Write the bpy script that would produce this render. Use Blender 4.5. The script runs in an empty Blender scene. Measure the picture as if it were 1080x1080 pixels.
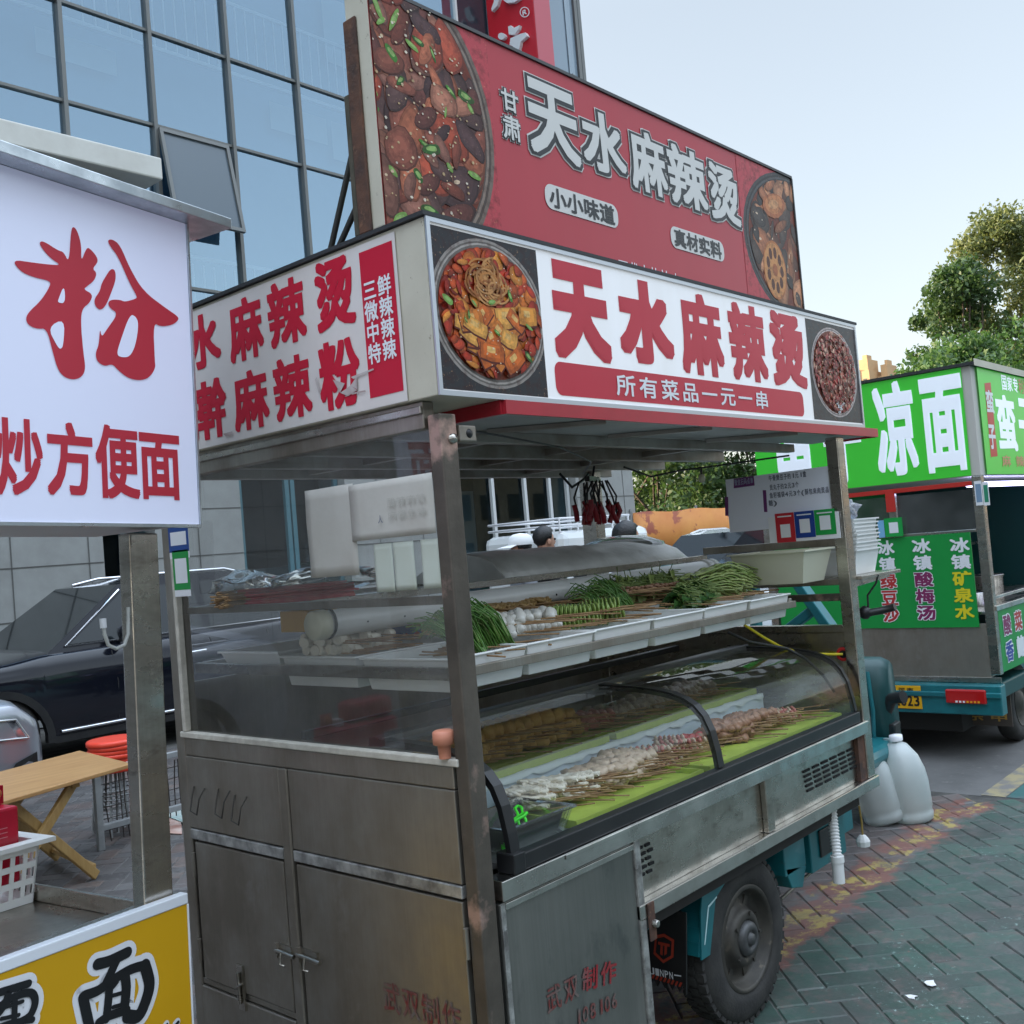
import bpy, bmesh, math, random
import numpy as np
from mathutils import Vector, Matrix, noise
random.seed(7)
S = bpy.context.scene
COL = S.collection
# ------------------------------------------------------------------ camera, sky, sun, exposure
CAM = np.array([-1.692, -1.70, 1.6]); FPX = 1089.2
YAW, PIT, ROL = [math.radians(a) for a in (41.565, 2.042, -4.819)]
FWD = np.array([math.cos(YAW)*math.cos(PIT), math.sin(YAW)*math.cos(PIT), math.sin(PIT)])
_r = np.array([math.sin(YAW), -math.cos(YAW), 0.0]); _u = np.cross(_r, FWD)
RGT = math.cos(ROL)*_r + math.sin(ROL)*_u
UPV = -math.sin(ROL)*_r + math.cos(ROL)*_u
cam = bpy.data.cameras.new('camera'); camo = bpy.data.objects.new('camera', cam); COL.objects.link(camo)
m = Matrix.Identity(4)
for i in range(3):
    m[i][0] = RGT[i]; m[i][1] = UPV[i]; m[i][2] = -FWD[i]; m[i][3] = CAM[i]
camo.matrix_world = m
cam.sensor_width = 36; cam.lens = 36*FPX/1080; cam.clip_end = 3000; cam.clip_start = .05
S.camera = camo
SUN_EL, SUN_AZ = math.radians(13), math.radians(-33)      # azimuth from +Y towards +X
W = bpy.data.worlds.new('World'); S.world = W; W.use_nodes = True
nt = W.node_tree; bg = nt.nodes['Background']
sky = nt.nodes.new('ShaderNodeTexSky'); sky.sky_type = 'NISHITA'; sky.sun_disc = False
sky.sun_elevation = SUN_EL; sky.sun_rotation = SUN_AZ; sky.air_density = 1.0; sky.dust_density = 1.6; sky.ozone_density = 1.2
hs = nt.nodes.new('ShaderNodeHueSaturation'); hs.inputs['Saturation'].default_value = .72
gm = nt.nodes.new('ShaderNodeGamma'); gm.inputs[1].default_value = .55
nt.links.new(sky.outputs[0], gm.inputs[0]); nt.links.new(gm.outputs[0], hs.inputs['Color']); tcw = nt.nodes.new('ShaderNodeTexCoord'); spw = nt.nodes.new('ShaderNodeSeparateXYZ'); nt.links.new(tcw.outputs['Generated'], spw.inputs[0])
mrw = nt.nodes.new('ShaderNodeMapRange'); mrw.interpolation_type = 'SMOOTHSTEP'; mrw.inputs[1].default_value = .45; mrw.inputs[2].default_value = 1.0; mrw.inputs[3].default_value = .60; mrw.inputs[4].default_value = 3.7
nt.links.new(spw.outputs[2], mrw.inputs[0])            # sky lifted overhead, above the view, as added fill light
vmw = nt.nodes.new('ShaderNodeVectorMath'); vmw.operation = 'SCALE'; nt.links.new(hs.outputs[0], vmw.inputs[0]); nt.links.new(mrw.outputs[0], vmw.inputs['Scale'])
nt.links.new(vmw.outputs[0], bg.inputs[0]); bg.inputs[1].default_value = 0.15
sl = bpy.data.lights.new('sun', 'SUN'); sl.energy = 2.0; sl.angle = math.radians(.5); sl.color = (1, .8, .55)
so = bpy.data.objects.new('sun', sl); COL.objects.link(so)
sd = Vector((math.sin(SUN_AZ)*math.cos(SUN_EL), math.cos(SUN_AZ)*math.cos(SUN_EL), math.sin(SUN_EL)))
so.rotation_euler = sd.to_track_quat('Z', 'Y').to_euler()
S.view_settings.view_transform = 'Standard'; S.view_settings.look = 'None'
S.view_settings.exposure = 2.68; S.view_settings.gamma = 1
S.cycles.max_bounces = 8; S.cycles.transparent_max_bounces = 24
S.cycles.sample_clamp_indirect = 6; S.cycles.use_denoising = True

def ray(px, py):
    d = FWD*FPX + RGT*(px-540) - UPV*(py-540)
    return d/np.linalg.norm(d)
def at(px, py, ax, val):
    d = ray(px, py); return CAM + d*((val-CAM[ax])/d[ax])
def atdepth(px, py, dep):
    return CAM + (FWD*FPX + RGT*(px-540) - UPV*(py-540))*dep/FPX
class Frame:
    def __init__(s, o, U, V):
        s.o = np.array(o, float); s.U = np.array(U, float); s.V = np.array(V, float); s.N = np.cross(s.U, s.V)
    def uv(s, px, py):
        d = ray(px, py); t = ((s.o-CAM)@s.N)/(d@s.N); p = CAM+d*t-s.o
        return p@s.U, p@s.V
    def pt(s, u, v, w=0.0): return s.o+s.U*u+s.V*v+s.N*w

# ------------------------------------------------------------------ materials
MATS = {}
def _lk(t, a, b): t.links.new(a, b)
def M(name, c1, rough=.5, metal=0.0, c2=None, scale=6, detail=5, stretch=(1, 1, 1), lo=.35, hi=.65, bump=0.0, bscale=60,
      rvar=0.0, spec=.5, c3=None, s3=20, lo3=.6, hi3=.75, streak=0.0, coat=0.0, trans=0.0, sss=0.0, emit=None, estr=0.0, attr=None):
    if name in MATS: return MATS[name]
    mt = bpy.data.materials.new(name); mt.use_nodes = True; t = mt.node_tree; b = t.nodes['Principled BSDF']
    MATS[name] = mt
    b.inputs['Base Color'].default_value = (*c1, 1); b.inputs['Roughness'].default_value = rough
    b.inputs['Metallic'].default_value = metal; b.inputs['Specular IOR Level'].default_value = spec
    b.inputs['Coat Weight'].default_value = coat; b.inputs['Coat Roughness'].default_value = .04
    b.inputs['Transmission Weight'].default_value = trans
    if emit: b.inputs['Emission Color'].default_value = (*emit, 1); b.inputs['Emission Strength'].default_value = estr
    tc = t.nodes.new('ShaderNodeTexCoord'); mp = t.nodes.new('ShaderNodeMapping'); mp.inputs['Scale'].default_value = stretch
    _lk(t, tc.outputs['Object'], mp.inputs[0])
    def nz(sc, det):
        n = t.nodes.new('ShaderNodeTexNoise'); n.inputs['Scale'].default_value = sc; n.inputs['Detail'].default_value = det
        n.inputs['Roughness'].default_value = .6; _lk(t, mp.outputs[0], n.inputs['Vector']); return n.outputs[0]
    def ramp(src, a, z):
        r = t.nodes.new('ShaderNodeMapRange'); r.inputs[1].default_value = a; r.inputs[2].default_value = z
        _lk(t, src, r.inputs[0]); return r.outputs[0]
    def mix(f, a, bb, typ='MIX'):
        x = t.nodes.new('ShaderNodeMix'); x.data_type = 'RGBA'; x.blend_type = typ
        if f is not None and not isinstance(f, float): _lk(t, f, x.inputs[0])
        elif f is not None: x.inputs[0].default_value = f
        for s_, v in ((x.inputs[6], a), (x.inputs[7], bb)):
            if isinstance(v, tuple): s_.default_value = (*v, 1)
            else: _lk(t, v, s_)
        return x.outputs[2]
    cur = c1
    if attr:
        a = t.nodes.new('ShaderNodeAttribute'); a.attribute_name = attr; cur = a.outputs[0]
    if c2 is not None:
        n1 = ramp(nz(scale, detail), lo, hi)
        cur = mix(n1, cur, c2)
        if rvar:
            r = t.nodes.new('ShaderNodeMapRange'); r.inputs[3].default_value = rough-rvar; r.inputs[4].default_value = rough+rvar
            _lk(t, n1, r.inputs[0]); _lk(t, r.outputs[0], b.inputs['Roughness'])
    if c3 is not None: cur = mix(ramp(nz(s3, 6), lo3, hi3), cur, c3)
    sk_h = None
    if streak:
        m2 = t.nodes.new('ShaderNodeMapping'); m2.inputs['Scale'].default_value = (160, 160, 2.2); _lk(t, tc.outputs['Object'], m2.inputs[0])
        n2 = t.nodes.new('ShaderNodeTexNoise'); n2.inputs['Scale'].default_value = 1.5; n2.inputs['Detail'].default_value = 4; _lk(t, m2.outputs[0], n2.inputs['Vector']); sk_h = n2.outputs[0]
        r2 = t.nodes.new('ShaderNodeMapRange'); r2.inputs[1].default_value = .3; r2.inputs[2].default_value = .7; r2.inputs[3].default_value = 1-streak; r2.inputs[4].default_value = 1+streak*.6; _lk(t, sk_h, r2.inputs[0])
        v2 = t.nodes.new('ShaderNodeVectorMath'); v2.operation = 'SCALE'
        if isinstance(cur, tuple): v2.inputs[0].default_value = cur
        else: _lk(t, cur, v2.inputs[0])
        _lk(t, r2.outputs[0], v2.inputs['Scale']); cur = v2.outputs[0]
    if not isinstance(cur, tuple): _lk(t, cur, b.inputs['Base Color'])
    if bump:
        bp = t.nodes.new('ShaderNodeBump'); bp.inputs['Strength'].default_value = bump; bp.inputs['Distance'].default_value = .01
        _lk(t, nz(bscale, 3), bp.inputs['Height']); _lk(t, bp.outputs[0], b.inputs['Normal'])
    return mt
def glass(name, tint=(1, 1, 1), refl=1.0, base=.04, dust=0.0, dcol=(.55, .55, .52), dscale=3, rough=.01, gcol=(1, 1, 1)):
    if name in MATS: return MATS[name]
    mt = bpy.data.materials.new(name); mt.use_nodes = True; t = mt.node_tree; MATS[name] = mt
    for n in list(t.nodes):
        if n.type != 'OUTPUT_MATERIAL': t.nodes.remove(n)
    out = [n for n in t.nodes][0]
    tr = t.nodes.new('ShaderNodeBsdfTransparent'); tr.inputs[0].default_value = (*tint, 1)
    gl = t.nodes.new('ShaderNodeBsdfGlossy'); gl.inputs['Roughness'].default_value = rough; gl.inputs[0].default_value = (*gcol, 1)
    fr = t.nodes.new('ShaderNodeFresnel'); fr.inputs[0].default_value = 1.5
    ma = t.nodes.new('ShaderNodeMath'); ma.operation = 'MULTIPLY_ADD'; ma.inputs[1].default_value = refl; ma.inputs[2].default_value = base; ma.use_clamp = True
    _lk(t, fr.outputs[0], ma.inputs[0])
    mx = t.nodes.new('ShaderNodeMixShader'); _lk(t, ma.outputs[0], mx.inputs[0]); _lk(t, tr.outputs[0], mx.inputs[1]); _lk(t, gl.outputs[0], mx.inputs[2])
    cur = mx.outputs[0]
    if dust:
        tc = t.nodes.new('ShaderNodeTexCoord'); n = t.nodes.new('ShaderNodeTexNoise'); n.inputs['Scale'].default_value = dscale; n.inputs['Detail'].default_value = 7; n.inputs['Roughness'].default_value = .65
        _lk(t, tc.outputs['Object'], n.inputs['Vector'])
        r = t.nodes.new('ShaderNodeMapRange'); r.inputs[1].default_value = .35; r.inputs[2].default_value = .75; r.inputs[3].default_value = dust*.25; r.inputs[4].default_value = dust
        _lk(t, n.outputs[0], r.inputs[0])
        df = t.nodes.new('ShaderNodeBsdfDiffuse'); df.inputs[0].default_value = (*dcol, 1)
        m2 = t.nodes.new('ShaderNodeMixShader'); _lk(t, r.outputs[0], m2.inputs[0]); _lk(t, cur, m2.inputs[1]); _lk(t, df.outputs[0], m2.inputs[2]); cur = m2.outputs[0]
    _lk(t, cur, out.inputs[0]); return mt

STEEL = M('stainless_steel', (.62, .585, .53), .28, 1, c2=(.36, .33, .285), scale=5, stretch=(1, 1, 2.2), rvar=.10, c3=(.22, .19, .16), s3=14, lo3=.58, hi3=.8, bump=.09, bscale=9, streak=.07)
STEELD = M('grimy_steel', (.40, .365, .315), .50, .85, c2=(.24, .205, .165), scale=3.2, stretch=(1, 1, .7), rvar=.12, c3=(.44, .41, .37), s3=9, lo3=.6, hi3=.85, bump=.12, bscale=7, streak=.07)
STEELP = M('smeared_steel', (.22, .222, .205), .40, .85, c2=(.31, .305, .28), scale=2.5, stretch=(1, 1, .6), rvar=.1, c3=(.12, .13, .13), s3=11, lo3=.55, hi3=.8, bump=.12, bscale=6, streak=.07)
WELD = M('scuffed_seam', (.60, .59, .56), .45, .7, c2=(.2, .19, .18), scale=18, c3=(.7, .69, .66), s3=30)
STEELB = M('bright_rail_steel', (.74, .725, .69), .22, 1, c2=(.48, .46, .43), scale=7, rvar=.08, c3=(.34, .22, .13), s3=5, lo3=.62, hi3=.72)
RUST = M('rusty_steel', (.16, .075, .045), .8, .3, c2=(.06, .04, .035), scale=12, c3=(.3, .16, .09), s3=35, bump=.3)
POSTP = M('worn_painted_post', (.16, .135, .11), .5, .6, c2=(.10, .085, .07), scale=6, c3=(.5, .33, .27), s3=4.5, lo3=.55, hi3=.63, bump=.1)
CREAM = M('cream_paint', (.60, .56, .45), .55, 0, c2=(.52, .48, .38), scale=4, c3=(.25, .21, .15), s3=45, lo3=.66, hi3=.74, bump=.05)
SIGNW = M('white_sign_vinyl', (.80, .81, .84), .3, 0, c2=(.75, .755, .77), scale=1.5, stretch=(5, 5, .7), c3=(.66, .65, .62), s3=7, lo3=.66, hi3=.9, bump=.10, bscale=1.2, emit=(1, .97, .93), estr=.03)  # slight warm glow added to brighten the white vinyl
SIGNO = M('aged_white_vinyl', (.74, .69, .66), .35, 0, c2=(.68, .62, .58), scale=3, c3=(.55, .48, .44), s3=8, lo3=.66, hi3=.85)
SIGNL = M('glossy_white_panel', (.74, .76, .88), .28, 0, c2=(.72, .74, .87), scale=1, emit=(.62, .68, 1), estr=.03)  # faint bluish glow added to lift the panel's brightness
SIGNR = M('red_sign_ink', (.58, .045, .068), .35, 0, spec=.22, c2=(.54, .04, .06), scale=2)
SIGNR2 = M('deep_red_ink', (.55, .014, .04), .35, spec=.22)
BBRED = M('red_banner_vinyl', (.52, .065, .080), .28, 0, spec=.22, c2=(.47, .065, .078), scale=1.5, stretch=(1, 1, .3), bump=.35, bscale=2.2)
REDP = M('red_paint', (.46, .02, .035), .35, 0, c2=(.38, .02, .03), scale=8, c3=(.2, .05, .04), s3=40, lo3=.7, hi3=.8)
WHITEI = M('white_ink', (.80, .80, .82), .4)
GREYI = M('silver_ink', (.68, .66, .62), .4)
INK = M('black_ink', (.012, .013, .015), .35)
INKF = M('faded_ink', (.16, .17, .22), .5)
PURP = M('purple_ink', (.16, .03, .16), .45)
GREENS = M('green_sign_vinyl', (.05, .52, .04), .35, 0, c2=(.045, .47, .035), scale=1.5, emit=(.08, .9, .06), estr=.02)
GREENB = M('green_board', (.008, .29, .05), .4, 0, c2=(.007, .25, .045), scale=2)
YELI = M('yellow_ink', (.75, .62, .02), .4)
YPAN = M('ochre_panel', (.68, .37, .012), .3, 0, c2=(.64, .345, .01), scale=2, spec=.3)
TEAL = M('teal_paint', (.012, .17, .19), .33, .1, c2=(.01, .12, .14), scale=6, c3=(.05, .06, .06), s3=14, lo3=.66, hi3=.8, coat=.3)
TEALD = M('dark_teal_plastic', (.006, .05, .05), .4)
RUBBER = M('tyre_rubber', (.022, .021, .020), .82, 0, c2=(.045, .042, .038), scale=10, bump=.2, bscale=90)
BLACKP = M('black_plastic', (.012, .012, .013), .38, 0, c2=(.02, .02, .02), scale=8)
RIMM = M('dusty_wheel_steel', (.05, .047, .043), .55, .5, c2=(.10, .09, .075), scale=9, c3=(.2, .17, .13), s3=22, lo3=.62, hi3=.75)
PVC = M('white_pvc', (.74, .74, .72), .3, 0, c2=(.62, .61, .58), scale=3)
BINP = M('white_food_plastic', (.84, .85, .84), .32, 0, c2=(.77, .77, .74), scale=4, c3=(.60, .56, .46), s3=12, lo3=.68, hi3=.85)
JUGP = M('milky_jug_plastic', (.82, .88, .86), .3, 0, c2=(.72, .80, .78), scale=4, trans=.45, c3=(.45, .42, .33), s3=6, lo3=.66, hi3=.85)
CREAMP = M('cream_tub_plastic', (.62, .60, .46), .4)
FOILQ = M('quilted_foil', (.62, .61, .58), .45, .25, c2=(.48, .47, .44), scale=7, bump=.5, bscale=14)
PAPER = M('yellowed_paper', (.56, .54, .49), .8, 0, c2=(.49, .46, .41), scale=4, bump=.2, bscale=12)
PAPER2 = M('pale_card', (.55, .59, .52), .7, 0, c2=(.50, .53, .44), scale=6)
STICK = M('bamboo_stick', (.40, .25, .11), .6, 0, c2=(.26, .14, .06), scale=20)
STICKR = M('red_dyed_stick', (.60, .04, .06), .6, 0, c2=(.66, .12, .10), scale=20)
WOOD = M('light_table_wood', (.48, .27, .105), .4, 0, c2=(.38, .195, .07), scale=3, stretch=(1, 9, 9), c3=(.55, .33, .15), s3=6)
WOODL = M('pale_leg_wood', (.42, .27, .10), .5, 0, c2=(.33, .19, .06), scale=5, stretch=(6, 6, 1))
ORANGE = M('orange_plastic', (.80, .062, .028), .35)
GREYM = M('grey_painted_metal', (.35, .36, .36), .5, .2, c2=(.25, .26, .26), scale=9)
GALV = M('galvanised_steel', (.60, .64, .66), .35, .9, c2=(.42, .46, .48), scale=14, rvar=.1)
CARBLK = M('black_car_paint', (.006, .007, .012), .10, 0, spec=.4, coat=.35)
CARGREY = M('grey_car_paint', (.36, .38, .42), .28, .6, coat=1)
CARWHT = M('white_car_paint', (.72, .74, .74), .2, 0, coat=.8)
CHROME = M('chrome', (.8, .8, .82), .1, 1)
DGLASS = M('dark_car_glass', (.012, .016, .018), .04, 0, spec=.8)
SKIN = M('skin', (.45, .24, .16), .55, 0, c2=(.40, .20, .13), scale=8)
HAIR = M('black_hair', (.010, .009, .009), .5, 0, bump=.4, bscale=60)
BLKCL = M('black_cloth', (.015, .016, .019), .9)
GRYCL = M('grey_cloth', (.18, .19, .21), .9)
DENIM = M('dark_trousers', (.03, .035, .05), .9)
WHTCL = M('white_cloth', (.78, .78, .78), .8)
CLEAR = glass('clear_plastic', (.95, .97, .96), 1.0, .04, dust=.10)
CASEG = glass('curved_case_glass', (.985, .992, .985), .5, .005, dust=.012, dcol=(.6, .62, .6), dscale=5)
ENDG = glass('greasy_glass', (.93, .935, .93), .9, .03, dust=.20, dcol=(.42, .415, .40), dscale=2.4)
FACG = glass('facade_glass', (.72, .86, .93), 1.0, .44, rough=.02, gcol=(.55, .73, .88))
SHOPG = glass('shop_glass', (.62, .78, .84), .5, .03, rough=.02, gcol=(.45, .62, .72))
FILMG = glass('clear_film', (.88, .89, .92), .8, .04, dust=.42, dcol=(.62, .63, .70), dscale=1.5)
SHEETG = glass('price_sheet_film', (.88, .89, .92), .6, .04, dust=3.0, dcol=(.82, .83, .92), dscale=1.5)
FACIN = M('pale_blue_blind', (.20, .33, .47), .7, 0, c2=(.15, .27, .40), scale=.6)
MULL = M('bronze_mullion', (.16, .165, .16), .45, .4)
MULLW = M('white_mullion', (.62, .64, .64), .4)
STONE = M('grey_stone_cladding', (.33, .34, .33), .6, 0, c2=(.28, .285, .275), scale=3, c3=(.38, .385, .37), s3=50)
STONEJ = M('dark_joint', (.10, .10, .095), .8)
CONCW = M('white_canopy_cladding', (.62, .62, .58), .5, 0, c2=(.52, .51, .47), scale=2)
DARKIN = M('dark_interior', (.035, .038, .04), .7, 0, c2=(.07, .07, .07), scale=1.2)
TOWERM = M('tan_tower_render', (.52, .34, .18), .8, 0, c2=(.46, .29, .15), scale=.2)
LIME = M('lime_tray_liner', (.47, .58, .09), .45, 0, c2=(.39, .50, .07), scale=9)
def leafmat(name, c1, c2):
    c1 = tuple(1.35*x for x in c1); c2 = tuple(1.35*x for x in c2)
    mt = M(name, c1, .55, 0, c2=c2, scale=.55, detail=3, lo=.38, hi=.62); t = mt.node_tree
    b = t.nodes['Principled BSDF']; o = [n for n in t.nodes if n.type == 'OUTPUT_MATERIAL'][0]
    tl = t.nodes.new('ShaderNodeBsdfTranslucent'); tl.inputs[0].default_value = (c1[0]*1.3, c1[1]*1.3, c1[2], 1)
    mx = t.nodes.new('ShaderNodeMixShader'); mx.inputs[0].default_value = .3
    _lk(t, b.outputs[0], mx.inputs[1]); _lk(t, tl.outputs[0], mx.inputs[2]); _lk(t, mx.outputs[0], o.inputs[0]); return mt
BARK = M('bark', (.12, .09, .065), .9, 0, c2=(.06, .045, .035), scale=4, bump=.5, bscale=8)
PRINT = M('printed_food_photo', (.3, .05, .02), .35, 0, spec=.22, attr='Col', c2=(.05, .012, .008), scale=48, lo=.45, hi=.9, c3=(.70, .40, .20), s3=150, lo3=.62, hi3=.9)

# ------------------------------------------------------------------ mesh builder
class MB:
    def __init__(s): s.v = []; s.f = []; s.mi = []; s.mats = []; s.col = []; s.sm = []
    def _m(s, mat):
        if mat not in s.mats: s.mats.append(mat)
        return s.mats.index(mat)
    def add(s, vs, fs, mat, col=None, smooth=False):
        b = len(s.v); s.v += [tuple(map(float, v)) for v in vs]; k = s._m(mat)
        for f in fs: s.f.append([b+i for i in f]); s.mi.append(k); s.col.append(col); s.sm.append(smooth)
        return s
    def box(s, x0, x1, y0, y1, z0, z1, mat, xf=None):
        vs = [(x, y, z) for z in (z0, z1) for y in (y0, y1) for x in (x0, x1)]
        if xf: vs = [xf(*p) for p in vs]
        return s.add(vs, [(0, 2, 3, 1), (4, 5, 7, 6), (0, 1, 5, 4), (2, 6, 7, 3), (0, 4, 6, 2), (1, 3, 7, 5)], mat)
    def bar(s, a, b, w, h, mat, up=(0, 0, 1)):
        a = Vector(a); b = Vector(b); d = (b-a).normalized(); u = Vector(up)
        if abs(d.dot(u)) > .98: u = Vector((0, 1, 0))
        x = d.cross(u).normalized(); y = x.cross(d)
        vs = [p + x*sx*w/2 + y*sy*h/2 for p in (a, b) for sx, sy in ((-1, -1), (1, -1), (1, 1), (-1, 1))]
        return s.add(vs, [(3, 2, 1, 0), (4, 5, 6, 7), (0, 1, 5, 4), (1, 2, 6, 5), (2, 3, 7, 6), (3, 0, 4, 7)], mat)
    def tube(s, pts, r, mat, n=10, r2=None, cap=True, radii=None):
        pts = [Vector(p) for p in pts]; rings = []; L = len(pts)
        d0 = (pts[1]-pts[0]).normalized(); u = d0.orthogonal().normalized()
        for i, p in enumerate(pts):
            d = (pts[min(i+1, L-1)]-pts[max(i-1, 0)]).normalized()
            u = (u-d*u.dot(d)).normalized(); w = d.cross(u)
            rr = radii[i] if radii else (r if r2 is None else r+(r2-r)*i/(L-1))
            rings.append([p+u*math.cos(2*math.pi*k/n)*rr+w*math.sin(2*math.pi*k/n)*rr for k in range(n)])
        vs = [v for q in rings for v in q]; fs = []
        for i in range(L-1):
            for k in range(n): fs.append((i*n+k, i*n+(k+1) % n, (i+1)*n+(k+1) % n, (i+1)*n+k))
        s.add(vs, fs, mat, smooth=True)
        if cap:
            s.add(rings[0], [tuple(range(n-1, -1, -1))], mat); s.add(rings[-1], [tuple(range(n))], mat)
        return s
    def lathe(s, prof, c, axis, mat, n=32, smooth=True):
        """prof: list of (radius, along); axis 'x','y','z' """
        vs = []
        for r, h in prof:
            for k in range(n):
                a = 2*math.pi*k/n; p, q = r*math.cos(a), r*math.sin(a)
                vs.append({'x': (c[0]+h, c[1]+p, c[2]+q), 'y': (c[0]+p, c[1]+h, c[2]+q), 'z': (c[0]+p, c[1]+q, c[2]+h)}[axis])
        fs = [(i*n+k, i*n+(k+1) % n, (i+1)*n+(k+1) % n, (i+1)*n+k) for i in range(len(prof)-1) for k in range(n)]
        return s.add(vs, fs, mat, smooth=smooth)
    def blob(s, c, r, mat, sq=(1, 1, 1), seed=0, amp=.25, sub=2, fr=2.0):
        bm = bmesh.new(); bmesh.ops.create_icosphere(bm, subdivisions=sub, radius=1)
        vs = []
        for v in bm.verts:
            k = 1+amp*noise.noise(v.co*fr+Vector((seed*3.1, seed*1.7, seed)))
            vs.append((c[0]+v.co.x*r*sq[0]*k, c[1]+v.co.y*r*sq[1]*k, c[2]+v.co.z*r*sq[2]*k))
        fs = [tuple(v.index for v in f.verts) for f in bm.faces]; bm.free()
        return s.add(vs, fs, mat, smooth=True)
    def poly(s, pts, mat, col=None): return s.add(pts, [tuple(range(len(pts)))], mat, col)
    def prism(s, pts, off, mat):
        """polygon pts (3d) swept along vector off"""
        n = len(pts); off = np.array(off); a = [np.array(p, float) for p in pts]; b = [p+off for p in a]
        return s.add(a+b, [tuple(range(n-1, -1, -1)), tuple(range(n, 2*n))]+[(i, (i+1) % n, n+(i+1) % n, n+i) for i in range(n)], mat)
    def fquad(s, F, u0, v0, u1, v1, mat, w=0, col=None):
        return s.poly([F.pt(u0, v0, w), F.pt(u1, v0, w), F.pt(u1, v1, w), F.pt(u0, v1, w)], mat, col)
    def fpoly(s, F, uv, mat, w=0, col=None): return s.poly([F.pt(u, v, w) for u, v in uv], mat, col)
    def fbox(s, F, u0, v0, u1, v1, w0, w1, mat):
        return s.box(u0, u1, v0, v1, w0, w1, mat, xf=lambda u, v, w: F.pt(u, v, w))
    def build(s, name, parent=None, bevel=0.0, base=None, smooth_angle=None):
        me = bpy.data.meshes.new(name)
        off = Vector(base) if base is not None else (abs_loc(parent) if parent else Vector((0, 0, 0)))
        me.from_pydata([(x-off.x, y-off.y, z-off.z) for x, y, z in s.v], [], s.f)
        for mt in s.mats: me.materials.append(mt)
        me.polygons.foreach_set('material_index', s.mi)
        me.polygons.foreach_set('use_smooth', s.sm)
        if any(c is not None for c in s.col):
            ca = me.color_attributes.new('Col', 'FLOAT_COLOR', 'CORNER'); arr = []
            for c, p in zip(s.col, me.polygons): arr += list((*(c or (.3, .3, .3)), 1))*p.loop_total
            ca.data.foreach_set('color', arr)
        me.update()
        o = bpy.data.objects.new(name, me); COL.objects.link(o)
        if parent: o.parent = parent
        if base is not None: o.location = base
        if bevel:
            bm_ = o.modifiers.new('bevel', 'BEVEL'); bm_.width = bevel; bm_.segments = 2; bm_.limit_method = 'ANGLE'; bm_.angle_limit = math.radians(40)
        return o
def abs_loc(o):
    v = Vector((0, 0, 0))
    while o: v += o.location; o = o.parent
    return v
def tag(o, label=None, cat=None, group=None, kind=None):
    if label: o['label'] = label
    if cat: o['category'] = cat
    if group: o['group'] = group
    if kind: o['kind'] = kind
    return o
def thing(name, label, cat, loc=(0, 0, 0), group=None):
    o = bpy.data.objects.new(name, None); COL.objects.link(o); o.location = loc; o.empty_display_size = .1
    return tag(o, label, cat, group)
def dup(o, loc=None, rot=None, label=None, parent=None, scale=None):
    c = o.copy(); COL.objects.link(c)
    if parent is not None: c.parent = parent
    if loc is not None: c.location = loc
    if rot is not None: c.rotation_euler = rot
    if scale is not None: c.scale = scale
    if label: c['label'] = label
    for ch in o.children: dup(ch, parent=c)
    return c

# ------------------------------------------------------------------ lettering
SQK = [(x, y) for k in range(-4, 5) for x, y in ((k/4, 1), (k/4, -1), (1, k/4), (-1, k/4))]+[(x, y) for x in (-.5, 0, .5) for y in (-.5, 0, .5)]
_gl = {}
def glyph(ch):
    if ch not in _gl:
        cu = bpy.data.curves.new('t', 'FONT'); cu.body = ch; cu.size = 1; cu.resolution_u = 3
        ob = bpy.data.objects.new('t', cu); COL.objects.link(ob)
        me = bpy.data.meshes.new_from_object(ob)
        vs = [(v.co.x, v.co.y) for v in me.vertices]; fs = [tuple(p.vertices) for p in me.polygons]
        bpy.data.objects.remove(ob); bpy.data.curves.remove(cu); bpy.data.meshes.remove(me)
        xs = [v[0] for v in vs] or [0, 1]; ys = [v[1] for v in vs] or [0, 1]
        _gl[ch] = (vs, fs, (min(xs), min(ys), max(xs), max(ys)))
    return _gl[ch]
def put(mb, F, ch, rect, mat, w=.0015, bold=0.0, em=False, shear=0.0, grow=0.0, aniso=1.0, rnd=False, step=2e-5):
    """glyph fitted into rect (u0,v0,u1,v1) of the frame: its ink box, or its em cell when em. bold: stroke growth in em; grow: in metres"""
    vs, fs, bb = glyph(ch)
    if not vs: return
    b = bold
    x0, y0, x1, y1 = (bb[0]-b, bb[1]-b*aniso, bb[2]+b, bb[3]+b*aniso) if not em else (0, -.12, max(1.0, bb[2]) if ord(ch) > 0x2000 else bb[2]+.08, .88)
    u0, v0, u1, v1 = rect; sx = (u1-u0)/(x1-x0); sy = (v1-v0)/(y1-y0)
    n = 12 if b > .03 else 8
    offs = [(0, 0)]
    if b or grow:
        offs += [(math.cos(2*math.pi*k/n), math.sin(2*math.pi*k/n)) for k in range(n)] if rnd else SQK if b > .03 else [(1, 1), (-1, 1), (-1, -1), (1, -1), (0, 1), (0, -1), (1, 0), (-1, 0)]
    for i, (a, c) in enumerate(offs):
        P = []
        for x, y in vs:
            u = u0+(x+a*b-x0)*sx+a*grow; v = v0+(y+c*b*aniso-y0)*sy+c*grow
            P.append(F.pt(u+shear*(v-v0), v, w+i*step))
        mb.add(P, fs, mat)
def pxrect(F, xl, xr, yt, yb):
    xm, ym = (xl+xr)/2, (yt+yb)/2
    return (F.uv(xl, ym)[0], F.uv(xm, yb)[1], F.uv(xr, ym)[0], F.uv(xm, yt)[1])
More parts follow.
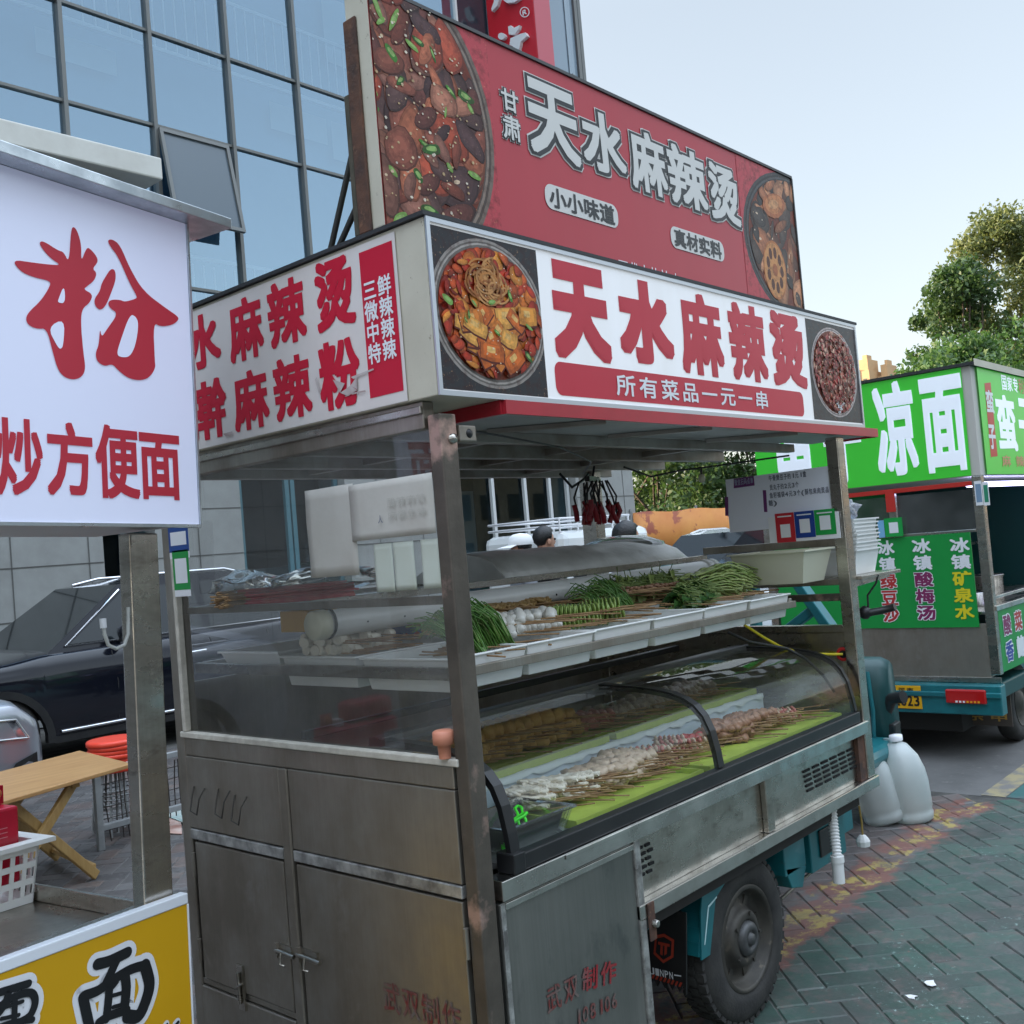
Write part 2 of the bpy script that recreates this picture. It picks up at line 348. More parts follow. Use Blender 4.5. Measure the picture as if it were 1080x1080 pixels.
def line(mb, F, s, u0, v0, u1, v1, mat, bold=.02, w=.0015, vertical=False, fill=.94, grow=0.0):
    n = len(s)
    for i, ch in enumerate(s):
        if ch == ' ': continue
        if vertical:
            h = (v1-v0)/n; r = (u0, v1-h*(i+1)+h*(1-fill)/2, u1, v1-h*i-h*(1-fill)/2)
        else:
            q = (u1-u0)/n; r = (u0+q*i+q*(1-fill)/2, v0, u0+q*(i+1)-q*(1-fill)/2, v1)
        put(mb, F, ch, r, mat, w, bold, em=True, grow=grow)
def catmull(p, n=5):
    if len(p) < 3: return p
    q = [p[0]]+list(p)+[p[-1]]; o = []
    for i in range(1, len(q)-2):
        for k in range(n):
            t = k/n; o.append(tuple(.5*(2*q[i][a]+(q[i+1][a]-q[i-1][a])*t+(2*q[i-1][a]-5*q[i][a]+4*q[i+1][a]-q[i+2][a])*t*t+(3*q[i][a]-q[i-1][a]-3*q[i+1][a]+q[i+2][a])*t**3) for a in (0, 1)))
    return o+[p[-1]]
def stroke(mb, F, pts, r, mat, w, tf):
    """thick brush stroke through points (already mapped by tf to frame uv); r in the points' own unit"""
    q = [tf(*p) for p in catmull(pts)]; k = tf(1, 0)[0]-tf(0, 0)[0]; R = abs(k)*r
    for i in range(len(q)):
        w += 1e-5
        mb.fpoly(F, [(q[i][0]+R*math.cos(2*math.pi*j/18), q[i][1]+R*math.sin(2*math.pi*j/18)) for j in range(18)], mat, w)
        if i+1 < len(q):
            dx, dy = q[i+1][0]-q[i][0], q[i+1][1]-q[i][1]; L = math.hypot(dx, dy) or 1; nx, ny = -dy/L*R, dx/L*R
            w += 1e-5
            mb.fpoly(F, [(q[i][0]+nx, q[i][1]+ny), (q[i][0]-nx, q[i][1]-ny), (q[i+1][0]-nx, q[i+1][1]-ny), (q[i+1][0]+nx, q[i+1][1]+ny)], mat, w)
    return w
def ell(cx, cy, rx, ry, n=40, a0=0.0): return [(cx+rx*math.cos(a0+2*math.pi*k/n), cy+ry*math.sin(a0+2*math.pi*k/n)) for k in range(n)]
def food_print(mb, F, u0, v0, u1, v1, cx, cy, rx, ry, pal, n=260, seed=1, w=.0012, size=.16, bowl=(.32, .28, .25), back=(.035, .035, .038), noodles=0, lotus=None, greens=0, inner=.9, dim=1.0, specks=60, tofu=0, egg=None):
    """a printed picture of a filled bowl: flat coloured shapes clipped to the printed rectangle"""
    rd = random.Random(seed); D = lambda c, k=1.0: tuple(min(1, x*k*dim) for x in c)
    def clip(p):
        for ax, lo, sgn in ((0, u0, 1), (0, u1, -1), (1, v0, 1), (1, v1, -1)):
            o = []
            for i in range(len(p)):
                a, b = p[i], p[(i+1) % len(p)]; da, db = (a[ax]-lo)*sgn, (b[ax]-lo)*sgn
                if da >= 0: o.append(a)
                if (da >= 0) != (db >= 0):
                    t = da/(da-db); o.append((a[0]+(b[0]-a[0])*t, a[1]+(b[1]-a[1])*t))
            p = o
            if len(p) < 3: return None
        return p
    st = [w]
    def lay(p, c):
        p = clip(p)
        if p: st[0] += 6e-6; mb.fpoly(F, p, PRINT, st[0], c)
    lay([(u0, v0), (u1, v0), (u1, v1), (u0, v1)], D(back))
    for k, c in ((1.0, bowl), (.965, D(bowl, .45)), (.94, D(bowl, 1.35)), (.915, D(bowl, .5))): lay(ell(cx, cy, rx*k, ry*k), D(c))
    lay(ell(cx, cy, rx*inner, ry*inner), D((.17, .03, .012)))
    def chunk(x, y, r, c, el=1.0, a=None):
        a = rd.uniform(0, 6.28) if a is None else a; k = rd.randint(6, 9); e = rd.uniform(.45, 1)*el; o = []
        for j in range(k):
            t = 2*math.pi*j/k; q = r*rd.uniform(.75, 1.1); px, py = q*math.cos(t), q*e*math.sin(t)
            X, Y = x+px*math.cos(a)-py*math.sin(a), y+px*math.sin(a)+py*math.cos(a)
            dx, dy = (X-cx)/rx, (Y-cy)/ry; L = math.hypot(dx, dy)
            if L > inner: X, Y = cx+dx/L*inner*rx, cy+dy/L*inner*ry
            o.append((X, Y))
        o = [q for i in range(k) for q in ((o[i][0]*.78+o[(i+1) % k][0]*.22, o[i][1]*.78+o[(i+1) % k][1]*.22), (o[i][0]*.22+o[(i+1) % k][0]*.78, o[i][1]*.22+o[(i+1) % k][1]*.78))]
        lay(o, c); return o
    R = min(rx, ry)
    for i in range(n):
        t = rd.uniform(0, 6.28); q = math.sqrt(rd.random())*inner*.97; x, y = cx+rx*q*math.cos(t), cy+ry*q*math.sin(t)
        c = rd.choice(pal); k = rd.uniform(.7, 1.15); r = R*size*rd.uniform(.45, 1.2)*(1.2 if i < n*.3 else .8)
        o = chunk(x, y, r, D(c, k*.5), rd.choice((1, .55, .8)))
        mx, my = sum(p[0] for p in o)/len(o), sum(p[1] for p in o)/len(o); h = R*.012
        for s_, kk, dd in ((.93, .95, .4), (.72, 1.25, 1.0), (.45, 1.55, 1.7)): lay([(mx+(p[0]-mx)*s_-h*dd, my+(p[1]-my)*s_+h*dd) for p in o], D(c, k*kk))
        if i % 3 == 0: lay([(mx+(p[0]-mx)*.16-h*3, my+(p[1]-my)*.10+h*3) for p in o], D((.85, .62, .42), .9))
    for i in range(tofu):
        t = rd.uniform(3.4, 6.6); q = rd.uniform(.1, .68); x, y = cx+rx*q*math.cos(t), cy+ry*q*math.sin(t); a = rd.uniform(-.9, .9); L_, W_ = R*rd.uniform(.13, .26), R*rd.uniform(.09, .15); c = rd.choice(((.66, .26, .04), (.60, .18, .03), (.72, .34, .07), (.55, .12, .02)))
        f = lambda k, ox=0, oy=0: [(x+ox+(px*math.cos(a)-py*math.sin(a))*k, y+oy+(px*math.sin(a)+py*math.cos(a))*k) for px, py in ((-L_, -W_), (0, -W_*1.1), (L_, -W_*.8), (L_*1.05, W_*.3), (L_*.9, W_), (-L_*.2, W_*.9), (-L_*1.05, W_*.8))]
        lay(f(1.06, 0, -R*.02), D((.12, .02, .01))); lay(f(1), D(c)); lay(f(.72, -R*.01, R*.015), D(c, 1.3)); lay(f(.35, -R*.02, R*.03), D((.85, .50, .16)))
    for i in range(noodles):
        t0 = rd.uniform(0, 6.28); r0 = R*rd.uniform(.07, .27); ox, oy = cx-rx*.08+rd.uniform(-.2, .2)*R, cy+ry*.40+rd.uniform(-.17, .17)*R
        p = [(ox+r0*1.05*math.cos(t0+k*.28), oy+r0*.8*math.sin(t0+k*.28)) for k in range(14)]; ww = R*.017; c = D(rd.choice(((.5, .2, .05), (.58, .27, .09), (.36, .12, .03))))
        L = [(p[k][0]+(p[k][0]-ox)/r0*ww, p[k][1]+(p[k][1]-oy)/r0*ww) for k in range(14)]; Q = [(p[k][0]-(p[k][0]-ox)/r0*ww, p[k][1]-(p[k][1]-oy)/r0*ww) for k in range(14)]
        for k in range(13): lay([L[k], L[k+1], Q[k+1], Q[k]], c)
    for i in range(greens):
        t = rd.uniform(0, 6.28); q = math.sqrt(rd.random())*.8; o = chunk(cx+rx*q*math.cos(t), cy+ry*q*math.sin(t), R*rd.uniform(.05, .13), D(rd.choice(((.06, .22, .03), (.03, .12, .02), (.20, .38, .08)))), .5); mx = sum(p[0] for p in o)/len(o); my = sum(p[1] for p in o)/len(o); lay([(mx+(p[0]-mx)*.6, my+(p[1]-my)*.5+R*.006) for p in o], D((.30, .48, .14)))
    if egg:
        ex, ey, er = egg
        for k, c in ((1, (.45, .14, .05)), (.85, (.58, .22, .08)), (.5, (.66, .32, .14))): chunk(ex, ey, er*k, D(c), .9, .3)
    if lotus:
        lx, ly, lr, asp = lotus
        lay(ell(lx, ly, lr*asp, lr), D((.50, .17, .05))); lay(ell(lx, ly, lr*.92*asp, lr*.92), D((.62, .27, .09)))
        for k in range(9):
            a = 2*math.pi*k/9; lay(ell(lx+lr*.6*asp*math.cos(a), ly+lr*.6*math.sin(a), lr*.15*asp, lr*.2, 12), D((.10, .03, .015)))
        lay(ell(lx, ly, lr*.22*asp, lr*.22, 14), D((.4, .12, .04)))
    for i in range(specks):
        t = rd.uniform(0, 6.28); q = math.sqrt(rd.random())*.85; x, y = cx+rx*q*math.cos(t), cy+ry*q*math.sin(t); r = R*rd.uniform(.006, .016)
        lay(ell(x, y, r, r*rd.uniform(.5, 1), 6), D(rd.choice(((.75, .55, .35), (.6, .42, .22), (.8, .7, .55)))))
    return st[0]
PALR = [(.40, .045, .014), (.50, .07, .015), (.55, .14, .02), (.36, .03, .012), (.62, .22, .035), (.44, .05, .02), (.28, .02, .01), (.50, .09, .02), (.34, .03, .014)]
PALB = [(.34, .06, .03), (.40, .12, .06), (.07, .035, .035), (.20, .05, .03), (.27, .08, .05), (.14, .045, .035), (.33, .13, .08), (.10, .05, .045), (.24, .10, .07)]
PALP = [(.28, .03, .03), (.36, .06, .05), (.22, .025, .025), (.40, .12, .08), (.5, .28, .2)]
# ================================================================== SETTING
def ground():
    mb = MB()
    asp = M('worn_asphalt', (.085, .08, .078), .85, 0, c2=(.055, .053, .052), scale=1.2, c3=(.12, .115, .11), s3=30, bump=.3, bscale=60)
    mb.poly([(-300, -300, -.02), (900, -300, -.02), (900, 500, -.02), (-300, 500, -.02)], asp)
    tag(mb.build('ground'), kind='structure')
    # concrete apron beyond the paving
    mb = MB(); con = M('worn_concrete', (.15, .145, .14), .8, 0, c2=(.09, .088, .085), scale=1.4, c3=(.2, .19, .18), s3=14, bump=.2, bscale=40)
    mb.poly([(4.35, -9, -.004), (30, -9, -.004), (30, 10.4, -.004), (4.35, 10.4, -.004)], con)
    tag(mb.build('concrete_road'), kind='structure')
    mb = MB(); yl = M('faded_yellow_line_paint', (.30, .25, .14), .7, 0, c2=(.16, .15, .14), scale=9, lo=.42, hi=.6)
    mb.poly([(4.36, .20, -.0005), (18, .20, -.0005), (18, .33, -.0005), (4.36, .33, -.0005)], yl)
    tl = M('faded_teal_lane_paint', (.03, .11, .105), .65, 0, c2=(.10, .10, .10), scale=7, lo=.5, hi=.7)
    mb.poly([(4.36, -9, -.0007), (18, -9, -.0007), (18, .195, -.0007), (4.36, .195, -.0007)], tl)
    tag(mb.build('road_paint'), kind='structure')
    # herringbone pavers, each with its own edges, laid on the diagonal
    mt = bpy.data.materials.new('brick_paver'); mt.use_nodes = True; t = mt.node_tree; b = t.nodes['Principled BSDF']
    N = t.nodes.new; geo = N('ShaderNodeNewGeometry'); sep = N('ShaderNodeSeparateXYZ'); _lk(t, geo.outputs['Position'], sep.inputs[0])
    def noise_(sc, det=5, ro=.6):
        n = N('ShaderNodeTexNoise'); n.inputs['Scale'].default_value = sc; n.inputs['Detail'].default_value = det; n.inputs['Roughness'].default_value = ro; _lk(t, geo.outputs['Position'], n.inputs['Vector']); return n.outputs[0]
    def mth(op, a, bb=None, c=None):
        x = N('ShaderNodeMath'); x.operation = op
        for i, v in enumerate((a, bb, c)):
            if v is None: continue
            if isinstance(v, (int, float)): x.inputs[i].default_value = v
            else: _lk(t, v, x.inputs[i])
        return x.outputs[0]
    def rng(v, a, z, o0=0.0, o1=1.0):
        r = N('ShaderNodeMapRange'); r.inputs[1].default_value = a; r.inputs[2].default_value = z; r.inputs[3].default_value = o0; r.inputs[4].default_value = o1; _lk(t, v, r.inputs[0]); return r.outputs[0]
    def mix(f, a, c):
        x = N('ShaderNodeMix'); x.data_type = 'RGBA'; _lk(t, f, x.inputs[0])
        for s_, v in ((x.inputs[6], a), (x.inputs[7], c)):
            if isinstance(v, tuple): s_.default_value = (*v, 1)
            else: _lk(t, v, s_)
        return x.outputs[2]
    at_ = N('ShaderNodeAttribute'); at_.attribute_name = 'Col'
    fine = noise_(38, 6); mid = noise_(6, 6, .65); big = noise_(1.6, 4)
    base = mix(rng(fine, .35, .7), at_.outputs[0], mix(rng(mid, .4, .65), (.078, .074, .072), (.155, .147, .14)))
    base = mix(mth('MULTIPLY', rng(big, .5, .62), .35), base, (.15, .085, .065))
    yw = mth('ADD', sep.outputs[1], rng(noise_(3.0, 6, .7), .25, .75, -.10, .10))
    red = mth('MULTIPLY', mth('MULTIPLY', rng(yw, .16, .24), rng(yw, .50, .44)), rng(noise_(5, 5), .42, .5))
    base = mix(mth('MULTIPLY', red, .75), base, (.20, .07, .05))
    yel = mth('MULTIPLY', mth('MULTIPLY', rng(yw, .26, .28), rng(yw, .43, .41)), rng(noise_(6.5, 6, .7), .50, .56))
    base = mix(mth('MULTIPLY', yel, .9), base, (.36, .27, .075))
    teal = mth('MULTIPLY', rng(yw, .25, .22), rng(noise_(9, 8, .72), .33, .50))
    tcol = mix(rng(noise_(2.3, 5), .38, .62), mix(rng(fine, .3, .7), (.023, .070, .052), (.036, .098, .072)), (.052, .068, .060))
    sv_ = N('ShaderNodeSeparateColor'); _lk(t, at_.outputs[0], sv_.inputs[0])
    vm_ = N('ShaderNodeVectorMath'); vm_.operation = 'SCALE'; _lk(t, tcol, vm_.inputs[0]); _lk(t, rng(sv_.outputs[0], .055, .15, .72, 1.22), vm_.inputs['Scale'])
    base = mix(mth('MULTIPLY', teal, .9), base, vm_.outputs[0])
    base = mix(mth('MULTIPLY', rng(noise_(4.2, 7, .7), .52, .68), .55), base, (.07, .066, .064))
    base = mix(mth('MULTIPLY', mth('MULTIPLY', rng(yw, .3, .1), rng(noise_(14, 7, .75), .60, .66)), .6), base, (.15, .085, .07))
    chip = mth('MULTIPLY', rng(yw, .3, .1), mth('MULTIPLY', rng(noise_(34, 7, .78), .59, .64), rng(noise_(1.7, 3), .52, .60)))
    base = mix(chip, base, (.26, .36, .33))
    _lk(t, base, b.inputs['Base Color'])
    _lk(t, rng(mid, .3, .7, .42, .72), b.inputs['Roughness'])
    bp = N('ShaderNodeBump'); bp.inputs['Strength'].default_value = .5; bp.inputs['Distance'].default_value = .004; _lk(t, fine, bp.inputs['Height']); _lk(t, bp.outputs[0], b.inputs['Normal'])
    jt = M('joint_dirt', (.055, .052, .048), .95, 0, c2=(.15, .145, .13), scale=5)
    mb = MB(); rd = random.Random(3); w = .106; g = .0022; bv = .005; c45 = math.cos(math.radians(45.0))
    mb.poly([(-2.5, -3.5, -.0055), (4.35, -3.5, -.0055), (4.35, 10.2, -.0055), (-2.5, 10.2, -.0055)], jt)
    R = int(12/w)
    for i in range(-R, R):
        for j in range(-R, R):
            k = (i-j) % 4
            if k == 0: dx, dy = 2, 1
            elif k == 3: dx, dy = 1, 2
            else: continue
            a0, b0, a1, b1 = i*w+g, j*w+g, (i+dx)*w-g, (j+dy)*w-g
            tr = lambda a, b_: (c45*(a+b_), c45*(b_-a))
            cx, cy = tr((a0+a1)/2, (b0+b1)/2)
            if not (-2.4 < cx < 4.25 and -3.4 < cy < 7.4): continue
            z = rd.uniform(-.0022, .0012); tx, ty = rd.uniform(-.010, .010), rd.uniform(-.010, .010)
            P = []
            for q, zz in ((0, -.010), (0, -bv), (bv, 0)):
                for a, b_ in ((a0+q, b0+q), (a1-q, b0+q), (a1-q, b1-q), (a0+q, b1-q)):
                    x, y = tr(a, b_); P.append((x, y, (zz+z+(x-cx)*tx+(y-cy)*ty) if zz > -.009 else -.0099))
            v = rd.uniform(.75, 1.25); c = rd.choice(((.088, .083, .08), (.104, .10, .097), (.074, .07, .07), (.12, .11, .105), (.13, .095, .08)))
            fs = [(8, 11, 10, 9)] + [(n+(m_+1) % 4, n+m_, n+4+m_, n+4+(m_+1) % 4) for n in (0, 4) for m_ in range(4)]
            mb.add(P, fs, mt, tuple(x*v for x in c))
    tag(mb.build('brick_paving'), kind='structure')
ground()

# ---- office building on the far side of the parking strip
FY = 10.5
def office():
    B = thing('office_building', 'tall blue glass office building with thin bronze mullions and an open sash', 'building', (0, FY, 0))
    x0, x1, H = -70.0, 11.62, 30.0
    shell = MB(); shell.box(x0, 12.5, FY+.9, FY+16, 4.4, H, FACIN); shell.box(12.51, 15.05, FY+.9, FY+16, 4.4, 14.4, FACIN); shell.box(x0, 15.9, FY+4.5, FY+16, 0, 4.4, DARKIN); shell.build('wall', B)
    zs = [4.3, 5.46]; z = 5.46
    while z < H: z += 2.14; zs.append(z); z += 1.28; zs.append(z)
    xs = []; k = -6
    while 4.35+1.21*k < x1-.2: xs.append(4.35+1.21*k); k += 1
    rd = random.Random(21); xe = [x0]+xs+[x1]; ze = zs+[H]; rest = MB(); BL = M('half_drawn_blind', (.42, .50, .56), .8)
    for i in range(len(xe)-1):
        for j in range(len(ze)-1):
            a, c = rd.uniform(-.004, .004), rd.uniform(-.004, .004); seen = xe[i] > 1.5 and ze[j] < 13; mb = MB() if seen else rest
            mb.poly([(xe[i], FY-a-c, ze[j]), (xe[i+1], FY+a-c, ze[j]), (xe[i+1], FY+a+c, ze[j+1]), (xe[i], FY-a+c, ze[j+1])], FACG)
            if seen:
                mb.build('window_pane', B)
                if rd.random() < .45: d = (ze[j+1]-ze[j])*rd.uniform(.15, .6); q = MB(); q.poly([(xe[i]+.05, FY+.75, ze[j+1]-d), (xe[i+1]-.05, FY+.75, ze[j+1]-d), (xe[i+1]-.05, FY+.75, ze[j+1]), (xe[i]+.05, FY+.75, ze[j+1])], BL); q.build('window_blind', B)
    rest.build('glazing', B)['kind'] = 'stuff'
    rest = MB()
    for x in xs:
        mb = MB() if x > 1.5 else rest; mb.box(x-.026, x+.026, FY-.07, FY+.05, 4.3, H, MULL)
        if x > 1.5: mb.build('mullion', B)
    rest.build('mullions', B)['kind'] = 'stuff'
    for zz in zs:
        mb = MB(); mb.box(x0, x1, FY-.04, FY+.04, zz-.019, zz+.019, MULL)
        mb.build('transom', B)
    WR = M('white_stair_rail', (.72, .78, .82), .5)
    for zb in (5.0, 8.95, 12.3):
        rail = MB()
        for xa in np.arange(2.0, 12.2, .17):
            zz = zb+ (.12 if int(xa/2.42) % 2 else 0)
            rail.box(xa-.012, xa+.012, FY+.40, FY+.424, zz, zz+.95, WR)
        rail.box(2.0, 12.2, FY+.385, FY+.44, zb+1.02, zb+1.07, WR); rail.box(2.0, 12.2, FY+.385, FY+.44, zb-.05, zb, WR)
        rail.build('stair_railing', B)
    # open top-hung sash
    a = math.radians(11); sx0, sx1, zt = 5.58, 6.64, 7.55; L = 1.32
    sh = MB(); p = lambda x, t, n: (x, FY-.08-t*math.sin(a)-n*math.cos(a), zt-t*math.cos(a)+n*math.sin(a))
    SG = M('tilted_sash_glass', (.10, .13, .155), .12, 0, spec=.6)
    sh.add([p(sx0, 0, 0), p(sx1, 0, 0), p(sx1, L, 0), p(sx0, L, 0)], [(0, 1, 2, 3)], SG)
    s_ = sh.build('open_sash', B)
    sf = MB()
    for t0, t1, xa, xb in ((0, .05, sx0, sx1), (L-.05, L, sx0, sx1), (.051, L-.051, sx0, sx0+.05), (.051, L-.051, sx1-.05, sx1)):
        sf.add([p(x, t, n) for n in (-.02, .03) for t in (t0, t1) for x in (xa, xb)], [(0, 2, 3, 1), (4, 5, 7, 6), (0, 1, 5, 4), (2, 6, 7, 3), (0, 4, 6, 2), (1, 3, 7, 5)], MULL)
    f = sf.build('sash_frame', B); f.parent = s_
    # canopy over the shop fronts
    cz0 = at(0, 150, 1, 9.2)[2]; cz1 = at(0, 124, 1, 9.2)[2]; cx = at(171, 172, 1, 9.2)[0]
    mb = MB(); mb.box(-40, cx, 9.2, FY-.06, cz0, cz1, CONCW); c_ = mb.build('canopy', B, .02)
    mb = MB()
    for x in np.arange(cx-1.95*6, cx, 1.95): mb.box(x-.008, x+.008, 9.188, 9.199, cz0+.01, cz1-.01, STONEJ)
    j = mb.build('panel_joint', B); j.parent = c_
    mb = MB(); mb.box(-40, cx-.35, 9.55, FY-.06, cz0-.34, cz0-.002, MULL)
    for x in (cx-1.3, cx-4.2): mb.box(x-.06, x+.06, 9.3, 9.42, cz0-.34, cz0-.002, MULL)
    mb.build('canopy_soffit', B)
    # ground floor: stone piers, shop fronts
    def pier(a, b_):
        q = MB(); q.box(a, b_, FY-.02, FY+.6, 0, 4.28, STONE)
        o = q.build('stone_pier', B); q = MB()
        for zz in np.arange(.62, 4.2, .62): q.box(a+.01, b_-.01, FY-.027, FY-.021, zz-.006, zz+.006, STONEJ)
        for x in np.arange(a+.62, b_-.1, .92): q.box(x-.006, x+.006, FY-.029, FY-.0275, 0.01, 4.25, STONEJ)
        jj = q.build('stone_joint', B); jj.parent = o
    pier(-12, 4.45); pier(5.15, 6.45); pier(8.3, 10.2); pier(13.95, 15.85)
    q = MB(); q.box(x0, 15.9, FY+.02, FY+.3, 3.3, 4.26, STONE); q.build('lintel', B); q = MB(); q.box(15.84, 15.89, FY+.61, FY+4.49, 0, 4.28, STONE); q.box(x0, 15.83, FY+.31, FY+4.49, 4.2, 4.26, DARKIN); q.build('side_wall', B)
    def shopfront(a, b_, bars, fm):
        q = MB(); q.poly([(a, FY+.2, 0), (b_, FY+.2, 0), (b_, FY+.2, 3.28), (a, FY+.2, 3.28)], SHOPG); q.build('shop_window', B)
        q = MB()
        for x in bars: q.box(x-.035, x+.035, FY+.13, FY+.19, 0, 3.28, fm)
        for zz in (.06, 2.95): q.box(a, b_, FY+.135, FY+.185, zz-.04, zz+.04, fm)
        q.build('shop_mullion', B)
    shopfront(4.46, 5.14, [4.8], M('blue_door_frame', (.05, .16, .2), .4)); shopfront(6.46, 8.29, [6.55, 7.35, 7.45, 8.25], M('blue_door_frame', (.05, .16, .2), .4))
    shopfront(10.21, 13.94, [10.85, 11.76, 12.64, 13.35, 13.88], MULLW)
    # dim goods behind the shop glass
    q = MB(); rd = random.Random(5); cols = [M('blue_shop_panel', (.05, .16, .26), .5), M('grey_shop_panel', (.2, .22, .23), .5), M('pale_shop_panel', (.4, .42, .42), .5), M('green_shop_panel', (.05, .2, .13), .5)]
    x = 6.5
    while x < 13.9:
        w = rd.uniform(.4, 1.1); z1 = rd.uniform(1.2, 2.9); q.box(x, x+w, FY+1.6+rd.uniform(0, 1.2), FY+3.2, 0, z1, rd.choice(cols)); x += w+rd.uniform(.05, .5)
    q.build('shop_display', B)
    # red vertical sign with white raised strokes, dark bay and the rounded glass corner
    q = MB(); q.box(x1+.05, 12.54, FY+.02, FY+.3, 4.3, H, M('dark_bay_glass', (.03, .045, .06), .06, spec=.8)); q.box(x1, x1+.049, FY-.06, FY+.3, 4.3, H, MULLW); q.box(12.55, 15.1, FY+.02, FY+.3, 4.3, 15, M('corner_glass', (.25, .33, .40), .06, spec=.8)); q.build('corner_bay', B)
    rx0 = at(515, 20, 1, 10.46)[0]; yo = at(567, 60, 0, rx0)[1]; rx1 = at(584, 60, 1, yo)[0]
    q = MB(); q.box(rx0, rx1, yo, FY-.02, 5.5, 20, M('red_sign_box', (.58, .016, .03), .35)); q.box(rx0+.01, rx1, yo-.012, yo-.001, 5.5, 20, M('pale_red_edge', (.52, .10, .13), .45)); rs = q.build('red_vertical_sign', B, .01)  # outer edge strip is a paler red than the box
    Fr = Frame((rx0-.001, 0, 0), (0, -1, 0), (0, 0, 1)); q = MB(); z4 = lambda x, y: Fr.uv(440+x*.1852, y*.1852)
    for pl in ([(455, -40), (485, -60), (482, 0), (470, 40), (440, 72), (437, 55), (450, 20)], [(500, -10), (520, -4), (580, -20), (600, -2), (565, 22), (525, 24), (505, 8)],
               [(532, 158), (548, 152), (560, 168), (598, 150), (592, 172), (566, 205), (536, 203)], [(545, 225), (600, 200), (630, 192), (641, 212), (604, 245), (592, 300), (570, 340), (552, 330), (560, 270), (540, 262)],
               [(476+20*math.cos(k*.52)+18, 213+20*math.sin(k*.52)) for k in range(12)]):
        uv = [z4(*p) for p in pl]; q.prism([Fr.pt(u, v, .0) for u, v in uv], Fr.N*.07, WHITEI)
    c = [z4(618+28*math.cos(k*.3142), 72+30*math.sin(k*.3142)) for k in range(20)]; d = [z4(618+23*math.cos(k*.3142), 72+25*math.sin(k*.3142)) for k in range(20)]
    for k in range(20): q.poly([Fr.pt(*c[k], .03), Fr.pt(*c[(k+1) % 20], .03), Fr.pt(*d[(k+1) % 20], .03), Fr.pt(*d[k], .03)], WHITEI)
    put(q, Fr, 'R', pxrect(Fr, 440+606*.1852, 440+630*.1852, 58*.1852, 88*.1852), WHITEI, .03, .02)
    o = q.build('sign_character', B); o.parent = rs
    cg = MB(); cm = MB(); cxr, cyr, rr = 14.95, FY+3.2, 3.2
    pts = [(cxr+rr*math.sin(t)*.62, cyr-rr*math.cos(t)) for t in np.linspace(0, math.pi/2, 9)]
    for i in range(8):
        (xa, ya), (xb, yb) = pts[i], pts[i+1]
        cg.poly([(xa, ya, 4.3), (xb, yb, 4.3), (xb, yb, 14.5), (xa, ya, 14.5)], M('corner_glass', (.25, .33, .40), .06, spec=.8))
        cm.box(xb-.05, xb+.05, yb-.06, yb+.02, 4.3, 14.56, MULL)
        for zz in (7.6, 11.0, 14.5): cm.bar((xa, ya-.03, zz), (xb, yb-.03, zz), .06, .10, MULL)
    cg.build('curved_glazing', B); cm.build('curved_mullion', B)
office()

# ---- trees
def tree(loc, H, spread, label, leafm, seed=1, nclump=70, per=70, leaf=.16, low=.3, group='trees beyond the carts', shape=1.0):
    rd = random.Random(seed); T = thing('broadleaf_tree', label, 'tree', loc, group)
    X, Y, Z = loc; tr = MB(); top = H*.62
    pts = [(X+rd.uniform(-.1, .1)*k, Y+rd.uniform(-.1, .1)*k, Z+top*k/5) for k in range(6)]
    tr.tube(pts, H*.022, BARK, 10, r2=H*.008)
    clumps = []
    for k in range(nclump):
        a = rd.uniform(0, 6.28); h = rd.random(); r = spread*(math.sin(math.pi*min(.98, max(.08, h**shape)))**.6)*rd.uniform(.25, 1.0)
        clumps.append((X+r*math.cos(a), Y+r*math.sin(a), Z+H*(low+(1-low)*h), spread*rd.uniform(.16, .34)))
    for k in range(14):
        c = clumps[k]; s_ = pts[2+k % 4]; mid = [(s_[i]*.5+c[i]*.5) for i in range(3)]; mid[2] -= H*.02
        tr.tube([s_, mid, c[:3]], H*.008, BARK, 6, r2=H*.002)
    tr.build('trunk', T)
    V = []; Fc = []
    for cx, cy, cz, cr in clumps:
        for q in range(int(per*2.8)):
            d = Vector((rd.gauss(0, 1), rd.gauss(0, 1), rd.gauss(0, .8))).normalized()*cr*(rd.random()**.45)
            c = Vector((cx, cy, cz))+d; s_ = leaf*.58*rd.uniform(.5, 1.35)
            u = Vector((rd.gauss(0, 1), rd.gauss(0, 1), rd.gauss(0, 1))).normalized(); w = u.orthogonal().normalized()
            w.rotate(Matrix.Rotation(rd.uniform(0, 6.28), 3, u)); b_ = len(V)
            V += [c-u*s_, c+w*s_*.5, c+u*s_, c-w*s_*.5]; Fc.append((b_, b_+1, b_+2, b_+3))
    mb = MB(); mb.add(V, Fc, leafm); mb.build('crown', T)
LF1 = leafmat('dark_green_leaf', (.045, .085, .022), (.03, .06, .018)); LF2 = leafmat('yellow_green_leaf', (.105, .12, .038), (.065, .09, .03)); LF3 = leafmat('mid_green_leaf', (.055, .115, .025), (.035, .075, .018))
def pt_at(px, dep): p = atdepth(px, 500, dep); return (float(p[0]), float(p[1]), 0)
tree(pt_at(1030, 36), 10.2, 2.0, 'dark green tree with a loose round crown left of the yellow green tree', LF1, 3, 85, 80, .16, .25)
tree(pt_at(1082, 38), 12.4, 2.7, 'tall yellow green tree, the tallest beyond the green cart', LF2, 4, 120, 90, .16, .25)
tree(pt_at(1035, 30), 6.4, 2.6, 'low bushy green tree just behind the green sign roof', LF3, 5, 90, 85, .15, .15)
tree(pt_at(985, 29), 5.7, 2.0, 'small green tree at the low end of the crowns beyond the green cart', LF3, 15, 70, 80, .15, .1)
tree(pt_at(1110, 31), 7.0, 2.6, 'broad green tree at the picture edge behind the green sign', LF3, 25, 50, 75, .16, .2)
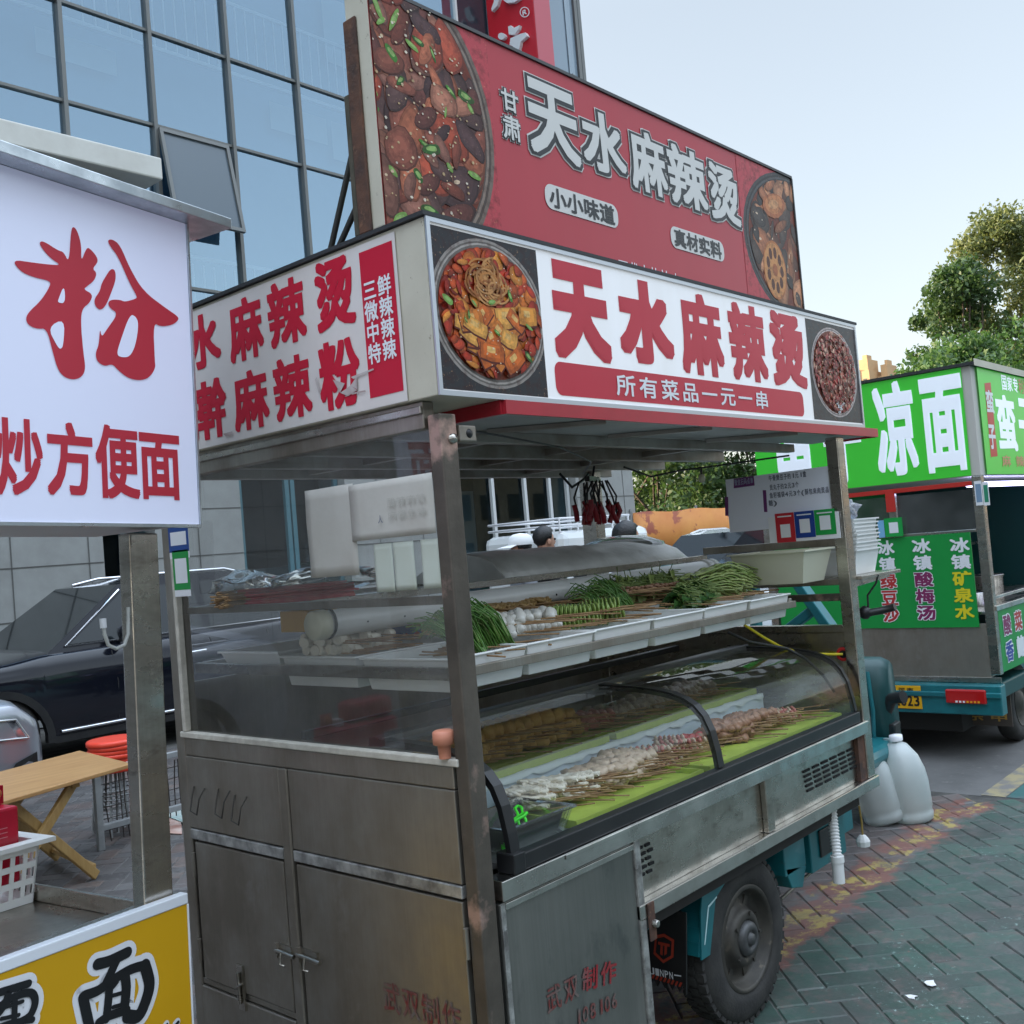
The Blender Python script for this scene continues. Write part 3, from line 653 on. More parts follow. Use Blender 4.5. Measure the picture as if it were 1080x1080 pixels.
for i, (px, dep, h, lb) in enumerate(((690, 34, 6.0, 'dark green tree seen under the cart roof beside the stone pier'), (740, 36, 6.2, 'dark green tree above the orange banner, seen through the cart'), (800, 35, 6.0, 'dark green tree behind the hanging price sheet'))):
    tree(pt_at(px, dep), h, 3.2, lb, LF1, 30+i, 60, 80, .17, .05, 'dark trees seen through the cart')

# ---- block added behind the camera, unseen, to darken reflections in steel and glass
fb_ = thing('reflection_block', 'tan block added across the road, out of view, to darken reflections', 'building', (8, -22, 0)); q = MB(); q.box(-25, 170, -32, -22, 0, 6.5, M('tan_block_render', (.16, .14, .12), .8, 0, c2=(.11, .10, .085), scale=.3)); q.box(-25.2, 170.2, -21.99, -21.6, 6.4, 6.9, CONCW); q.build('wall', fb_); q = MB()
for z in (.6, 3.6):
    for x in np.arange(-24, 168, 2.6): q.box(x, x+1.7, -21.99, -21.96, z, z+1.6, DGLASS)
q.build('block_window', fb_)['kind'] = 'stuff'
# ---- far sunlit towers
TW = M('tower_window', (.10, .09, .08), .3)
for i, (px, w, top, lb) in enumerate(((897, 7, 383, 'far tan tower block half hidden by the white lightbox sign end'), (921, 17, 374, 'tallest far tan tower block with a stepped roof'), (943, 10, 379, 'far tan tower block nearest the trees'))):
    d = 300.0; p = atdepth(px, 450, d); ht = atdepth(px, top, d)[2]; ww = w*d/FPX
    T = thing('apartment_tower', lb, 'tower block', (float(p[0]), float(p[1]), 0), 'far apartment towers')
    q = MB(); X, Y = p[0], p[1]; q.box(X-5, X+5, Y-ww/2, Y+ww/2, 0, ht-5, TOWERM); q.box(X-3.5, X+4, Y-ww*.33, Y+ww*.33, ht-4.99, ht-1.5, TOWERM); q.box(X-1.5, X+2, Y-ww*.14, Y+ww*.14, ht-1.49, ht, TOWERM); q.build('tower_wall', T)
    q = MB()
    for z in np.arange(3, ht-6, 3.1):
        for y in np.arange(Y-ww/2+.8, Y+ww/2-.8, 2.2): q.box(X-5.05, X-5.005, y, y+1.1, z, z+1.5, TW)
    q.build('tower_window', T)['kind'] = 'stuff'
# ================================================================== FOOD CART
FR = Frame((0, -.022, 0), (1, 0, 0), (0, 0, 1)); LF = Frame((-.022, 0, 0), (0, -1, 0), (0, 0, 1))
cart = thing('food_cart', 'stainless steel street food cart with glass end, white and red lightbox signs, teal trike frame', 'food cart')
def P_(name, mb, parent=cart, bevel=0.0): return mb.build(name, parent, bevel)
# posts
for x0, x1, y0, y1, mt in ((0, .054, 0, .042, POSTP), (2.16, 2.222, 0, .05, STEEL), (0, .05, 1.225, 1.275, STEELD), (2.15, 2.215, 1.19, 1.275, STEEL)):
    mb = MB(); mb.box(x0, x1, y0, y1, .22 if x0 < 1 else .606, 1.93, mt); P_('corner_post', mb, bevel=.004)
mb = MB(); mb.lathe([(.0, -.012), (.011, -.010), (.013, 0)], (.035, 0, 1.87), 'y', STEEL, 12); P_('bolt', mb)
# lightbox
mb = MB(); mb.box(-.02, 2.375, -.02, 1.34, 1.967, 2.385, CREAM); box_ = P_('sign_box', mb, bevel=.003)
mb = MB(); mb.box(-.03, 2.385, -.03, 1.35, 2.386, 2.396, M('dark_roof_edge', (.03, .03, .032), .6)); P_('roof_cap', mb)
mb = MB(); mb.fquad(FR, -.015, 1.970, 2.370, 2.382, SIGNW, .001)
fs_ = P_('front_sign', mb)
mb = MB()
ed = M('aluminium_trim', (.55, .57, .6), .35, .8)
for a in ((-.02, 1.967, 2.375, 1.979), (-.02, 2.374, 2.375, 2.386), (-.02, 1.979, -.008, 2.374), (2.363, 1.979, 2.375, 2.374)): mb.fbox(FR, *a, .0005, .006, ed)
o = P_('sign_trim', mb); o.parent = fs_
mb = MB()
for ch, xl, xr, yt, yb in (('天', 582, 641, 280, 380), ('水', 652, 708, 297, 384), ('麻', 717, 761, 311, 396), ('辣', 769, 807, 322, 402), ('烫', 813, 848, 331, 408)):
    put(mb, FR, ch, pxrect(FR, xl, xr, yt, yb), SIGNR, .002, .056 if ch in '天水' else .042)
u0 = FR.uv(585, 398)[0]; u1 = FR.uv(847, 426)[0]; v1 = FR.uv(585, 381)[1]; v0 = FR.uv(585, 416.5)[1]
def rrect(F, u0, v0, u1, v1, r, w, mat, mb, n=6):
    p = []
    for cx, cy, a in ((u1-r, v1-r, 0), (u0+r, v1-r, 1), (u0+r, v0+r, 2), (u1-r, v0+r, 3)):
        for k in range(n+1): t = math.pi/2*(a+k/n); p.append((cx+r*math.cos(t), cy+r*math.sin(t)))
    mb.fpoly(F, p, mat, w)
rrect(FR, u0, v0, u1, v1, .025, .002, SIGNR, mb)
a = FR.uv(647, 408.5); b = FR.uv(811, 423.5); hh = FR.uv(660, 397)[1]-FR.uv(660, 420.5)[1]; vm = (v0+v1)/2
line(mb, FR, '所有菜品一元一串', a[0], vm-hh/2, b[0], vm+hh/2, WHITEI, .016, .0035, fill=.86)
o = P_('sign_lettering', mb); o.parent = fs_
mb = MB()
pu0, pu1 = FR.uv(455, 321)[0], FR.uv(571, 342)[0]; pv1 = FR.uv(507, 250)[1]; pv0 = FR.uv(520, 414.5)[1]
food_print(mb, FR, pu0, pv0, pu1, pv1, (pu0+pu1)/2+.005, (pv0+pv1)/2+.003, (pu1-pu0)*.525, (pv1-pv0)*.48, PALR, 330, 11, .0018, .20, noodles=46, greens=9, inner=.88, tofu=26)
o = P_('food_picture', mb); o.parent = fs_
mb = MB(); qu0, qu1 = FR.uv(854, 395)[0], FR.uv(905, 400)[0]
food_print(mb, FR, qu0, 1.985, qu1, 2.365, (qu0+qu1)/2, 2.176, (qu1-qu0)*.46, .175, PALP, 420, 12, .0018, .10, bowl=(.5, .42, .4), back=(.05, .05, .052), greens=0, inner=.92, specks=260)
for k in range(14): food_x = random.Random(k); mb.fpoly(FR, ell(FR.uv(885, 430)[0]+food_x.uniform(-.035, .035), FR.uv(885, 430)[1]+food_x.uniform(-.025, .02), food_x.uniform(.005, .014), .004, 7, k), WHITEI, .0075)
o = P_('food_picture', mb); o.parent = fs_
# end sign
mb = MB(); mb.fquad(LF, -1.335, 1.970, -.078, 2.375, SIGNO, .001); ls_ = P_('side_sign', mb)
mb = MB()
for ch, xl, xr, yt, yb in (('水', 196, 233, 331, 389), ('麻', 241.7, 278, 313, 380), ('辣', 282.8, 323, 294, 364), ('烫', 333, 374.5, 271, 347), ('擀', 199, 240, 401, 464), ('麻', 246.7, 284, 390, 453), ('辣', 289, 329, 375, 442), ('粉', 337, 380.6, 357, 431)):
    put(mb, LF, ch, pxrect(LF, xl, xr, yt, yb), SIGNR2, .002, .034)
r0 = pxrect(LF, 196, 233, 331, 389); du = pxrect(LF, 241.7, 278, 313, 380)[0]-r0[0]
put(mb, LF, '天', (r0[0]-du, r0[1], r0[2]-du, r0[3]), SIGNR2, .002, .034)
r1 = pxrect(LF, 199, 240, 401, 464); put(mb, LF, '手', (r1[0]-du, r1[1], r1[2]-du, r1[3]), SIGNR2, .002, .034)
ra = LF.uv(385, 343); rb = LF.uv(420, 333); vt = LF.uv(396, 260.5)[1]; vb = LF.uv(409, 416)[1]
mb.fquad(LF, ra[0], vb, rb[0], vt, SIGNR2, .002)
for i, (c1, c2) in enumerate(('三鲜', '微辣', '中辣', '特辣')):
    va = LF.uv(394, 305+i*22.8)[1]
    uu = [LF.uv(x, 335)[0] for x in (386.2, 400.5, 401.8, 416.5)]
    put(mb, LF, c1, (uu[0], va-.026, uu[1], va+.026), WHITEI, .0035, .02, em=True); put(mb, LF, c2, (uu[2], va-.026, uu[3], va+.026), WHITEI, .0035, .02, em=True)
o = P_('sign_lettering', mb); o.parent = ls_
mb = MB()      # the torn, peeling strip across the last character
tp = M('peeled_vinyl', (.55, .50, .48), .4, 0, c2=(.40, .30, .28), scale=14)
z3 = lambda x, y: LF.uv(180+x*.2778, 220+y*.2778)
for pl, w in (([(622, 650), (668, 664), (650, 700)], .006), ([(650, 700), (690, 672), (714, 690), (680, 712)], .0055), ([(690, 672), (712, 640), (716, 688)], .006), ([(560, 640), (575, 690), (568, 700), (553, 650)], .005), ([(690, 640), (775, 607), (778, 612), (700, 648)], .005), ([(690, 700), (745, 690), (746, 695), (694, 707)], .005), ([(205, 855), (240, 845), (242, 858), (215, 866)], .005)):
    mb.fpoly(LF, [z3(*p) for p in pl], tp, w)
o = P_('peeled_film', mb); o.parent = ls_
# awning sheet with a red edge, ceiling and beams
mb = MB(); mb.box(.205, 2.485, -.02, .26, 1.940, 1.9655, M('dull_zinc_sheet', (.46, .47, .47), .5, .3, c2=(.36, .36, .36), scale=4)); aw = P_('awning_sheet', mb)
mb = MB(); mb.box(.20, 2.49, -.032, -.0205, 1.932, 1.9665, REDP); mb.box(.192, .2045, -.02, .20, 1.932, 1.9665, REDP); mb.box(2.4855, 2.498, -.02, .2, 1.932, 1.9665, REDP); o = P_('red_edging', mb); o.parent = aw
CEIL = M('dull_ceiling_sheet', (.54, .53, .50), .5, .2, c2=(.42, .405, .38), scale=3)
mb = MB(); mb.box(.0, 2.36, .265, 1.33, 1.952, 1.9665, CEIL); P_('ceiling', mb)
BM = M('roof_beam_steel', (.40, .37, .33), .45, .7, c2=(.25, .21, .17), scale=6)
for y in (.285, .62, .93, 1.235):
    mb = MB(); mb.box(.066, 2.34, y-.018, y+.018, 1.905 if y > .1 else 1.90, 1.938 if y < .3 else 1.950, BM); P_('roof_beam', mb, bevel=.002)
for x in (.55, 1.12, 1.72):
    mb = MB(); mb.bar((x, .30, 1.928), (x, 1.21, 1.928), .03, .022, BM); P_('roof_beam', mb)
    mb = MB(); mb.bar((x+.1, .0, 1.932), (x-.12, .25, 1.932), .028, .012, BM); P_('roof_brace', mb)
mb = MB(); mb.box(.066, .125, .004, .03, 1.865, 1.905, STEELD); mb.lathe([(0, -.004), (.009, -.003), (.012, .002)], (.10, .003, 1.885), 'y', BLACKP, 14); P_('post_bracket', mb, bevel=.004)
mb = MB(); mb.tube([(.04, .02, 1.90), (.3, .10, 1.90), (.75, .25, 1.895), (1.3, .55, 1.89), (1.7, .9, 1.885)], .003, BLACKP, 6)
mb.tube([(1.6, .62, 1.88), (1.75, .60, 1.84), (1.9, .56, 1.86), (2.05, .5, 1.87), (2.15, .2, 1.88)], .004, BLACKP, 6); mb.tube([(1.55, .9, 1.885), (1.62, .9, 1.83), (1.7, .9, 1.86), (1.76, .92, 1.885)], .006, BLACKP, 6)
mb.tube([(2.0, .52, 1.868), (2.0, .52, 1.84)], .005, BLACKP, 6); P_('ceiling_cable', mb)
mb = MB(); mb.lathe([(.001, 0), (.012, .004), (.014, .02), (.010, .034), (.001, .036)], (2.0, .52, 1.805), 'z', CREAMP, 12); P_('bulb', mb)
# glazed end
mb = MB(); mb.poly([(.016, 1.222, 1.12), (.016, .052, 1.12), (.016, .052, 1.90), (.016, 1.222, 1.90)], ENDG); P_('end_glass', mb)
mb = MB(); mb.box(-.002, .035, .052, 1.223, 1.90, 1.966, STEELD); mb.box(-.010, -.003, .052, 1.223, 1.935, 1.955, STEEL); P_('top_rail', mb, bevel=.003)
SEAL = M('cream_sealant', (.62, .58, .50), .6, 0, c2=(.45, .41, .35), scale=22, bump=.2, bscale=40)
mb = MB(); mb.box(-.006, .02, .03, 1.24, 1.106, 1.124, SEAL); mb.box(-.006, .015, 1.205, 1.224, 1.125, 1.90, SEAL); P_('window_seal', mb, bevel=.003)
mb = MB(); mb.box(.0, .03, .051, 1.224, 1.052, 1.105, STEELD); P_('window_rail', mb, bevel=.003)
mb = MB(); mb.box(.016, .03, .035, 1.245, .22, 1.052, M('panel_gap', (.02, .018, .016), .8)); P_('end_backing', mb)
def panel(nm, y0, y1, z0, z1, x0=-.002, mt=STEELD):
    mb = MB(); mb.box(x0, .0155, y0, y1, z0, z1, mt); return P_(nm, mb, bevel=.003)
panel('end_panel', .745, 1.224, .832, 1.050); panel('end_panel', .051, .700, .832, 1.050)
dl = panel('cabinet_door', .752, 1.205, .378, .790); dr = panel('cabinet_door', .055, .692, .235, .792)
panel('kick_panel', .752, 1.224, .235, .352); panel('kick_panel', .752, 1.224, .356, .374, .004)
mb = MB(); mb.box(-.006, .015, .703, .742, .235, 1.050, STEELD); P_('door_mullion', mb, bevel=.004)
mb = MB(); mb.box(-.004, .015, .745, 1.224, .797, .828, WELD); mb.box(-.004, .015, .051, .700, .799, .829, WELD); P_('cross_rail', mb, bevel=.003)
for z in (.46, .72): mb = MB(); mb.tube([(-.006, 1.213, z-.035), (-.006, 1.213, z+.035)], .007, STEELD, 8); P_('hinge', mb, dl)
for z in (.34, .70): mb = MB(); mb.tube([(-.006, .046, z-.035), (-.006, .046, z+.035)], .007, STEELD, 8); P_('hinge', mb, dr)
for (ya, yb, z, pr_) in ((.80, .735, .545, dl), (.70, .62, .552, dr)):
    mb = MB(); mb.box(-.010, -.0022, min(ya, yb), max(ya, yb), z-.016, z+.016, STEEL); mb.tube([(-.016, ya, z), (-.016, yb-.02, z-.004)], .006, STEEL, 8); mb.tube([(-.02, (ya+yb)/2, z), (-.028, (ya+yb)/2, z-.03), (-.02, (ya+yb)/2-.01, z-.035)], .004, STEEL, 8); mb.box(-.02, -.010, ya-.012 if ya > yb else ya, ya, z-.02, z+.02, STEELD)
    P_('latch', mb, pr_)
mb = MB(); mb.box(-.009, -.0022, .985, 1.015, .33, .46, STEEL); mb.tube([(-.014, 1.0, .35), (-.016, 1.0, .44)], .006, STEEL, 8); mb.tube([(-.012, .985, .41), (-.022, 1.0, .40), (-.012, 1.016, .39)], .004, STEEL, 8); P_('latch', mb, dl)
for yc, zc in ((1.155, .93), (1.02, .935), (.935, .925)):
    mb = MB(); mb.tube([(-.003, yc+.03, zc+.03), (-.012, yc+.03, zc), (-.022, yc+.028, zc-.04), (-.03, yc-.02, zc-.045), (-.022, yc-.025, zc-.0), (-.003, yc-.03, zc+.03)], .0022, RIMM, 6); P_('wire_hook', mb)
rub = M('smeared_red_stamp', (.20, .035, .03), .6, .3, c2=(.17, .14, .125), scale=26, lo=.40, hi=.62)
rub2 = M('rubbed_red_stamp', (.30, .02, .025), .6, .2, c2=(.16, .12, .11), scale=24, lo=.45, hi=.75)
mb = MB(); F0 = Frame((-.0035, 0, 0), (0, -1, 0), (0, 0, 1)); a = F0.uv(404, 1058); b = F0.uv(486, 1062)
line(mb, F0, '武双制作', a[0], F0.uv(440, 1078)[1], b[0], F0.uv(440, 1044)[1], rub, .012, .0005); o = P_('maker_stamp', mb, dr)
# stickers on the back-left post
for (xl, xr, yt, yb, cb) in ((179, 200, 552, 582, M('blue_sticker', (.01, .06, .26), .4)), (184, 201, 580, 622, GREENB)):
    st = MB(); r = pxrect(LF, xl, xr, yt, yb); st.fquad(LF, r[0], r[1]-.02, r[2], r[3], WHITEI, .004); st.fquad(LF, r[0], r[1], r[2], r[3], cb, .0045); st.fquad(LF, r[0]+.012, r[1]+.02, r[2]-.012, r[3]-.025, WHITEI, .005); P_('payment_sticker', st)
mb = MB(); mb.box(.051, 2.149, 1.232, 1.243, .56, 1.27, STEELD); P_('back_panel', mb)
# counter side
mb = MB(); mb.box(.066, 2.159, -.014, .045, .782, .829, STEELB); mb.box(.30, 2.159, -.019, -.0145, .815, .829, STEELB); P_('ledge_rail', mb, bevel=.005)
mb = MB(); mb.box(.632, 2.159, .022, .030, .606, .781, STEEL); fp = P_('front_panel', mb)
mb = MB(); mb.box(.605, 2.235, -.008, .045, .562, .605, STEELB); P_('lower_rail', mb, bevel=.004)
mb = MB(); mb.box(1.355, 1.40, .0, .0215, .606, .781, STEEL); P_('panel_stile', mb, bevel=.003)
mb = MB(); mb.box(2.10, 2.159, .006, .0215, .606, .781, RUST); P_('rusted_corner', mb)
VB = M('vent_hole', (.004, .004, .004), .9)
for r in range(5):
    for c in range(6):
        x = 1.665+c*.073+r*.004; z = .735-r*.0175; mb = MB(); mb.box(x, x+.052, .0185, .0217, z-.004, z+.004, VB); P_('vent_slot', mb, fp)
for r in range(5):
    for c in range(2):
        x = .652+c*.036+(r % 2)*.012; z = .742-r*.0185; mb = MB(); mb.box(x, x+.024, .0185, .0217, z-.004, z+.004, VB); P_('vent_slot', mb, fp)
mb = MB(); mb.box(.067, .604, .002, .03, .20, .774, STEELP); cab = P_('cabinet_panel', mb, bevel=.003)
mb = MB(); mb.box(.605, .631, -.006, .04, .20, .781, WELD); P_('cabinet_edge', mb, bevel=.004)
mb = MB(); mb.box(.0665, .082, -.003, .0015, .20, .772, WELD); mb.box(.083, .604, -.004, .0015, .757, .772, STEELB); P_('cabinet_seam', mb, bevel=.001)
z7 = lambda x, y: F1.uv(500+x*.4074, 820+y*.4074)
F1 = Frame((0, .0005, 0), (1, 0, 0), (0, 0, 1)); mb = MB()
def tilt_line(mb, F, s, p0, p1, hpx, mat, bold, w):
    a = F.uv(*p0); b = F.uv(*p1); n = len(s); U = np.array([b[0]-a[0], b[1]-a[1]])/n; L = np.linalg.norm(U); up = np.array([-U[1], U[0]])/L
    F2 = Frame(F.pt(*a), F.U*U[0]/L+F.V*U[1]/L, F.U*up[0]+F.V*up[1]); h = abs(F.uv(p0[0], p0[1]-hpx)[1]-a[1])
    for i, ch in enumerate(s): put(mb, F2, ch, (L*i+.06*L, 0, L*(i+.94), h), mat, w, bold, em=True)
tilt_line(mb, F1, '武双', (576, 1072), (612, 1051), 30, rub, .012, .001); tilt_line(mb, F1, '制作', (612, 1048), (651, 1036), 27, rub2, .02, .001)
tilt_line(mb, F1, '108106', (606, 1086), (652, 1064), 24, rub, .012, .001); P_('maker_stamp', mb, cab)
mb = MB(); mb.box(.632, .662, -.014, -.0085, .50, .603, RUST); mb.lathe([(0, -.016), (.010, -.014), (.012, 0)], (.652, -.014, .545), 'y', STEELB, 8, False); P_('corner_bracket', mb, bevel=.002)
mb = MB(); mb.lathe([(.014, 0), (.016, .03), (.026, .034), (.026, .062), (.020, .066), (.001, .067)], (-.004, .07, 1.125), 'z', M('salmon_stopper', (.62, .24, .15), .5), 16); P_('stopper', mb)
# deck, chassis, wheels
mb = MB(); mb.box(.07, 2.16, .05, 1.22, .50, .56, M('underside_dirt', (.03, .028, .026), .9)); mb.box(.04, 2.16, .046, 1.23, .755, .80, STEEL); P_('deck', mb)
mb = MB()
mb.box(.1, 2.35, .20, .26, .40, .499, TEAL); mb.box(.1, 2.35, 1.0, 1.06, .40, .499, TEAL)
for x in (.3, 1.0, 1.72, 2.1): mb.box(x, x+.06, .261, .999, .42, .48, TEAL)
mb.box(1.62, 1.78, .10, .199, .37, .499, TEAL); mb.prism([(1.62, .10, .40), (1.78, .10, .369), (1.74, .10, .30), (1.66, .10, .32)], (0, .07, 0), TEAL)
mb.box(1.86, 2.16, .12, .19, .31, .499, TEAL); mb.box(1.93, 2.09, .112, .1195, .35, .45, BLACKP); mb.box(2.17, 2.5, .24, .34, .30, .55, TEAL)
P_('chassis', mb, bevel=.006)
hub = (1.302, 0, .268); WR_ = .268
def wheel(ysign, yo):
    """yo: outer face y, ysign: +1 when the inner side lies towards +y"""
    T = MB(); s = ysign; w = .118
    pr = [(.165, .012), (.172, .0), (.200, -.004), (.232, .0), (.252, .010), (.262, .028), (.264, .059), (.262, .09), (.252, .108), (.2, .118), (.165, .112)]
    T.lathe([(r, s*h) for r, h in pr], (hub[0], yo, hub[2]), 'y', RUBBER, 64)
    for k in range(44):
        a = 2*math.pi*k/44
        for j, (ya, yb) in enumerate(((.012, .040), (.044, .074), (.078, .106))):
            a2 = a+(math.pi/44 if j == 1 else 0); q = []
            for rr in (.255, .2685):
                for y in (ya, yb):
                    for da in (-.048, .048):
                        q.append((hub[0]+rr*math.cos(a2+da), yo+s*y, hub[2]+rr*math.sin(a2+da)))
            T.add(q, [(0, 1, 3, 2), (4, 6, 7, 5), (0, 4, 5, 1), (2, 3, 7, 6), (0, 2, 6, 4), (1, 5, 7, 3)], RUBBER)
    r0 = MB(); r0.lathe([(.170, s*.004), (.160, s*-.004), (.152, s*.006), (.148, s*.035), (.135, s*.045), (.105, s*.040), (.092, s*.022), (.088, s*.010), (.080, s*.004), (.062, s*.002), (.055, s*.010)], (hub[0], yo, hub[2]), 'y', RIMM, 48)
    for k in range(8):
        a = 2*math.pi*k/8+.2; r0.box(-.011, .011, -.003, .003, -.016, .016, RIMM, xf=lambda x, y, z: (hub[0]+(.118+z)*math.cos(a)-x*math.sin(a), yo+s*.041+y, hub[2]+(.118+z)*math.sin(a)+x*math.cos(a)))
    c = MB(); c.lathe([(.056, s*.012), (.054, s*-.004), (.044, s*-.012), (.030, s*-.014), (.028, s*-.006), (.020, s*-.006), (.018, s*-.016), (.0, s*-.018)], (hub[0], yo, hub[2]), 'y', M('hub_cap_grey', (.12, .12, .12), .45, .4, c2=(.06, .06, .06), scale=14), 32)
    for k in range(5):
        a = 2*math.pi*k/5; c.box(-.004, .004, -.003, .003, -.007, .007, RIMM, xf=lambda x, y, z: (hub[0]+(.078+z)*math.cos(a)-x*math.sin(a), yo+s*.001+y, hub[2]+(.078+z)*math.sin(a)+x*math.cos(a)))
    Wp = T.build('wheel', cart, base=None); r_ = r0.build('rim', cart); r_.parent = Wp; c_ = c.build('hub_cap', cart); c_.parent = Wp
    return Wp
wheel(1, .082); wheel(-1, 1.16)
mb = MB(); mb.tube([(hub[0], .2, hub[2]), (hub[0], 1.05, hub[2])], .03, BLACKP, 12); mb.blob((hub[0], .62, hub[2]), .09, BLACKP, amp=.05); P_('axle', mb)
mb = MB(); n = 14; A = [math.radians(62+k*110/n) for k in range(n+1)]
for r_, y0, y1 in ((.292, .085, .24),):
    for k in range(n):
        q = [(hub[0]+rr*math.cos(a), y, hub[2]+rr*math.sin(a)) for rr in (r_, r_+.008) for y in (y0, y1) for a in (A[k], A[k+1])]
        mb.add(q, [(0, 1, 3, 2), (4, 6, 7, 5), (0, 4, 5, 1), (2, 3, 7, 6), (0, 2, 6, 4), (1, 5, 7, 3)], TEAL)
mb.prism([(1.01, .078, .30), (1.06, .078, .30), (1.12, .078, .455), (1.21, .078, .495), (1.21, .078, .53), (1.06, .078, .53), (1.03, .078, .44)], (0, .006, 0), TEAL)
mb.prism([(1.035, .0765, .34), (1.075, .0765, .44), (1.125, .0765, .455), (1.125, .0765, .46), (1.070, .0765, .446), (1.03, .0765, .34)], (0, .001, 0), M('pale_pinstripe', (.5, .7, .7), .5))
P_('mudguard', mb, bevel=.002)
mb = MB(); fx = .965; pts = [(fx, .09, .455), (fx, .30, .46), (fx, .30, .215)] + [(fx, .30-.0135*k, .208+(.022 if k % 2 else 0)) for k in range(14)]+[(fx, .115, .205)]
mb.prism(pts, (.006, 0, 0), BLACKP); fl = P_('mud_flap', mb)
FL = Frame((fx-.001, 0, 0), (0, -1, 0), (0, 0, 1)); mb = MB(); orange_i = M('orange_red_ink', (.42, .045, .02), .5)
zz = lambda x, y: FL.uv(670+x*.1852, 880+y*.1852)
hx = [(115, 575), (165, 565), (222, 600), (218, 700), (160, 733), (104, 680)]; hi = [(124, 592), (164, 583), (208, 610), (204, 690), (160, 715), (117, 672)]
for k in range(6): mb.fpoly(FL, [zz(*hx[k]), zz(*hi[k]), zz(*hi[(k+1) % 6]), zz(*hx[(k+1) % 6])], orange_i, .0005)
for pl in ([(130, 610), (196, 625), (196, 640), (182, 637), (180, 680), (166, 690), (168, 634), (158, 632), (156, 690), (142, 682), (145, 629), (130, 626)],): mb.fpoly(FL, [zz(*p) for p in pl], orange_i, .0006)
for k in range(8): x = 92+k*22; y = 795+k*6.6; mb.fpoly(FL, [zz(x, y+24), zz(x+12, y+27), zz(x+22, y+4), zz(x+10, y)], orange_i, .0005)
for i, ch in enumerate('JINPN'): put(mb, FL, ch, pxrect(FL, 686.5+i*4.9, 690.2+i*4.9, 1020.3+i*1.2, 1027.6+i*1.2), WHITEI, .0006, .012)
a, b = zz(222, 800), zz(262, 806); mb.fpoly(FL, [zz(222, 797), zz(222, 804), zz(262, 810), zz(262, 803)], WHITEI, .0006)
P_('flap_emblem', mb, fl)
# waste pipe, plug, stay rod
mb = MB(); px0 = at(877, 852, 1, .06); px1 = at(883, 905, 1, .03); px2 = at(885, 931, 1, .03); pts = []; rad = []
for k in range(61):
    t = k/60; p = px0*(1-t)+px1*t; pts.append(p); rad.append(.0175+.0025*math.cos(k*math.pi/2))
mb.tube(pts, .02, PVC, 12, radii=rad); mb.tube([px1, px2], .0215, PVC, 16); mb.tube([px1+np.array([0, 0, .008]), px1-np.array([0, 0, .014])], .0245, PVC, 16); P_('waste_pipe', mb)
mb = MB(); c0, c1 = at(906, 850, 1, .06), at(910, 884, 1, .06); mb.tube([c0, (c0+c1)/2+np.array([.006, 0, 0]), c1], .004, M('ochre_cord', (.3, .2, .05), .6), 6); mb.lathe([(.001, -.032), (.024, -.030), (.027, -.01), (.022, .0), (.012, .012), (.004, .014)], tuple(c1), 'z', M('clear_plug_plastic', (.7, .7, .68), .2), 10, False); P_('hanging_plug', mb)
mb = MB(); mb.tube([at(824, 948, 1, .16), at(872, 905, 1, .16)], .006, STEELD, 8); P_('stay_rod', mb)
# right end: sheet, rails, bracket shelf
mb = MB(); mb.box(2.185, 2.20, .051, 1.19, .83, 1.165, STEEL); mb.box(2.17, 2.205, .051, 1.19, 1.166, 1.195, STEEL); P_('end_sheet', mb, bevel=.003)
mb = MB(); mb.box(2.17, 2.20, .051, 1.19, 1.352, 1.378, STEELD); mb.box(2.17, 2.20, .051, .65, 1.505, 1.535, STEELD); mb.box(2.17, 2.2, .051, 1.19, 1.29, 1.318, POSTP); P_('end_rail', mb, bevel=.003)
mb = MB(); mb.box(2.223, 2.62, -.02, .32, 1.366, 1.380, STEEL); mb.prism([(2.223, .02, 1.365), (2.60, .02, 1.365), (2.60, .02, 1.350), (2.223, .02, 1.335)], (0, .012, 0), STEEL); P_('bracket_shelf', mb, bevel=.002)
mb = MB(); c = at(889, 690, 0, 2.183); mb.lathe([(.016, 0), (.026, -.004), (.028, .001), (.016, .001)], tuple(c), 'x', M('red_grommet', (.5, .02, .02), .5), 20)
mb.lathe([(.016, -.0005), (.0, -.0005)], tuple(c), 'x', VB, 16); P_('cable_grommet', mb)
yc = M('yellow_cable', (.75, .62, .02), .4); mb = MB()
mb.tube([at(785, 659, 0, 1.9), at(805, 672, 0, 1.98), at(823, 682, 0, 2.05), at(845, 689, 0, 2.12), at(870, 690, 0, 2.16), tuple(c)], .0055, yc, 8); P_('yellow_cable', mb)
mb = MB(); mb.tube([at(768, 667, 0, 1.85), at(790, 677, 0, 1.92), at(830, 684, 0, 2.0), at(850, 695, 0, 2.05), at(868, 712, 0, 2.1), at(880, 730, 0, 2.12)], .006, BLACKP, 8); P_('black_cable', mb)
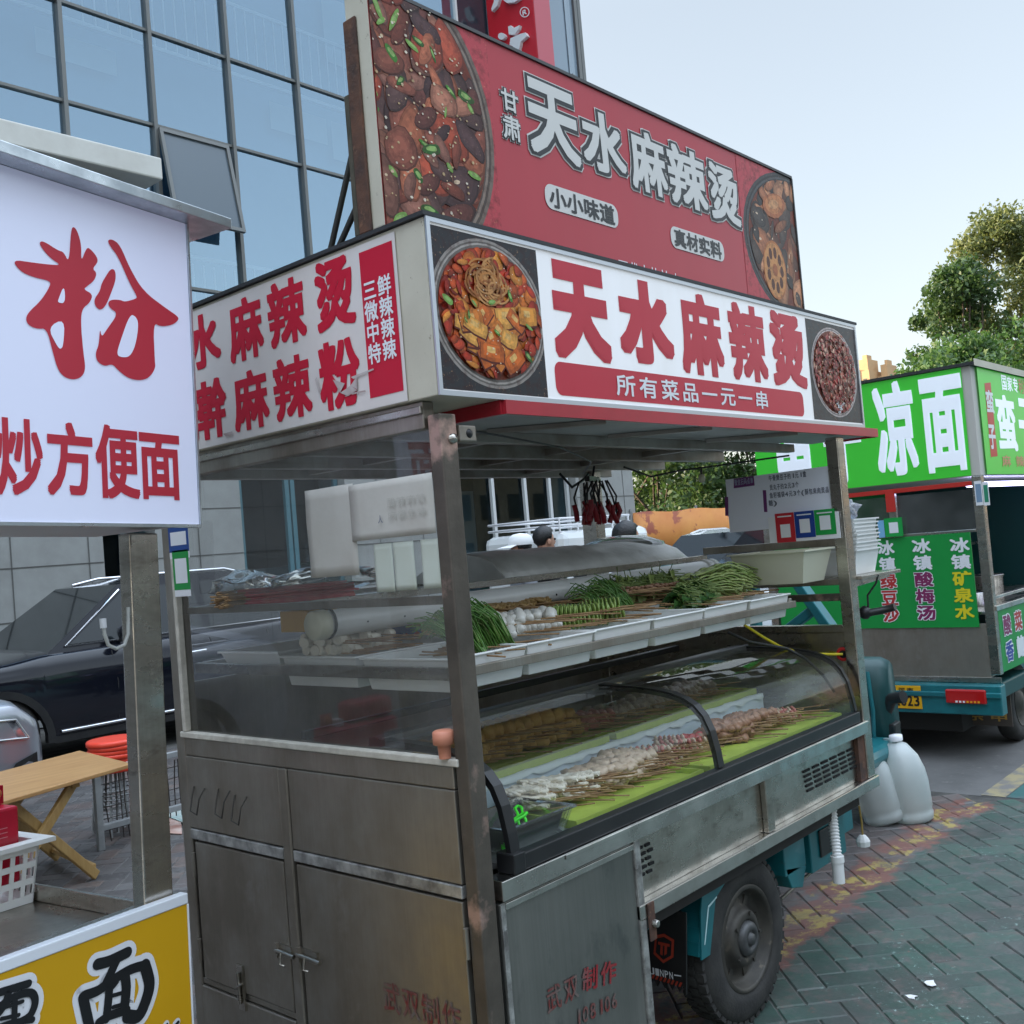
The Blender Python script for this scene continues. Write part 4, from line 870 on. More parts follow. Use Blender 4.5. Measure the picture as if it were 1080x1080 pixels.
# trike cab in front of the box
mb = MB()
def bb(p, q, X, w=.07): mb.bar(at(*p, 0, X), at(*q, 0, X), w, .05, TEAL)
bb((836, 606), (886, 676), 3.3, .085); bb((826, 668), (862, 640), 3.3, .05); bb((700, 600), (838, 606), 3.35, .07); bb((794, 606), (800, 690), 3.4, .06)
P_('cab_frame', mb, bevel=.008)
mb = MB(); n = 12; X0 = 3.95
pf = [(X0+.0, at(905, 705, 0, X0)[1]), (X0, at(955, 705, 0, X0)[1])]
yl_, yr_ = .62, 1.15
prof = [(0, .28), (-.05, .36), (-.09, .5), (-.10, .66), (-.06, .78), (.0, .83), (.06, .80), (.10, .6), (.12, .28)]
mb.add([(X0+a, y, z) for y in (yl_, yl_+.04, yr_-.04, yr_) for a, z in ([(p[0]*.6+.02, p[1]*.97) for p in prof] if y in (yl_, yr_) else prof)], [(i*9+k, (i+1)*9+k, (i+1)*9+k+1, i*9+k+1) for i in range(3) for k in range(8)]+[tuple(range(9)), tuple(range(35, 26, -1))], TEALD, smooth=True)
mb.tube([(X0-.10, .70, .34), (X0-.12, .68, .55), (X0-.10, .70, .76)], .012, TEAL, 8); P_('leg_shield', mb)
mb = MB(); mb.bar(at(936, 760, 0, 3.95), at(934, 820, 0, 3.98), .09, .12, BLACKP); mb.tube([at(928, 765, 0, 3.95), at(940, 737, 0, 3.92), at(953, 735, 0, 3.9)], .035, BLACKP, 10); P_('front_fork', mb, bevel=.01)
mb = MB(); mb.box(2.9, 3.3, .45, .95, .52, .66, BLACKP); mb.box(2.3, 3.9, .55, .85, .30, .40, TEAL); P_('seat', mb, bevel=.04)
mb = MB(); mb.lathe([(.17, 0), (.2, .0), (.245, .02), (.26, .05), (.245, .08), (.2, .10), (.17, .10), (.05, .08), (.0, .08)], (4.05, .70, .26), 'y', RUBBER, 40); P_('front_wheel', mb)
mb = MB(); h0 = at(912, 646, 0, 2.35); mb.tube([at(909, 648, 0, 2.35), at(918, 646, 0, 2.35), at(930, 644, 0, 2.4), at(944, 640, 0, 2.4)], .015, BLACKP, 10); mb.blob(h0, .028, BLACKP, amp=.1); mb.tube([at(916, 645, 0, 2.35), at(915, 628, 0, 2.36), at(924, 615, 0, 2.38), at(926, 606, 0, 2.38)], .004, BLACKP, 6); P_('tap_lever', mb)
# shelves (the food lies on them as things of their own)
mb = MB(); mb.box(.06, 1.875, .092, .108, 1.296, 1.320, STEELD); mb.box(.05, .066, .06, 1.22, 1.297, 1.328, STEEL); mb.box(1.859, 1.875, .1085, 1.2, 1.297, 1.33, STEEL); mb.box(.0665, 1.8585, .445, .46, 1.30, 1.325, STEELD); mb.box(.0665, 1.8585, .80, .815, 1.30, 1.325, STEELD); mb.box(.067, 1.858, 1.19, 1.206, 1.297, 1.33, STEEL); P_('tray_shelf', mb, bevel=.002)
mb = MB(); mb.box(.052, 2.169, .63, .648, 1.482, 1.504, STEEL); mb.box(.052, 2.149, 1.19, 1.212, 1.482, 1.504, STEEL); mb.box(.03, .0515, .06, 1.212, 1.482, 1.503, STEELD); mb.box(.053, 2.14, .649, 1.189, 1.486, 1.489, STEEL); P_('upper_shelf', mb, bevel=.002)

# ------------------------------------------------------------------ billboard on the roof
bb_ = thing('billboard', 'big sloping red food billboard with round bowl pictures standing on the cart roof', 'billboard', (1.1, .12, 2.396))
BY = .11; BF = Frame((0, BY, 0), (1, 0, 0), (0, 0, 1)); zt = at(834, 189, 1, BY)[2]; xr = at(840, 258, 1, BY)[0]; xl = -.02
mb = MB(); mb.box(xl, xr, BY+.001, BY+.085, 2.40, zt, CREAM); bx = mb.build('board_case', bb_, .003)
mb = MB(); mb.fquad(BF, xl, 2.40, xr, zt, BBRED, .0); bf = mb.build('banner_face', bb_)
mb = MB(); mb.box(xl-.003, xr+.004, BY-.006, BY+.09, zt+.0005, zt+.010, M('thin_dark_trim', (.06, .06, .06), .5)); mb.box(xr+.0005, xr+.008, BY-.006, BY+.085, 2.40, zt, M('thin_dark_trim', (.06, .06, .06), .5)); mb.build('edge_trim', bb_)
z2 = lambda x, y: BF.uv(360+x*.463, y*.463); r2 = lambda xl, xr, yt, yb: pxrect(BF, 360+xl*.463, 360+xr*.463, yt*.463, yb*.463)
mb = MB()
for ch, q in (('甘', (362, 400, 207, 255)), ('肃', (366, 405, 266, 320)), ('天', (425, 537, 200, 362)), ('水', (548, 643, 262, 394)), ('麻', (658, 737, 306, 440)), ('辣', (744, 828, 342, 472)), ('烫', (838, 903, 382, 506))):
    r = r2(*q); big = q[3]-q[2] > 100; k = .012 if big else .005
    sh = -.03 if big else 0
    put(mb, BF, ch, r, GREYI, .002, .036 if big else .03, shear=sh, grow=k)
    put(mb, BF, ch, r, INK, .0035, .036 if big else .03, shear=sh, grow=k*.7); put(mb, BF, ch, r, GREYI, .005, .028 if big else .02, shear=sh)
for s, q in (('小小味道', (465, 627, 412, 528)), ('真材实料', (751, 869, 510, 603))):
    r = r2(*q); pl_ = z2(q[0], (q[2]+q[3])/2-30); h = z2(q[0]+10, q[2])[1]-z2(q[0]+10, q[3]-(60 if q[0] < 600 else 45))[1]
    # the pill lies along the banner's own direction
    vm = BF.uv(360+(q[0]+q[1])/2*.463, (q[2]+q[3])/2*.463)[1]; rrect(BF, r[0], vm-h/2, r[2], vm+h/2, .03, .002, GREYI, mb)
    pad = (r[2]-r[0])*.05; line(mb, BF, s, r[0]+pad, vm-h*.42, r[2]-pad, vm+h*.42, INK, .028, .003, fill=.98)
a, b = BF.uv(651, 277)[0], BF.uv(716, 297)[0]; va = BF.uv(683, 283.5)[1]; line(mb, BF, '百代大的美味', a, va-.085, b, va+.012, WHITEI, .01, .002)
o = mb.build('banner_lettering', bb_); o.parent = bf
mb = MB(); ue = BF.uv(521, 175)[0]; ym = BF.uv(460, 120)[1]
food_print(mb, BF, xl+.001, 2.401, ue+.01, zt-.001, xl+.075, 2.70, ue-xl-.07, .39, PALB, 200, 21, .0012, .30, bowl=(.20, .15, .12), back=(.52, .065, .080), greens=30, inner=.9, specks=260)
o = mb.build('food_picture', bb_); o.parent = bf
mb = MB(); ul = BF.uv(786, 265)[0]
food_print(mb, BF, ul-.01, 2.401, xr-.001, zt-.001, xr-.02, 2.70, xr-.02-ul, .30, [(.05, .04, .035), (.30, .11, .05), (.45, .2, .1), (.12, .05, .03), (.07, .05, .04)], 90, 22, .0012, .3, bowl=(.06, .06, .06), back=(.52, .065, .080), lotus=(BF.uv(817, 285)[0], BF.uv(817, 285)[1], .115, .80), inner=.9, specks=20, egg=(BF.uv(815, 216)[0], BF.uv(815, 216)[1], .10))
o = mb.build('food_picture', bb_); o.parent = bf
mb = MB(); mb.box(-.028, -.0205, BY+.043, BY+.088, 2.397, 2.93, RUST); mb.box(-.0275, .03, BY+.0885, BY+.106, 2.397, 2.75, M('weathered_angle_iron', (.10, .085, .06), .8, .2, c2=(.05, .05, .035), scale=14))
mb.build('angle_iron_post', bb_, .003)
for (p, q) in (((372, 160), (349, 262)), ((382, 205), (362, 250))):
    mb = MB(); a = at(*p, 0, .05); b = at(*q, 0, .05); mb.tube([a, b+(b-a)*.25], .008, M('dark_stay_bar', (.06, .06, .055), .6, .5), 8); mb.build('stay_bar', bb_)
# ================================================================== GLASS DISPLAY CASE
CX0, CX1 = .125, 2.115
case = thing('glass_display_case', 'curved glass chilled display case with black frame set into the cart counter', 'display case', (1.1, .4, .83))
ARC = [(.004, .872), (.010, .92), (.024, .984), (.045, 1.03), (.074, 1.062), (.110, 1.083), (.155, 1.098), (.22, 1.109), (.289, 1.115), (.40, 1.118), (.46, 1.119)]
mb = MB(); mb.box(CX0+.03, CX1, -.008, .028, .8305, .871, BLACKP); mb.box(CX0+.03, CX1, .0285, .045, .8305, .862, M('grey_gasket', (.12, .12, .12), .6)); mb.build('front_bar', case, .003)
mb = MB(); mb.box(CX0-.012, CX0+.029, -.014, .045, .8305, .878, BLACKP); mb.build('corner_block', case, .003)
LN = M('inner_case_steel', (.42, .43, .43), .4, .7, c2=(.33, .33, .33), scale=5)
mb = MB(); mb.box(CX0, CX1, .046, .80, .831, .846, LN); mb.box(CX0, CX1, .7905, .80, .8465, .96, LN); mb.build('case_floor', case)
mb = MB(); mb.box(CX0, CX1, .46, .50, 1.1005, 1.125, BLACKP); mb.box(CX0, CX1, .775, .80, 1.1005, 1.125, BLACKP); mb.box(CX0, CX1, .44, .459, 1.10, 1.127, M('grey_gasket', (.12, .12, .12), .6)); mb.build('case_top', case, .003)
TIER = M('pale_blue_tier', (.72, .82, .88), .25, 0, c2=(.62, .74, .82), scale=4)
mb = MB(); mb.box(CX0+.02, CX1-.02, .385, .785, .8465, .930, TIER); mb.build('raised_tier', case, .004)
mb = MB(); n = 90; rd = random.Random(9); vs = []
for i in range(n+1):
    x = CX0+.03+(CX1-CX0-.06)*i/n; k = .006*math.sin(i*.9)+rd.uniform(-.004, .004); vs += [(x, .378+.4*k, .918+.8*k), (x, .380+k, .934+.3*abs(k)), (x, .402+k, .9335)]
mb.add(vs, [(3*i+j, 3*i+3+j, 3*i+4+j, 3*i+1+j) for i in range(n) for j in (0, 1)], M('crinkled_film_edge', (.66, .74, .72), .3), smooth=True); mb.build('film_edge', case)
for x in (CX0+.012, 1.1, CX1-.012):
    mb = MB(); w = .016 if x < 2 else .01; n = len(ARC); inn = []
    for i, (y, z) in enumerate(ARC):
        a, b = ARC[max(0, i-1)], ARC[min(n-1, i+1)]; d = Vector((b[0]-a[0], b[1]-a[1])).normalized(); inn.append((y+d.y*.016-.003*d.y, z-d.x*.016))
    out = [(y-(ARC[min(n-1, i+1)][1]-ARC[max(0, i-1)][1])*.0, z) for i, (y, z) in enumerate(ARC)]
    vs = [(x+s*w, y+ (.0 if 0 else 0)-.003, z+.003) for s in (-1, 1) for y, z in out]+[(x+s*w, y, z) for s in (-1, 1) for y, z in inn]
    fs = []
    for i in range(n-1): fs += [(i, i+1, n+i+1, n+i), (2*n+i, 3*n+i, 3*n+i+1, 2*n+i+1), (i, 2*n+i, 2*n+i+1, i+1), (n+i, n+i+1, 3*n+i+1, 3*n+i)]
    mb.add(vs, fs, BLACKP); mb.build('curved_rib', case)
for xa, xb in ((CX0+.029, 1.083), (1.117, CX1-.023)):
    mb = MB(); xs_ = np.linspace(xa, xb, 2); prf = []
    for i in range(len(ARC)-1):
        for k in range(4): t = k/4; prf.append((ARC[i][0]*(1-t)+ARC[i+1][0]*t, ARC[i][1]*(1-t)+ARC[i+1][1]*t))
    prf.append(ARC[-1]); m_ = len(prf)
    mb.add([(x, y, z) for x in xs_ for y, z in prf], [(i, m_+i, m_+i+1, i+1) for i in range(m_-1)], CASEG, smooth=True); mb.build('curved_pane', case)
for x in (CX0+.012, CX1-.012):
    mb = MB(); mb.poly([(x, y, z) for y, z in ARC]+[(x, .79, 1.10), (x, .79, .85), (x, .03, .85)], CLEAR); mb.build('end_pane', case)
for x0, x1, y0, y1, lb in ((.44, 1.08, .055, .345, 'lime green tray liner under the front row left of the middle rib'), (1.12, 2.09, .055, .345, 'long lime green tray liner under the front row right of the middle rib'), (.16, 1.08, .41, .76, 'lime green tray liner under the tofu puffs in the rear row'), (1.12, 2.09, .41, .76, 'lime green tray liner under the rear row right of the middle rib')):
    z_ = .8465 if y0 < .3 else .9305
    mb = MB(); mb.box(x0, x1, y0, y1, z_, z_+.0055, LIME); mb.box(x0, x1, y0, y0+.008, z_+.006, z_+.0215, LIME); mb.box(x0, x1, y1-.008, y1, z_+.006, z_+.0215, LIME); mb.box(x0, x0+.008, y0+.009, y1-.009, z_+.006, z_+.0215, LIME); mb.box(x1-.008, x1, y0+.009, y1-.009, z_+.006, z_+.0215, LIME)
    tag(mb.build('food_tray', base=((x0+x1)/2, (y0+y1)/2, z_)), lb, 'tray', 'lime trays in the glass case')

# ------------------------------------------------------------------ skewers: one of each kind, copied
def fm(n, c1, c2, rough=.45, bump=.4, bs=50, sc=30, spec=.5): return M(n, c1, rough, 0, c2=c2, scale=sc, bump=bump, bscale=bs, spec=spec)
F_WH = fm('white_fish_cake', (.74, .72, .66), (.62, .58, .5), .4, .1); F_NO = fm('pale_noodle', (.78, .73, .62), (.68, .60, .46)); F_DU = fm('pale_tripe', (.62, .50, .37), (.50, .36, .25))
F_PK = fm('pink_meat', (.56, .22, .18), (.42, .13, .11)); F_RD = fm('red_sausage', (.48, .05, .04), (.36, .03, .03), .3, .1); F_BR = fm('brown_meat', (.38, .20, .11), (.24, .11, .06))
F_TO = fm('golden_tofu_puff', (.64, .40, .13), (.52, .27, .07), .6, .6, 40); F_GY = fm('grey_mushroom_meat', (.40, .32, .25), (.26, .20, .16)); F_SK = fm('amber_tofu_skin', (.46, .30, .12), (.30, .17, .06)); F_FU = fm('black_fungus', (.035, .022, .016), (.07, .04, .03), .4, .6)
F_CH = fm('green_chive', (.11, .25, .035), (.055, .15, .02), .45, .1); F_CU = fm('cucumber_slice', (.33, .42, .12), (.22, .34, .07), .35, .1); F_LT = fm('celtuce_strip', (.36, .40, .13), (.20, .28, .07), .4, .2); F_LF = fm('leafy_green', (.05, .13, .025), (.022, .07, .014), .4, .3); F_LF2 = fm('pale_leafy_green', (.22, .29, .08), (.12, .19, .04), .4, .3)
def skewer(name, label, cat, group, shape, red=False, L=.26):
    mb = MB(); shape(mb); o = mb.build(name); tag(o, label, cat, group)
    s = MB(); s.tube([(-L/2, 0, .010), (L/2, .0, .008)], .0024, STICKR if red else STICK, 5); s.build('stick', o); return o
rdF = random.Random(17)
def curls(mt):
    def f(mb):
        for k in range(3):
            x = -.105+.044*k+rdF.uniform(-.004, .004); a = rdF.uniform(-.5, .5); b = rdF.uniform(-.004, .004)
            mb.tube([(x-.012*math.sin(a), -.020+b, .014), (x, b, .021+rdF.uniform(-.003, .003)), (x+.012*math.sin(a), .020+b, .014)], .0, mt, 12, radii=[.013*rdF.uniform(.8, 1.1), .0175, .013*rdF.uniform(.7, 1.1)])
            mb.blob((x+.004, -.016+b, .017), .013, mt, (1, .8, .9), k, .25)
    return f
def blobs(mt, n, r, sq=(1, 1, 1), amp=.3, x0=-.115, x1=.01, z=.014, sub=2, jit=.006, fr=2.0):
    def f(mb):
        for k in range(n):
            x = x0+(x1-x0)*(k+.5)/n; mb.blob((x, rdF.uniform(-jit, jit), z+rdF.uniform(0, jit)), r*rdF.uniform(.85, 1.15), mt, sq, rdF.randint(0, 99), amp, sub, fr)
    return f
def wavy(mt, n, r, amp=.014, x0=-.12, x1=.0):
    def f(mb):
        for k in range(n):
            ph = rdF.uniform(0, 6); yy = rdF.uniform(-.016, .016); fq = rdF.uniform(50, 90)
            mb.tube([(x0+(x1-x0)*t/9+rdF.uniform(-.004, .004), yy+amp*math.sin(ph+fq*(x1-x0)*t/9), .012+.010*abs(math.sin(ph*2+fq*.7*(x1-x0)*t/9))+.002*k/n) for t in range(10)], r, mt, 5)
    return f
def chives(mb):
    for k in range(24):
        y = rdF.uniform(-.018, .018); h = rdF.uniform(.75, 1.25); x = -.02+rdF.uniform(-.016, .016); le = rdF.uniform(-.035, .035); bk = rdF.uniform(-.05, -.01)
        mb.tube([(x+.03, y*.5, .004), (x+.014, y+le*.2, .034*h), (x+bk*.3, y+le*.6, .07*h), (x+bk-.02, y+le*1.2, .094*h), (x+bk-.05, y+le*1.7, (.094+rdF.uniform(-.035, .01))*h)], .0024, F_CH if k % 5 else F_LF2, 5, r2=.0014)
def slices(mt, n, r, th=.006):
    def f(mb):
        for k in range(n):
            x = -.11+.11*k/(n-1); t = rdF.uniform(-.25, .25); q = [(0, -th/2), (r*.85, -th/2), (r, -th/4), (r, th/4), (r*.85, th/2), (0, th/2)]
            mb.lathe([(a, h+t*0) for a, h in q], (x, rdF.uniform(-.003, .003), r*.8), 'x', mt, 14)
    return f
def leafy(mt1, mt2, n=7):
    def f(mb):
        for k in range(n*2):
            a = rdF.uniform(-1.3, 1.3)+math.pi; L = rdF.uniform(.035, .095); w = rdF.uniform(.007, .020); c = Vector((rdF.uniform(-.04, .01), rdF.uniform(-.018, .018), .006+.0035*k)); up = rdF.uniform(-.1, .9)
            d = Vector((math.cos(a), math.sin(a), up)).normalized(); n_ = Vector((-math.sin(a), math.cos(a), rdF.uniform(-.7, .7))).normalized()
            V = []; m_ = 6; ph = rdF.uniform(0, 6)
            for i in range(m_):
                t = i/(m_-1); p = c+d*L*t+Vector((0, 0, -.06*t*t*L/.07)); ww = w*math.sin(math.pi*(.10+.86*t)); V += [p-n_*ww+Vector((0, 0, .005*math.sin(9*t+ph))), p+Vector((0, 0, -.004)), p+n_*ww+Vector((0, 0, .005*math.sin(9*t+2+ph)))]
            mb.add(V, [(3*i, 3*i+1, 3*i+4, 3*i+3) for i in range(m_-1)]+[(3*i+1, 3*i+2, 3*i+5, 3*i+4) for i in range(m_-1)], mt1 if k % 3 else mt2, smooth=True)
            mb.tube([tuple(c+Vector((rdF.uniform(.03, .06), rdF.uniform(-.01, .01), -.004))), tuple(c), tuple(c+d*L*.6)], .0018, F_LF2, 5)
    return f
def celtuce(mb):
    for k in range(15):
        z = .006+.0062*k+rdF.uniform(-.003, .003); yo = rdF.uniform(-.012, .012); x0 = -.12+rdF.uniform(-.02, .02); ln = rdF.uniform(.13, .19); ph = rdF.uniform(0, 6); w = rdF.uniform(.004, .008); V = []
        for i in range(9):
            t = i/8; x = x0+ln*t; zz = z+.005*math.sin(8*t+ph)+.016*math.sin(math.pi*t); y = yo+.006*math.sin(5*t+ph); V += [(x, y-w, zz), (x, y+w, zz+.003)]
        mb.add(V+[(a, b, c-.004) for a, b, c in V], [(2*i, 2*i+1, 2*i+3, 2*i+2) for i in range(8)]+[(18+2*i, 20+2*i, 21+2*i, 19+2*i) for i in range(8)]+[(2*i, 2*i+2, 20+2*i, 18+2*i) for i in range(8)]+[(2*i+1, 19+2*i, 21+2*i, 2*i+3) for i in range(8)], F_LT if k % 3 else F_CU, smooth=True)
def roll(mt, n=3):
    def f(mb):
        for k in range(n):
            x = -.105+.045*k; mb.tube([(x, -.02+rdF.uniform(-.004, .004), .016), (x+.004, 0, .019), (x, .02, .016)], .0155, mt, 10)
    return f
def rib(mt1, mt2):
    def f(mb):
        for k in range(7): mb.blob((-.115+.019*k, rdF.uniform(-.004, .004), .014), .013, mt1 if k % 2 else mt2, (.6, 1.35, .9), k, .3, 1)
    return f
used_protos = set()
def row(proto, n, x0, x1, y, z, yaw=-45, jx=.010, jy=.020, jz=.010, jyaw=15, layers=1, lz=.018):
    for l in range(layers):
        for k in range(n):
            t = (k+.5)/n; p = (x0+(x1-x0)*t+rdF.uniform(-jx, jx), (y if not callable(y) else y(t))+rdF.uniform(-jy, jy), z+l*lz+rdF.uniform(0, jz))
            r = (rdF.uniform(-.25, .25), math.radians(rdF.uniform(-3, 5)), math.radians(yaw+rdF.uniform(-jyaw, jyaw)))
            if proto.name not in used_protos:
                used_protos.add(proto.name); proto.location = p; proto.rotation_euler = r
            else: dup(proto, p, r, scale=(rdF.uniform(.86, 1.12), rdF.uniform(.85, 1.2), rdF.uniform(.85, 1.2)))
zc = .853
GC = 'skewers in the glass case'
pr1 = skewer('noodle_skewer', 'white wavy noodle skewer in the heap beside the box of green clips', 'skewer', 'white noodle skewers in the glass case', wavy(F_NO, 18, .0046, .018)); row(pr1, 10, .50, .76, .225, zc+.004, -38, jy=.035, layers=3)
pr2 = skewer('tripe_skewer', 'pale beige folded tripe skewer in the front row left of the middle rib', 'skewer', 'beige tripe skewers in the glass case', blobs(F_DU, 6, .024, (1, 1.4, .8), .6, fr=2.8)); row(pr2, 9, .80, 1.05, .22, zc, -35, jy=.04, layers=3)
pr3 = skewer('meat_skewer', 'striped pink and white meat skewer in the front row at the middle rib', 'skewer', 'striped meat skewers in the glass case', rib(F_PK, F_DU)); row(pr3, 10, 1.02, 1.34, .23, zc, -35, jy=.04, layers=3)
pr4 = skewer('sausage_skewer', 'bright red sausage skewer in the front row right of the middle rib', 'skewer', 'red sausage skewers in the glass case', blobs(F_RD, 3, .017, (1.3, .9, .9), .08, x1=-.005)); row(pr4, 6, 1.36, 1.5, .25, zc+.01, -35, layers=1)
pr5 = skewer('brown_meat_skewer', 'brown marinated meat skewer in the front row, right half of the case', 'skewer', 'brown meat skewers in the glass case', blobs(F_BR, 6, .021, (1, 1.3, .9), .55)); row(pr5, 10, 1.50, 1.82, .215, zc, -35, jy=.04, layers=3)
pr6 = skewer('pale_meat_skewer', 'pinkish pale meat skewer at the right end of the front row in the case', 'skewer', 'pale meat skewers in the glass case', rib(F_DU, F_PK)); row(pr6, 8, 1.80, 2.02, .20, zc, -33, jy=.03, layers=2)
pr7 = skewer('tofu_puff_skewer', 'golden fried tofu puff skewer in the rear row of the case', 'skewer', 'tofu puff skewers in the glass case', blobs(F_TO, 3, .030, (1, 1, .85), .45, x1=.02)); row(pr7, 13, .50, 1.1, .56, .937+.006, -38, layers=3, lz=.028)
pr8 = skewer('mushroom_skewer', 'grey brown mushroom skewer in the rear row right of the tofu puffs', 'skewer', 'mushroom skewers in the glass case', blobs(F_GY, 6, .023, (1, 1.3, .9), .6)); row(pr8, 14, 1.32, 2.0, .56, .94, -38, layers=2)
pr9 = skewer('pink_roll_skewer', 'pink rolled meat skewer in the rear row between tofu puffs and mushrooms', 'skewer', 'pink roll skewers in the glass case', roll(F_PK)); row(pr9, 6, 1.14, 1.32, .56, .94, -38, layers=2, lz=.025)
# box of green clips
mb = MB(); bx0, bx1, by0, by1 = .17, .43, .055, .24
def open_box(mb, x0, x1, y0, y1, z0, z1, ins, t, mt, rim=.008):
    o0 = [(x0+ins, y0+ins), (x1-ins, y0+ins), (x1-ins, y1-ins), (x0+ins, y1-ins)]; o1 = [(x0, y0), (x1, y0), (x1, y1), (x0, y1)]; o2 = [(x0-rim, y0-rim), (x1+rim, y0-rim), (x1+rim, y1+rim), (x0-rim, y1+rim)]
    i1 = [(x0+t, y0+t), (x1-t, y0+t), (x1-t, y1-t), (x0+t, y1-t)]; i0 = [(x0+ins+t, y0+ins+t), (x1-ins-t, y0+ins+t), (x1-ins-t, y1-ins-t), (x0+ins+t, y1-ins-t)]
    R_ = [(o0, z0), (o1, z1-.006), (o2, z1-.006), (o2, z1), (i1, z1), (i0, z0+t)]; vs = [(x, y, z) for p, z in R_ for x, y in p]; fs = [(3, 2, 1, 0), (20, 21, 22, 23)]
    for k in range(5):
        for j in range(4): fs.append((4*k+j, 4*k+(j+1) % 4, 4*k+4+(j+1) % 4, 4*k+4+j))
    return mb.add(vs, fs, mt)
open_box(mb, bx0, bx1, by0, by1, .8475, .915, .02, .003, CLEAR); tag(mb.build('plastic_box', base=((bx0+bx1)/2, (by0+by1)/2, .8475)), 'clear plastic box holding green clips in the front corner of the glass case', 'box')
GC_ = M('neon_green_clip', (.06, .75, .03), .35)
for i, (x, y, r, lb) in enumerate(((.215, .10, .6, 'neon green clip nearest the post in the clear box'), (.29, .15, -.5, 'neon green clip in the middle of the clear box'), (.345, .165, .9, 'neon green clip nearest the noodle skewers in the clear box'))):
    mb = MB(); c, s = math.cos(r), math.sin(r)
    P2 = lambda a, b_, z: (x+a*c-b_*s, y+a*s+b_*c, .862+z)
    for dy in (-.008, .008): mb.tube([P2(-.03, dy, .0), P2(-.01, dy*1.3, .022), P2(.012, dy*.8, .036), P2(.035, dy*1.2, .045), P2(.045, 0, .048)], .0042, GC_, 6)
    mb.tube([P2(-.03, -.008, .0), P2(-.04, 0, -.002), P2(-.03, .008, .0)], .0042, GC_, 6); tag(mb.build('plastic_clip', base=(x, y, .862)), lb, 'clip', 'green clips in the clear box')

# ------------------------------------------------------------------ bins and food on the tray shelf
bin_lb = ['with chives', 'with white fish cakes', 'with cucumber skewers', 'half empty', 'with leafy greens', 'with the celtuce pile']
mb = MB(); open_box(mb, -.145, .145, -.162, .162, 0, .086, .013, .003, BINP); bin0 = mb.build('food_bin', bevel=.007)
for i in range(6):
    lb = 'white food bin '+bin_lb[i]+', in the front row of the tray shelf'
    p = (.22+.298*i+rdF.uniform(-.004, .004), .277+rdF.uniform(-.006, .006), 1.264+rdF.uniform(-.004, .003)); (bin0 if i == 0 else None)
    o = bin0 if i == 0 else dup(bin0); o.location = p; tag(o, lb, 'food bin', 'white bins hung in the tray shelf')
bl2 = ['behind the chives, nearest the glass end', 'with amber tofu skin', 'behind the cucumber skewers', 'with black fungus', 'behind the leafy greens', 'at the far end behind the celtuce']
for i in range(6):
    o = dup(bin0, (.22+.298*i, .628, 1.264), label='white food bin '+bl2[i]+', in the second row')
mb = MB(); open_box(mb, -.17, .17, -.15, .15, 0, .06, .02, .003, BINP); o = mb.build('food_tray'); o.location = (.26, .98, 1.30); tag(o, 'flat white tray at the back of the tray shelf seen through the glass end', 'tray')
zs_ = 1.332
pa = skewer('chive_skewer', 'bent bundle of green chives on a stick, nearest the worn post', 'skewer', 'chives beside the worn post', chives); row(pa, 9, .20, .40, .22, zs_-.006, -60, jyaw=25, jy=.035)
pa2 = skewer('chive_skewer', 'tall bent bundle of green chives on a stick in the middle of the shelf', 'skewer', 'chives in the middle of the shelf', chives); row(pa2, 6, 1.10, 1.26, .40, zs_+.02, -60, jyaw=25, jy=.03)
pb = skewer('fish_cake_skewer', 'white round fish cake skewer beside the chives on the shelf', 'skewer', 'white fish cake skewers', curls(F_WH)); row(pb, 8, .46, .72, .26, zs_+.012, -42, layers=2, lz=.03)
pc = skewer('cucumber_skewer', 'pale green sliced cucumber skewer on the shelf beside the fish cakes', 'skewer', 'cucumber skewers', slices(F_CU, 9, .021)); row(pc, 9, .76, 1.02, .27, zs_+.008, -42, layers=2, lz=.03)
pd = skewer('noodle_knot_skewer', 'pale yellow noodle knot skewer behind the glass end', 'skewer', 'noodle knots behind the glass end', roll(F_NO, 3)); row(pd, 10, .12, .34, .60, zs_+.004, -70, layers=2, lz=.028)
pe = skewer('tofu_skin_skewer', 'amber tofu skin skewer in the second row of the shelf', 'skewer', 'tofu skin skewers', wavy(F_SK, 7, .006, .02)); row(pe, 12, .55, 1.05, .56, zs_+.02, -35, jy=.05, layers=3, lz=.022)
pf_ = skewer('fungus_skewer', 'black wood ear fungus skewer under the white tube', 'skewer', 'black fungus skewers', blobs(F_FU, 5, .022, (1, 1.2, .7), .6, fr=3)); row(pf_, 9, 1.02, 1.36, .66, zs_+.03, -35, layers=2, lz=.028)
pg = skewer('leafy_skewer', 'dark leafy green vegetable skewer on the right part of the shelf', 'skewer', 'leafy green skewers', leafy(F_LF, F_LF2, 9)); row(pg, 7, 1.36, 1.62, .26, zs_+.010, -40, jyaw=30, layers=1, lz=.02)
pg2 = skewer('sprout_skewer', 'pale green sprout skewer behind the dark leafy greens', 'skewer', 'pale sprout skewers', leafy(F_LF2, F_LT, 9)); row(pg2, 9, 1.30, 1.72, .50, zs_+.03, -35, jyaw=18, layers=2, lz=.02)
ph = skewer('celtuce_skewer', 'ribbed light green celtuce strip skewer piled at the far end of the shelf', 'skewer', 'celtuce skewers', celtuce); row(ph, 10, 1.62, 1.86, .30, zs_+.012, -30, jyaw=8, jy=.05)
pi_ = skewer('dried_tofu_skewer', 'thin brown dried tofu skewer lying across the middle of the shelf', 'skewer', 'brown dried tofu skewers', blobs(F_BR, 7, .007, (1.6, 1, .6), .2, sub=1)); row(pi_, 16, 1.16, 1.62, .42, zs_+.065, -25, jyaw=10, layers=1)
